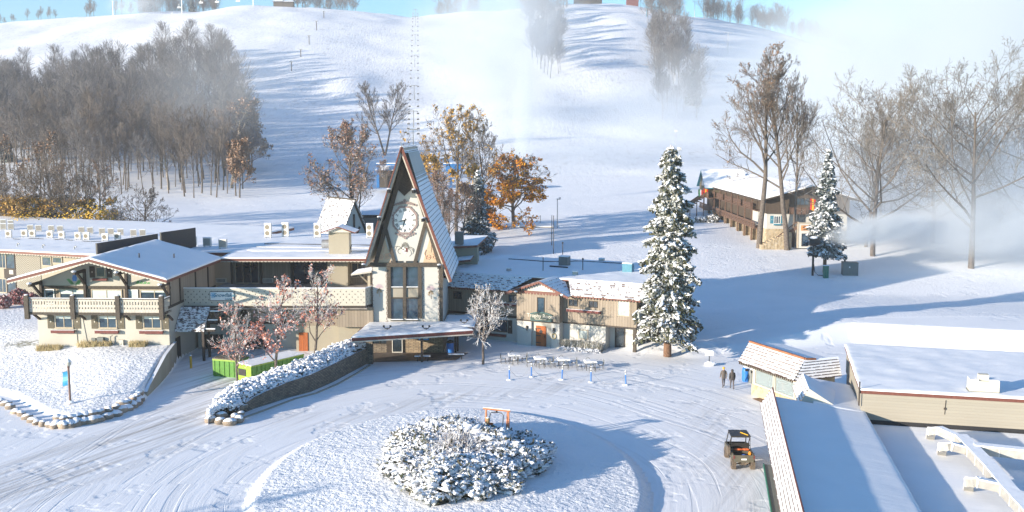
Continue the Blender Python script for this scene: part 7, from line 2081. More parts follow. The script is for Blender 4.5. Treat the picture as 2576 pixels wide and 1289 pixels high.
gx = np.linspace(-1, 1, 60); GX, GY = np.meshgrid(gx, gx); GX = GX * 5.9; GY = GY * 7.9
hh = np.maximum(mound_h(GX, GY) - .35, -.4); V = np.stack([GX, GY, hh], -1).reshape(-1, 3)
ii = (np.arange(59)[:, None] * 60 + np.arange(59)[None, :]).ravel()
linkmesh('inner_thicket', arrmesh('thicket', V, np.stack([ii, ii + 1, ii + 61, ii + 60], -1), plain('dark_thicket', (.03, .035, .025), .9, .4, 4), smooth=True), jun)
# leggy bare twigs in the middle
S = []
for k in range(620):
    p0 = np.array([rg.normal() * .9 - .2, rg.normal() * 1.0 - .9, 1.7]); d = rg.normal(size=3) * [.5, .5, .25] + [0, 0, .42]; S.append((*p0, *(p0 + d), .022, .012))
linkmesh('bare_twigs', segs_mesh('mound_twigs', S, 3, M['limb_frost']), jun)

# ---- planted bed between driveway and stone wall
bed = thing('stone_wall', 'long curved ledgestone retaining wall along the plaza in front of the tower', 'wall', (0, 0, 0))
zD_ = lambda x, y: zD(x, y)
base_px = [zD(800, 1155), zD(880, 1122), zD(1000, 1085), zD(1200, 1020), zD(1400, 968), zD(1600, 880), zD(1750, 800), zD(1870, 735), zD(1935, 700)]
top_h = [.75, .95, 1.15, 1.35, 1.5, 1.6, 1.6, 1.55, 1.5]
bp = [P(*q_, 0) for q_ in base_px]
q = MB(); thick = .4
for i in range(len(bp) - 1):
    a, b = bp[i], bp[i + 1]; d = (b - a).normalized(); n_ = Vector((-d.y, d.x, 0)) * thick
    za, zb2 = Vector((0, 0, top_h[i])), Vector((0, 0, top_h[i + 1])); dn = Vector((0, 0, -.2))
    q.q(a + dn, b + dn, b + zb2, a + za, m=0); q.q(b + n_ + dn, a + n_ + dn, a + n_ + za, b + n_ + zb2, m=0); q.q(a + za, b + zb2, b + n_ + zb2, a + n_ + za, m=1)
a, b = bp[0], bp[1]; d = (b - a).normalized(); n_ = Vector((-d.y, d.x, 0)) * thick; q.q(a + n_ + Vector((0, 0, -.2)), a + Vector((0, 0, -.2)), a + Vector((0, 0, top_h[0])), a + n_ + Vector((0, 0, top_h[0])), m=0)
q.build('stonework', [M['ledge'], M['snow']], bed)
# little kerb in front of the wall
kb_ = thing('kerb', 'low dark kerb line running along the foot of the curved stone wall', 'kerb', (0, 0, 0))
q = MB()
kp = [P(*zD(x_, y_), 0) for x_, y_ in ((780, 1212), (900, 1170), (1060, 1110), (1260, 1035), (1450, 985), (1640, 905), (1830, 800), (1950, 725))]
for a, b in zip(kp[:-1], kp[1:]): q.beam((a.x, a.y, .04), (b.x, b.y, .04), .14, .12)
q.build('kerb_stone', M['concrete'], kb_)
# snow covered ground cover on top of the bed
left_px = [zD(440, 1140), zD(490, 1060), zD(560, 1000), zD(700, 935), zD(880, 885), zD(1100, 810), zD(1300, 745), zD(1500, 665), zD(1650, 600), zD(1850, 590)]
L_in = [P(*q_, 1.1) for q_ in left_px]
R_in = [Vector((p.x - .15, p.y + .2, 0)) for p in bp]
def resample(pl, n):
    pl = np.array([[p[0], p[1]] for p in pl]); s_ = np.concatenate([[0], np.cumsum(np.hypot(*np.diff(pl, axis=0).T))]); t = np.linspace(0, s_[-1], n)
    return np.stack([np.interp(t, s_, pl[:, 0]), np.interp(t, s_, pl[:, 1])], 1)
NL, NW = 150, 26
rimF = [P(*zD(640, 1140), .6)]
Lr = resample(L_in, NL); Rr = resample([P(*zD(560, 1155), .5), P(*zD(700, 1150), .5)] + R_in, NL)
tt = np.linspace(0, 1, NW)
XY = Lr[:, None, :] * (1 - tt)[None, :, None] + Rr[:, None, :] * tt[None, :, None]
lon = np.linspace(0, 1, NL)[:, None]
crown = np.sin(np.pi * np.clip(tt, .02, .98))[None, :] ** .5
baseh = np.interp(lon, [0, .08, .25, 1], [.35, .7, 1.15, 1.55])
Z = baseh + crown * .55 * np.interp(lon, [0, .1, 1], [.6, 1, .8]) + .5 * vnoise(XY[..., 0] / .8, XY[..., 1] / .8, 41) + .25 * vnoise(XY[..., 0] / .35, XY[..., 1] / .35, 42)
Z[:, 0] = -.2; Z[:, 1] = np.minimum(Z[:, 1], .8)
V = np.stack([XY[..., 0], XY[..., 1], Z], -1).reshape(-1, 3)
ii = (np.arange(NL - 1)[:, None] * NW + np.arange(NW - 1)[None, :]).ravel()
bedm = arrmesh('bed', V, np.stack([ii, ii + 1, ii + NW + 1, ii + NW], -1), M['snow_lumpy'], smooth=True)
gcv = linkmesh('ground_cover', bedm); tag(gcv, 'snow covered ground cover planting on top of the curved stone wall', None, None, 'stuff')
# dark leaves hanging over the wall edge and frosty clumps
idx = rg.integers(0, NL, 2600); w_i = rg.beta(5, 1.1, 2600)
Ck = Lr[idx] * (1 - w_i)[:, None] + Rr[idx] * w_i[:, None]
zk = np.interp(idx / NL, [0, .1, .3, 1], [.5, .8, 1.2, 1.75]) + np.where(w_i > .93, -.1, .18) + rg.normal(size=2600) * .09
lv = linkmesh('evergreen_edge', quads_mesh('edge_leaves', np.column_stack([Ck, zk]), .2, M['ivy'], 9)); tag(lv, 'dark evergreen leaves showing along the edge of the snowy bed', None, None, 'stuff')
idx = rg.integers(0, NL, 3200); w_i = rg.uniform(.05, 1.02, 3200); Ck = Lr[idx] * (1 - w_i)[:, None] + Rr[idx] * w_i[:, None]
zk = np.interp(idx / NL, [0, .1, .3, 1], [.55, .95, 1.35, 1.8]) + .45 * np.sin(np.pi * np.clip(w_i, 0, 1)) ** .6 * .9 + rg.normal(size=3200) * .12
lv = linkmesh('snow_tufts', pads_mesh('bed_snow', np.column_stack([Ck, zk]), rg.normal(size=(3200, 3)) * [1, 1, .3], rg.uniform(.1, .26, 3200), .13, .08, 10)); tag(lv, 'small snow tufts on the ground cover of the bed', None, None, 'stuff')

# ---- boulders
def boulder_mesh(i):
    b = MB(); b.blob((0, 0, 0), (.62, .48, .4), 60 + i, n=(8, 12), rough=.13); return b
bm_ = []
for i in range(5):
    o = boulder_mesh(i).build('boulder', M['rock'], smooth=True); bm_.append(o.data); bpy.data.objects.remove(o)
rb = random.Random(12)
def boulder(p, s_, label, group):
    o = linkmesh('boulder', bm_[rb.randrange(5)]); o.location = p; o.rotation_euler = (rb.uniform(-.2, .2), rb.uniform(-.2, .2), rb.uniform(0, 6)); o.scale = (s_ * rb.uniform(.8, 1.2), s_ * rb.uniform(.8, 1.2), s_ * rb.uniform(.8, 1.1))
    tag(o, label, 'boulder', group)
rock_px = [zW(*q_) for q_ in ((5, 690), (60, 712), (105, 745), (160, 790), (215, 815), (275, 850), (330, 880), (390, 900), (440, 915), (505, 925), (565, 930), (630, 935), (700, 925), (770, 910), (840, 895), (920, 885), (990, 870), (1080, 845), (1160, 815), (1220, 780), (1280, 760), (1330, 730), (1370, 700), (1395, 672))]
for i, (u, v) in enumerate(rock_px):
    p = P(u, v, .12); boulder((p.x, p.y, .14), 1.0 if i > 9 else .75, 'rounded boulder in the row edging the snowy lawn', 'boulders edging the lawn')
    if 9 < i: boulder((p.x - .2, p.y + .75, .5), .75, 'smaller boulder stacked behind the lawn edge row', 'upper boulders of the lawn edge')
for i, (x_, y_) in enumerate([(470, 1225), (560, 1240), (650, 1250), (730, 1225), (470, 1165), (570, 1180), (750, 1165), (700, 1130), (780, 1100), (740, 1115), (510, 1210), (690, 1190)]):
    p = P(*zD(x_, y_), .2 if y_ > 1200 else .45); boulder((p.x, p.y, .22 if y_ > 1200 else .42), .85 if i < 6 else .62, 'rounded boulder at the rounded end of the planted bed', 'boulders at the end of the bed')

# ---- shrubs and grasses
def tuft(kind, label, cat, loc, size, n, mat, seed, group=None, h=.5, blade=.5):
    t = thing(kind, label, cat, loc, 0, group); rg = np.random.default_rng(seed)
    S = []
    for k in range(n):
        b = np.array([rg.uniform(-1, 1) * size[0], rg.uniform(-1, 1) * size[1], -.05]); d = rg.normal(size=3) * [.25, .25, .1] + [0, 0, 1]; d = d / np.linalg.norm(d) * h * rg.uniform(.5, 1.2); S.append((*b, *(b + d), .022, .008))
    linkmesh('blades', segs_mesh('blades', S, 3, M[mat]), t)
    return t
for i, (xa, xb_2, lb) in enumerate([(-12.6, -10.2, 'left clump of dry yellow grass at the foot of the lounge wall'), (-8.6, -5.4, 'middle clump of dry yellow grass around the meters'), (-3.6, -2.0, 'right clump of dry yellow grass at the foot of the lounge wall')]):
    c = fl.W((xa + xb_2) / 2, -.6, 0); tuft('grass_clump', lb, 'ornamental grass', (c.x, c.y, tz1(c.x, c.y)), ((xb_2 - xa) / 2, .4), 520, 'grass_dry', i, None, .55)
a = fw_.y(*zG(1120, 1110), -.6); b = fw_.y(*zG(1480, 1130), -.6); c = fw_.W((a.x + b.x) / 2, -.75, 0)
t = tuft('grass_bed', 'bed of frosted ornamental grass under the ground floor window', 'ornamental grass', (0, 0, 0), (.01, .01), 3, 'grass_grey', 3)
rg2 = np.random.default_rng(6); S = []; hw2 = abs(b.x - a.x) / 2
for k in range(1500):
    l_ = np.array([rg2.uniform(-hw2, hw2), rg2.uniform(-.45, .45)]); w0 = c + fw_.ex * l_[0] + fw_.ey * l_[1]; d = rg2.normal(size=3) * [.22, .22, .1] + [0, 0, .85]; S.append((w0.x, w0.y, 0, w0.x + d[0], w0.y + d[1], d[2], .022, .01))
linkmesh('blades', segs_mesh('grass_blades', S, 3, M['grass_grey']), t)
Cq = []
for k in range(500):
    w0 = c + fw_.ex * rg2.uniform(-hw2, hw2) - fw_.ey * rg2.uniform(.35, .8); Cq.append((w0.x, w0.y, rg2.uniform(.02, .28)))
linkmesh('snow_clumps', quads_mesh('grass_snow', np.array(Cq), .22, M['snow_clump'], 3, flat=.5), t)
for i, (u, v, s_, lb) in enumerate([(48, 765, 1.0, 'red leaved snowy shrub left of the balcony post'), (8, 775, .8, 'small dark red shrub at the far left lodge wall'), (78, 772, .9, 'rounded pinkish shrub behind the balcony end')]):
    p = P(u, v, 1.9); t = thing('red_shrub', lb, 'shrub', (p.x, p.y, 1.85)); rg = np.random.default_rng(i + 40)
    d = rg.normal(size=(1300, 3)); d /= np.linalg.norm(d, axis=1, keepdims=True); C = d * (rg.uniform(.3, 1, (1300, 1)) ** .4) * np.array([1.2, 1.0, .95]) * s_ + [0, 0, .9 * s_]
    linkmesh('leaves', quads_mesh('shrub_leaves', C, .17, M['hedge_red'], i), t)
for i, (u, v, s_, lb) in enumerate([(1815, 545, 1.4, 'snow dusted dark shrub at the foot of the chalet stairs'), (1790, 560, 1.0, 'low snowy shrub below the chalet gallery'), (1762, 560, .8, 'smallest snowy shrub left of the chalet gallery')]):
    p = G(u, v); t = thing('snowy_shrub', lb, 'shrub', p); rg = np.random.default_rng(i + 50)
    d = rg.normal(size=(700, 3)); d /= np.linalg.norm(d, axis=1, keepdims=True); C = d * (rg.uniform(.3, 1, (700, 1)) ** .4) * np.array([1.6, 1.0, .8]) * s_ + [0, 0, .6 * s_]
    linkmesh('foliage', quads_mesh('shrub_foliage', C[:380], .25, M['juniper'], i), t); linkmesh('snow_load', quads_mesh('shrub_snow', C[380:] + [0, 0, .12], .25, M['snow_clump'], i, flat=.4), t)
# fallen logs with snow at the foot of the double tree
# ================================================================== small things
# patio tables with four chairs each, snow on top
def chair_mesh():
    s = MB(); s.box(-.21, .21, -.2, .2, .42, .45)
    l = []
    for x in (-.18, .18):
        for y in (-.17, .17): l.append(((x, y, 0), (x, y, .42)))
    return s, l
tab_px = [(330, 520), (752, 575), (1128, 595), (1560, 632)]
tnames = ['leftmost table', 'second table from the left', 'third table from the left', 'rightmost table']
dirn = ['left', 'right', 'near', 'far']
for i, q_ in enumerate(tab_px):
    p = P(*zX(*q_), 0)
    t = thing('patio_table', 'snow capped patio table, %s of the row on the plaza' % ['leftmost', 'second', 'third', 'rightmost'][i], 'table', (p.x, p.y, 0), .15, 'patio tables')
    q = MB(); q.box(-.55, .55, -.5, .5, .7, .73); q.build('tabletop', M['grey_metal'], t)
    q = MB(); q.prism([(-.56, .734), (.56, .734), (.5, .88), (0, .91), (-.5, .88)], -.5, .5, 'y'); q.build('snow', M['snow'], t)
    for (a, b) in ((-.45, -.4), (.45, -.4), (-.45, .4), (.45, .4)):
        q = MB(); q.tube([(a, b, 0), (a * .85, b * .85, .7)], .025, 5); q.build('leg', M['black'], t)
    for k in range(4):
        an_ = (math.pi, 0, -math.pi / 2, math.pi / 2)[k]; r_ = 1.02 if k < 2 else .85
        cx, cy = p.x + math.cos(an_ + .15) * r_, p.y + math.sin(an_ + .15) * r_
        c = thing('patio_chair', 'snowy metal chair on the %s side of the %s' % (dirn[k], tnames[i]), 'chair', (cx, cy, 0), an_ + .15 - math.pi / 2, 'patio chairs')
        q = MB(); q.box(-.24, .24, -.22, .22, .42, .45); q.build('seat', M['black'], c)
        q = MB(); q.blob((0, 0, .48), (.2, .18, .05), k, n=(5, 8)); q.build('snow', M['snow'], c)
        q = MB(); pts_ = [(.26 * math.cos(a), .24 + .03 * math.sin(a), .45 + .5 * math.sin(a)) for a in [math.pi * j / 8 for j in range(9)]]; q.tube(pts_, .022, 5)
        for xx in (-.12, 0, .12): q.tube([(xx, .24, .45), (xx, .26, .45 + .5 * (1 - (xx / .26) ** 2) ** .5)], .012, 4)
        q.build('backrest', M['grey_metal'], c)
        for (a, b) in ((-.22, -.2), (.22, -.2), (-.22, .2), (.22, .2)):
            q = MB(); q.tube([(a * 1.15, b * 1.15, 0), (a, b, .43)], .018, 4); q.build('leg', M['black'], c)
# rope posts: blue with white upper part, on snowy feet; chains between
post_px = [(258, 800), (612, 750), (1105, 795), (1572, 838), (2135, 880)]
pp_ = []
for i, q_ in enumerate(post_px):
    p = P(*zX(*q_), 0); pp_.append(p)
    t = thing('barrier_post', 'blue and white barrier post on a snowy foot, %s from the left' % NUM[i], 'post', (p.x, p.y, 0), 0, 'barrier posts on the plaza')
    lean = (.0, .0, .05, .0, -.07)[i]
    q = MB(); q.tube([(0, 0, .08), (lean * .7, 0, .95)], .055, 8); q.build('blue_sleeve', M['blue'], t)
    q = MB(); q.tube([(lean * .7, 0, .95), (lean, 0, 1.3)], .045, 8); q.build('white_top', M['white'], t)
    q = MB(); q.tube([(lean * .8, 0, 1.08), (lean * .83, 0, 1.14)], .066, 8); q.build('dark_band', M['black'], t)
    q = MB(); q.blob((0, 0, .04), (.3, .25, .07), i, n=(5, 10)); q.build('snow', M['snow'], t)
for i, (a, b) in enumerate(zip(pp_[:-1], pp_[1:])):
    t = thing('barrier_chain', 'thin chain sagging between barrier posts, %s span from the left' % NUM[i], 'chain', (0, 0, 0), 0, 'barrier chains')
    pts_ = []
    for k in range(13):
        s_ = k / 12; low = .95 if i == 0 else 1.15
        pts_.append((a.x + (b.x - a.x) * s_, a.y + (b.y - a.y) * s_, max(1.1 - low * 4 * s_ * (1 - s_), .03)))
    q = MB(); q.tube(pts_, .014, 4); q.build('chain', M['steel'], t)
# small white sign on a post
p = P(1784, 913, .25); t = thing('snowy_sign', 'white snow covered sign board on a dark post right of the big spruce', 'sign', (p.x, p.y, .2), .1)
q = MB(); q.tube([(0, 0, -.1), (0, 0, .75)], .045, 6); q.build('post', M['black'], t)
q = MB(); q.box(-.4, .4, -.04, .04, .72, 1.18); q.build('board', M['white'], t); q = MB(); q.blob((0, 0, 1.2), (.42, .1, .07), 2, n=(4, 8)); q.build('snow', M['snow'], t)
q = MB(); q.blob((.1, -.1, -.02), (.6, .45, .2), 4); q.build('snow_heap', M['snow'], t)
# lamp post with banner on the lawn
p = G(177, 1018); t = thing('street_lamp', 'brown lamp post with white globe and blue banner on the snowy lawn', 'street lamp', (p.x, p.y, p.z - .05))
q = MB(); q.lathe([(.2, 0), (.2, .12), (.13, .22), (.085, .4), (.085, 2.95), (.11, 3.0), (.11, 3.12)], n=10); q.build('post', plain('brown_lamp_post', (.16, .09, .07), .6), t)
q = MB(); q.lathe([(.1, 3.12), (.2, 3.2), (.22, 3.38), (.15, 3.52)], n=12); q.build('globe', M['cream'], t, smooth=True)
q = MB(); q.lathe([(.25, 3.46), (.17, 3.6), (.03, 3.72), (.02, 3.85)], n=12); q.build('cap', M['white'], t)
q = MB(); q.blob((0, 0, .18), (.27, .24, .14), 3); q.build('snow', M['snow'], t)
q = MB(); q.tube([(0, 0, 2.75), (-.55, 0, 2.62)], .02, 5); q.tube([(0, 0, 1.6), (-.55, 0, 1.42)], .02, 5); q.build('banner_arm', M['steel'], t)
q = MB(); n_ = 8
for k in range(n_):
    z0_, z1_ = 2.72 - k * .15, 2.72 - (k + 1) * .15; s0, s1 = .05 * math.sin(k * .8), .05 * math.sin((k + 1) * .8)
    q.q((-.1, s0, z0_), (-.1, s1, z1_), (-.52, s1 + .04, z1_ - .12), (-.52, s0 + .04, z0_ - .12), m=0 if k not in (3, 4) else 1)
q.build('banner', [plain('banner_blue', (.02, .26, .5), .6, .2, 6), plain('banner_light_blue', (.08, .36, .58), .6, .3, 9)], t)
# two green containers behind the bed
def bin_(label, p, rz, L, W_, H_, mats, louvre):
    t = thing('waste_container', label, 'waste container', p, rz)
    q = MB(); q.prism([(0, 0), (L, 0), (L, H_), (0, H_)], 0, W_, 'y'); q.build('body', M[mats[0]], t)
    q = MB(); q.box(-.05, .0, .02, W_ - .02, .08, H_); q.box(-.09, -.05, W_ * .35, W_ * .85, H_ * .35, H_ * .75, 1); q.build('end_panel', [M[mats[1]], M['black']], t)
    q = MB(); q.box(-.06, L + .03, -.03, .0, H_ - .1, H_ + .03); q.box(-.06, L + .03, W_, W_ + .03, H_ - .1, H_ + .03); q.build('rim', M[mats[1]], t)
    q = MB(); q.slab([(-.05, -.02, H_ + .08), (L, -.02, H_ + .08), (L, W_, H_ + .12), (-.05, W_, H_ + .12)], .07)
    if louvre: [q.box(k * .16, k * .16 + .05, 0, W_, H_ + .12, H_ + .17) for k in range(int(L / .16))]
    q.build('lid', M['snow'] if not louvre else M['grille'], t)
    q = MB(); 
    for k in range(int(L / .5)): q.box(k * .5 + .1, k * .5 + .18, -.05, -.001, .05, H_ - .12)
    q.build('rib', M[mats[0]], t)
    return t
b1 = P(*zD(497, 820), 0)
bin_('small green container with slatted grey lid beside the driveway', (b1.x, b1.y, 0), -.3, 2.6, 1.8, 1.55, ('bin_green', 'bin_lime'), True)
b2 = P(*zD(855, 885), 0)
bin_('long bright green container with snowy lid behind the planted bed', (b2.x, b2.y, 0), .95, 6.2, 2.0, 1.5, ('bin_green', 'bin_lime'), False)

# chair lift arch on the mound
zP = lambda x, y: ((1800 + x / 7.1625) * .67083, (1500 + y / 7.1625) * .67083)
Da = 70.0
def pa(x, y, D=Da): return PD(*zP(x, y), D)
ar = thing('timber_arch', 'timber frame holding a hanging lift chair on the juniper mound', 'arch', (0, 0, 0))
wd_ = plain('peeled_log', (.5, .2, .1), .7, .25, 6)
A = pa(85, 228); B = pa(815, 305, Da - .3)
q = MB(); q.tube([A, B], .075, 8); q.build('crossbeam', wd_, ar)
q = MB(); q.beam(A + Vector((0, 0, .09)), B + Vector((0, 0, .09)), .12, .05); q.build('snow', M['snow'], ar)
for (x0, y0, x1) in ((165, 240, 125), (745, 300, 705), (765, 300, 780)):
    a = pa(x0, y0); q = MB(); dy_ = .9 if x1 < x0 else -.6; q.tube([(a.x, a.y, a.z), (pa(x1, 600).x, a.y + dy_, .7)], .065, 7); q.build('post', wd_, ar)
a = pa(165, 240); q = MB(); q.tube([(a.x, a.y, a.z), (a.x + .05, a.y - .7, .7)], .065, 7); q.build('post', wd_, ar)
lc = thing('lift_chair', 'old lift chair with curved frame hanging from the timber arch', 'lift chair', (0, 0, 0))
q = MB(); c_ = [pa(255, 500), pa(275, 380), pa(310, 335), pa(445, 340), pa(580, 360), pa(625, 410), pa(618, 590), pa(608, 760)]; q.tube(c_, .03, 6); q.tube([pa(445, 290), pa(445, 345)], .07, 6); q.tube([c_[0], pa(245, 700)], .03, 6); q.build('frame', M['black'], lc)
q = MB(); 
for k in range(13):
    f = k / 12; a = pa(320 + 290 * f, 708 + 40 * f); b = pa(330 + 280 * f, 860 - 10 * f); q.beam(a, b, .02, .05)
q.tube([pa(320, 708), pa(612, 750)], .025, 5); q.tube([pa(330, 860), pa(610, 835)], .025, 5); q.build('seat', M['black'], lc)
lg = thing('wooden_post', 'short sawn log post with coloured arrows in front of the timber arch', 'post', (0, 0, 0))
a = pa(213, 490, 68.6); b_ = pa(205, 1010, 68.6); q = MB(); q.tube([(b_.x, a.y, 1.0), (a.x, a.y, a.z)], .14, 10); q.build('log', plain('weathered_log', (.3, .2, .09), .8, .3, 6), lg)
q = MB(); q.blob((a.x, a.y, a.z + .03), (.14, .14, .05), 1, n=(4, 8)); q.build('snow', M['snow'], lg)
for (x_, y_, c) in ((290, 640, 'orange'), (335, 700, 'green_metal'), (290, 780, 'orange'), (165, 660, 'green_metal'), (175, 780, 'orange')):
    c0_ = pa(x_, y_, 68.5); q = MB(); q.prism([(c0_.x - .14, c0_.z - .06), (c0_.x + .1, c0_.z - .1), (c0_.x + .2, c0_.z), (c0_.x + .1, c0_.z + .08), (c0_.x - .14, c0_.z + .06)], 68.45, 68.5, 'y'); q.build('arrow_board', M[c], lg)

# ------------------------------------------------------------------ utility buggy
u0 = P(1871, 1184, 0)
ut = thing('utility_buggy', 'dusty dark side-by-side utility buggy with cargo bed of orange gear, seen from behind', 'utility vehicle', (u0.x, u0.y, 0), -R(2))
q = MB()
q.prism([(-.62, .55), (.62, .55), (.68, .75), (.68, 1.02), (-.68, 1.02), (-.68, .75)], .0, .06, 'y')      # tailgate
q.box(-.7, -.62, .06, 1.25, .72, 1.02); q.box(.62, .7, .06, 1.25, .72, 1.02); q.box(-.62, .62, 1.2, 1.25, .72, 1.08); q.build('cargo_bed', M['olive'], ut)
q = MB(); q.box(-.62, .62, .06, 1.2, .66, .72); q.build('bed_floor', M['utvblack'], ut)
q = MB(); q.box(-.6, .6, 1.25, 2.9, .42, .78); q.box(-.74, .74, 2.3, 3.2, .5, .98); q.prism([(2.3, .98), (3.2, .98), (3.2, .8), (3.45, .6), (3.45, .45), (2.3, .45)], -.6, .6, 'x'); q.build('body', M['olive'], ut)
for (x, y) in ((-.62, .38), (.62, .38), (-.64, 2.85), (.64, 2.85)):
    q = MB(); q.tube([(x - .13, y, .33), (x + .13, y, .33)], .33, 20)
    for k in range(18):
        a = k * math.pi / 9; q.box(x - .135, x + .135, y + math.cos(a) * .34 - .03, y + math.cos(a) * .34 + .03, .33 + math.sin(a) * .34 - .03, .33 + math.sin(a) * .34 + .03)
    wh_ = q.build('wheel', M['rubber'], ut); q = MB(); q.tube([(x - .14, y, .33), (x + .14, y, .33)], .16, 12); q.build('rim', M['utvblack'], wh_)
q = MB(); q.tube([(.8, 1.35, .75), (1.0, 1.35, .75)], .01, 4)
for x in (-.66, .66):
    q.tube([(x, 1.28, .8), (x * .93, 1.35, 1.85), (x * .9, 2.55, 1.88), (x, 3.0, 1.0)], .035, 6)
    q.tube([(x * .93, 1.35, 1.85), (x * .96, 2.2, .9)], .03, 6)
for (y, z) in ((1.35, 1.85), (2.55, 1.88), (1.3, 1.3)): q.tube([(-.62, y, z), (.62, y, z)], .035, 6)
q.build('roll_cage', M['utvblack'], ut)
q = MB(); q.slab([(-.66, 1.3, 1.93), (.66, 1.3, 1.93), (.62, 2.65, 1.97), (-.62, 2.65, 1.97)], .06); q.build('roof_panel', M['utvblack'], ut)
q = MB(); q.beam((.1, 2.0, 1.99), (.5, 1.35, 1.98), .06, .05); q.build('yellow_pole', M['yellow'], ut)
q = MB(); q.box(-.6, .6, 1.5, 1.95, .8, .95); q.box(-.6, .6, 1.42, 1.55, .95, 1.4); q.build('seat', M['utvblack'], ut)
q = MB(); q.box(-.71, -.6, -.02, .0, .78, 1.0); q.box(.6, .71, -.02, .0, .78, 1.0); q.build('tail_light', M['planter'], ut)
q = MB(); q.box(-.17, .17, -.03, -.002, .7, .8); q.build('rear_plate', M['white'], ut)
q = MB(); q.tube([(-.6, .38, .33), (.6, .38, .33)], .05, 6); q.beam((-.35, .1, .5), (0, .3, .3), .06); q.beam((.35, .1, .5), (0, .3, .3), .06); q.box(-.2, .2, .2, .6, .3, .5); q.build('rear_axle', M['rubber'], ut)
q = MB(); q.tube([(-.95, .9, 1.05), (-.8, .9, 1.05)], .34, 18); q.build('spare_wheel', M['rubber'], ut)
q = MB(); q.q((-.6, 1.33, 1.0), (.6, 1.33, 1.0), (.6, 1.33, 1.75), (-.6, 1.33, 1.75)) if False else q.tube([(-.55, 1.33, 1.45), (.55, 1.33, 1.45)], .015, 4); q.build('cage_bar', M['utvblack'], ut)
def load(kind, label, parts_):
    t = thing(kind, label, kind.replace('_', ' '), ut.matrix_basis @ Vector((0, 0, 0)), -R(2)); t.location = ut.location
    for nm, b, mt in parts_: b.build(nm, mt, t)
b = MB(); b.blob((-.2, 1.08, 1.08), (.3, .09, .07), 3); b.blob((.3, 1.1, 1.08), (.26, .09, .08), 8); load('orange_fence', 'rolled orange netting laid across the front of the buggy bed', [('roll', b, M['orange'])])
b = MB(); b.blob((.48, .62, .92), (.1, .16, .16), 4); load('orange_pack', 'orange pack leaning in the right corner of the buggy bed', [('pack', b, plain('bright_orange', (.9, .3, .02), .6))])
b = MB(); b.blob((.05, .35, .85), (.22, .16, .14), 5); load('blue_bag', 'blue bag lying in the buggy bed by the tailgate', [('bag', b, plain('bag_blue', (.05, .12, .4), .7))])
b = MB(); b.blob((.33, .28, .8), (.09, .09, .09), 6); load('orange_helmet', 'small orange helmet next to the blue bag in the buggy bed', [('shell', b, M['orange'])])
b = MB(); b.blob((-.42, .4, .82), (.14, .13, .1), 7); load('red_bundle', 'small dark red bundle at the left of the buggy bed', [('bundle', b, M['planter'])])

# ------------------------------------------------------------------ two people walking away
def person(label, u, v, rz, hat, step, jacket, trousers, hood=False):
    p = P(u, v, 0); t = thing('person', label, 'person', (p.x, p.y, 0), rz)
    V_, E_, R_ = [], [], []
    def add(co, r, par=None):
        V_.append(co); R_.append(r); i = len(V_) - 1
        if par is not None: E_.append((par, i))
        return i
    pel = add((0, 0, .95), .15)
    sp = add((0, -.01, 1.12), .145, pel); ch = add((0, .0, 1.32), .165, sp); nk = add((0, .02, 1.50), .065, ch); hd = add((0, .05, 1.62), .095, nk); top = add((0, .055, 1.72), .085, hd)
    add((0, .15, 1.62), .03, hd)
    for s_ in (-1, 1):
        st = step * s_
        hp = add((s_ * .095, 0, .9), .105, pel); kn = add((s_ * .105, .12 * st + .04, .5), .068, hp); an2 = add((s_ * .105, .26 * st - .06, .1), .045, kn); add((s_ * .115, .26 * st + .11, .045), .042, an2)
        sh_ = add((s_ * .19, 0, 1.42), .075, ch); elb = add((s_ * .255, -.1 * st - .03, 1.14), .055, sh_); wr_ = add((s_ * .25, -.13 * st + .06, .9), .036, elb); pm = add((s_ * .25, -.13 * st + .1, .83), .034, wr_)
        for k in range(4):
            f1 = add((s_ * (.235 + .0) , -.13 * st + .075 + .022 * k, .77), .010, pm); add((s_ * .225, -.13 * st + .08 + .022 * k, .735 - (.01 if k in (1, 2) else 0)), .008, f1)
        th = add((s_ * .215, -.13 * st + .14, .80), .011, pm); add((s_ * .205, -.13 * st + .165, .765), .009, th)
    me = bpy.data.meshes.new('person_body'); me.from_pydata(V_, E_, []); o = bpy.data.objects.new('tmp_person', me); COL.objects.link(o)
    md_ = o.modifiers.new('skin', 'SKIN'); md_.use_smooth_shade = True
    for i, sv in enumerate(me.skin_vertices[0].data): sv.radius = (R_[i], R_[i] * (.72 if i in (0, 1, 2) else 1)); sv.use_root = (i == 0)
    sb = o.modifiers.new('sub', 'SUBSURF'); sb.levels = 1; sb.render_levels = 1
    dg = bpy.context.evaluated_depsgraph_get(); bm2 = bpy.data.meshes.new_from_object(o.evaluated_get(dg)); bpy.data.objects.remove(o)
    bm2.materials.clear(); [bm2.materials.append(x) for x in (jacket, trousers, plain('skin_tone', (.45, .26, .18), .6), M['black'])]
    for pl_ in bm2.polygons:
        c = pl_.center
        if c.z > 1.5: k = 2
        elif c.z > .86 and not (abs(c.x) > .2 and c.z < .88): k = 0
        elif abs(c.x) > .19 and c.z > .68: k = 2
        elif c.z < .12: k = 3
        else: k = 1
        pl_.material_index = k
    linkmesh('body', bm2, t)
    q = MB(); q.lathe([(.185, .82), (.2, .95), (.19, 1.1), (.215, 1.3), (.2, 1.42), (.1, 1.52)], c=(0, .0, 0), n=14); jk = q.build('jacket', jacket, t, smooth=True); jk.scale = (1, .68, 1)
    q = MB()
    if hood: q.blob((0, .03, 1.63), (.125, .135, .15), 3, n=(7, 12), rough=.03); q.build('hood', jacket, t, smooth=True)
    else: q.blob((0, .04, 1.70), (.11, .125, .11), 3, n=(7, 12), rough=.03); q.build('knit_cap', hat, t, smooth=True)
    return t
dj = plain('dark_jacket', (.05, .045, .045), .8, .2, 8); gt = plain('grey_trousers', (.09, .08, .085), .8, .2, 6)
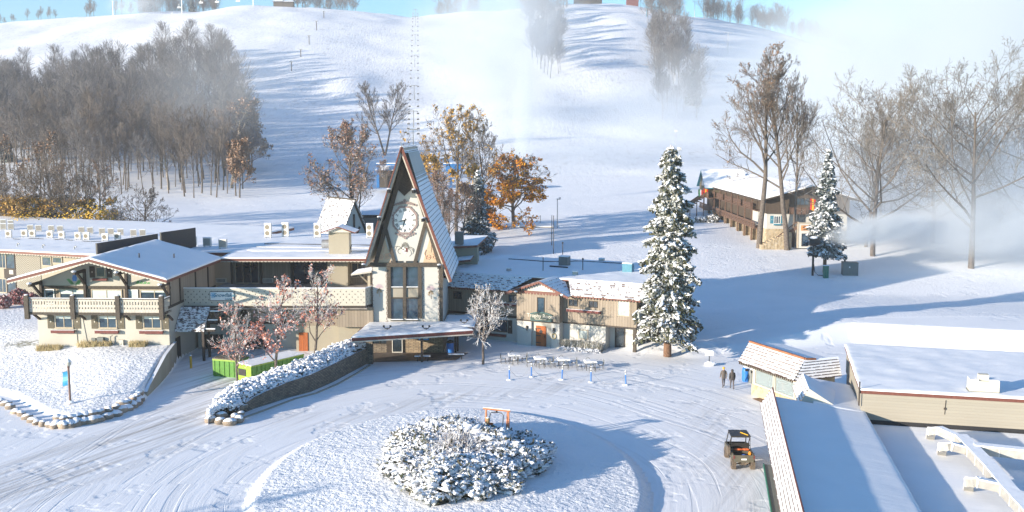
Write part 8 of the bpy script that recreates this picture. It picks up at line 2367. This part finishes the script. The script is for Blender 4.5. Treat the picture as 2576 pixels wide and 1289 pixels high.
zQ = lambda x, y: ((2650 + x / 4.957) * .67083, (1340 + y / 4.957) * .67083)
person('person in dark jacket and yellow knit cap walking away, left of the two', *zQ(310, 560), R(4), plain('yellow_knit', (.75, .35, .02), .8), .8, plain('brown_grey_jacket', (.1, .085, .075), .8, .2, 8), gt)
person('person in dark hooded jacket and grey trousers walking away, right of the two', *zQ(470, 598), R(-3), None, -.8, dj, gt, True)

# ------------------------------------------------------------------ snow free footprints as small heaps along the plaza
# trees standing outside the picture to the left, which throw their shade over lawn, lounge and plaza
for i, (x, y, s_) in enumerate([(-50, 35, .34), (-46, 30, .3)]):
    plant_tree('roadside_tree', 'small bare tree beside the road in the near left, %s of the pair' % NUM[i], 'tree', tallB, (x, y, 0), i * 1.3, s_, 'roadside trees at the near left')
# ================================================================== haze and snowmaking mist
def vol_mat(name, dens, nscale=1.6, lo=.35, hi=.7, edge=.55, col=(.79, .84, .89), aniso=0.0, vert=None):
    m = bpy.data.materials.new(name); m.use_nodes = True; n = m.node_tree.nodes; l = m.node_tree.links
    n.remove(n['Principled BSDF']); out = n['Material Output']
    v = n.new('ShaderNodeVolumePrincipled'); v.inputs['Color'].default_value = (*col, 1); v.inputs['Anisotropy'].default_value = aniso
    tc = n.new('ShaderNodeTexCoord')
    vl = n.new('ShaderNodeVectorMath'); vl.operation = 'LENGTH'; l.new(tc.outputs['Object'], vl.inputs[0])
    fall = M_(n, l, 'DIVIDE', M_(n, l, 'SUBTRACT', 1.0, vl.outputs['Value']), edge, clamp=True)
    fall = M_(n, l, 'MULTIPLY', fall, fall)
    nz = n.new('ShaderNodeTexNoise'); nz.inputs['Scale'].default_value = nscale; nz.inputs['Detail'].default_value = 3; nz.inputs['Roughness'].default_value = .55; nz.inputs['Distortion'].default_value = .6; l.new(tc.outputs['Object'], nz.inputs['Vector'])
    mr = n.new('ShaderNodeMapRange'); mr.inputs[1].default_value = lo; mr.inputs[2].default_value = hi; l.new(nz.outputs['Fac'], mr.inputs[0])
    l.new(M_(n, l, 'MULTIPLY', M_(n, l, 'MULTIPLY', fall, mr.outputs[0]), dens), v.inputs['Density'])
    l.new(v.outputs[0], out.inputs['Volume'])
    return m
def mist(label, c, r, dens, rot=(0, 0, 0), **k):
    b = MB(); b.blob((0, 0, 0), 1.0, 0, n=(14, 22), rough=0)
    o = b.build('snow_mist', vol_mat('snow_mist', dens, **k)); o.location = c; o.scale = r; o.rotation_euler = rot
    return tag(o, label, None, None, 'stuff')
def C3(u, v, D): return PD(u, v, D)
mist('thick white snowmaking cloud filling the upper right', C3(2560, 190, 330), (104, 125, 68), .042, lo=.25, hi=.6)
mist('mist drifting among the bare trees at the right', C3(2480, 520, 168), (36, 40, 19), .085, lo=.28, hi=.62)
gun = Vector((g0.x + .8, g0.y, g0.z + hG + .4))
mist('dense plume blown to the right by the snow gun beside the fir', gun + Vector((8.5, .3, 1.6)), (9.5, 2.8, 2.6), 1.6, rot=(0, -R(9), R(8)), lo=.25, hi=.6, nscale=2.2)
mist('plume widening over the shaded snow at the right', gun + Vector((27, 5, 2.2)), (20, 9, 6.5), .22, rot=(0, -R(3), R(6)), lo=.3, hi=.65)
mist('white column of artificial snow rising above the orange tree', C3(1318, 290, 235), (3.8, 3.6, 19), .3, lo=.2, hi=.6)
mist('broad mist bank in front of the slope above the clock tower', C3(1250, 95, 430), (48, 60, 46), .034, lo=.3, hi=.65)
mist('thin mist lying at the foot of the steep run', C3(1500, 330, 330), (75, 60, 22), .014, lo=.3, hi=.65)
mist('mist veiling the strip of trees right of the steep run', C3(1800, 270, 400), (60, 50, 36), .024, lo=.3, hi=.7)
mist('bluish mist hanging in the right flank of the hillside wood', C3(590, 230, 270), (34, 40, 26), .009, lo=.3, hi=.7)
mist('small white plume on the far left crest', C3(345, 14, 880), (34, 16, 14), .05, lo=.25, hi=.6)
# even air haze round the whole place
hb_ = MB(); hb_.box(-1300, 1300, -60, 1700, -80, 215)
hm = bpy.data.materials.new('haze'); hm.use_nodes = True; n = hm.node_tree.nodes; n.remove(n['Principled BSDF'])
v = n.new('ShaderNodeVolumePrincipled'); v.inputs['Density'].default_value = .0002; v.inputs['Color'].default_value = (1, 1, 1, 1); v.inputs['Anisotropy'].default_value = 0
hm.node_tree.links.new(v.outputs[0], n['Material Output'].inputs['Volume'])
hz_ = hb_.build('haze', hm); tag(hz_, 'thin bluish winter haze', None, None, 'stuff')
mist('mist hanging over the right flank of the ski hill', C3(2080, 190, 480), (75, 60, 42), .018, lo=.3, hi=.65)
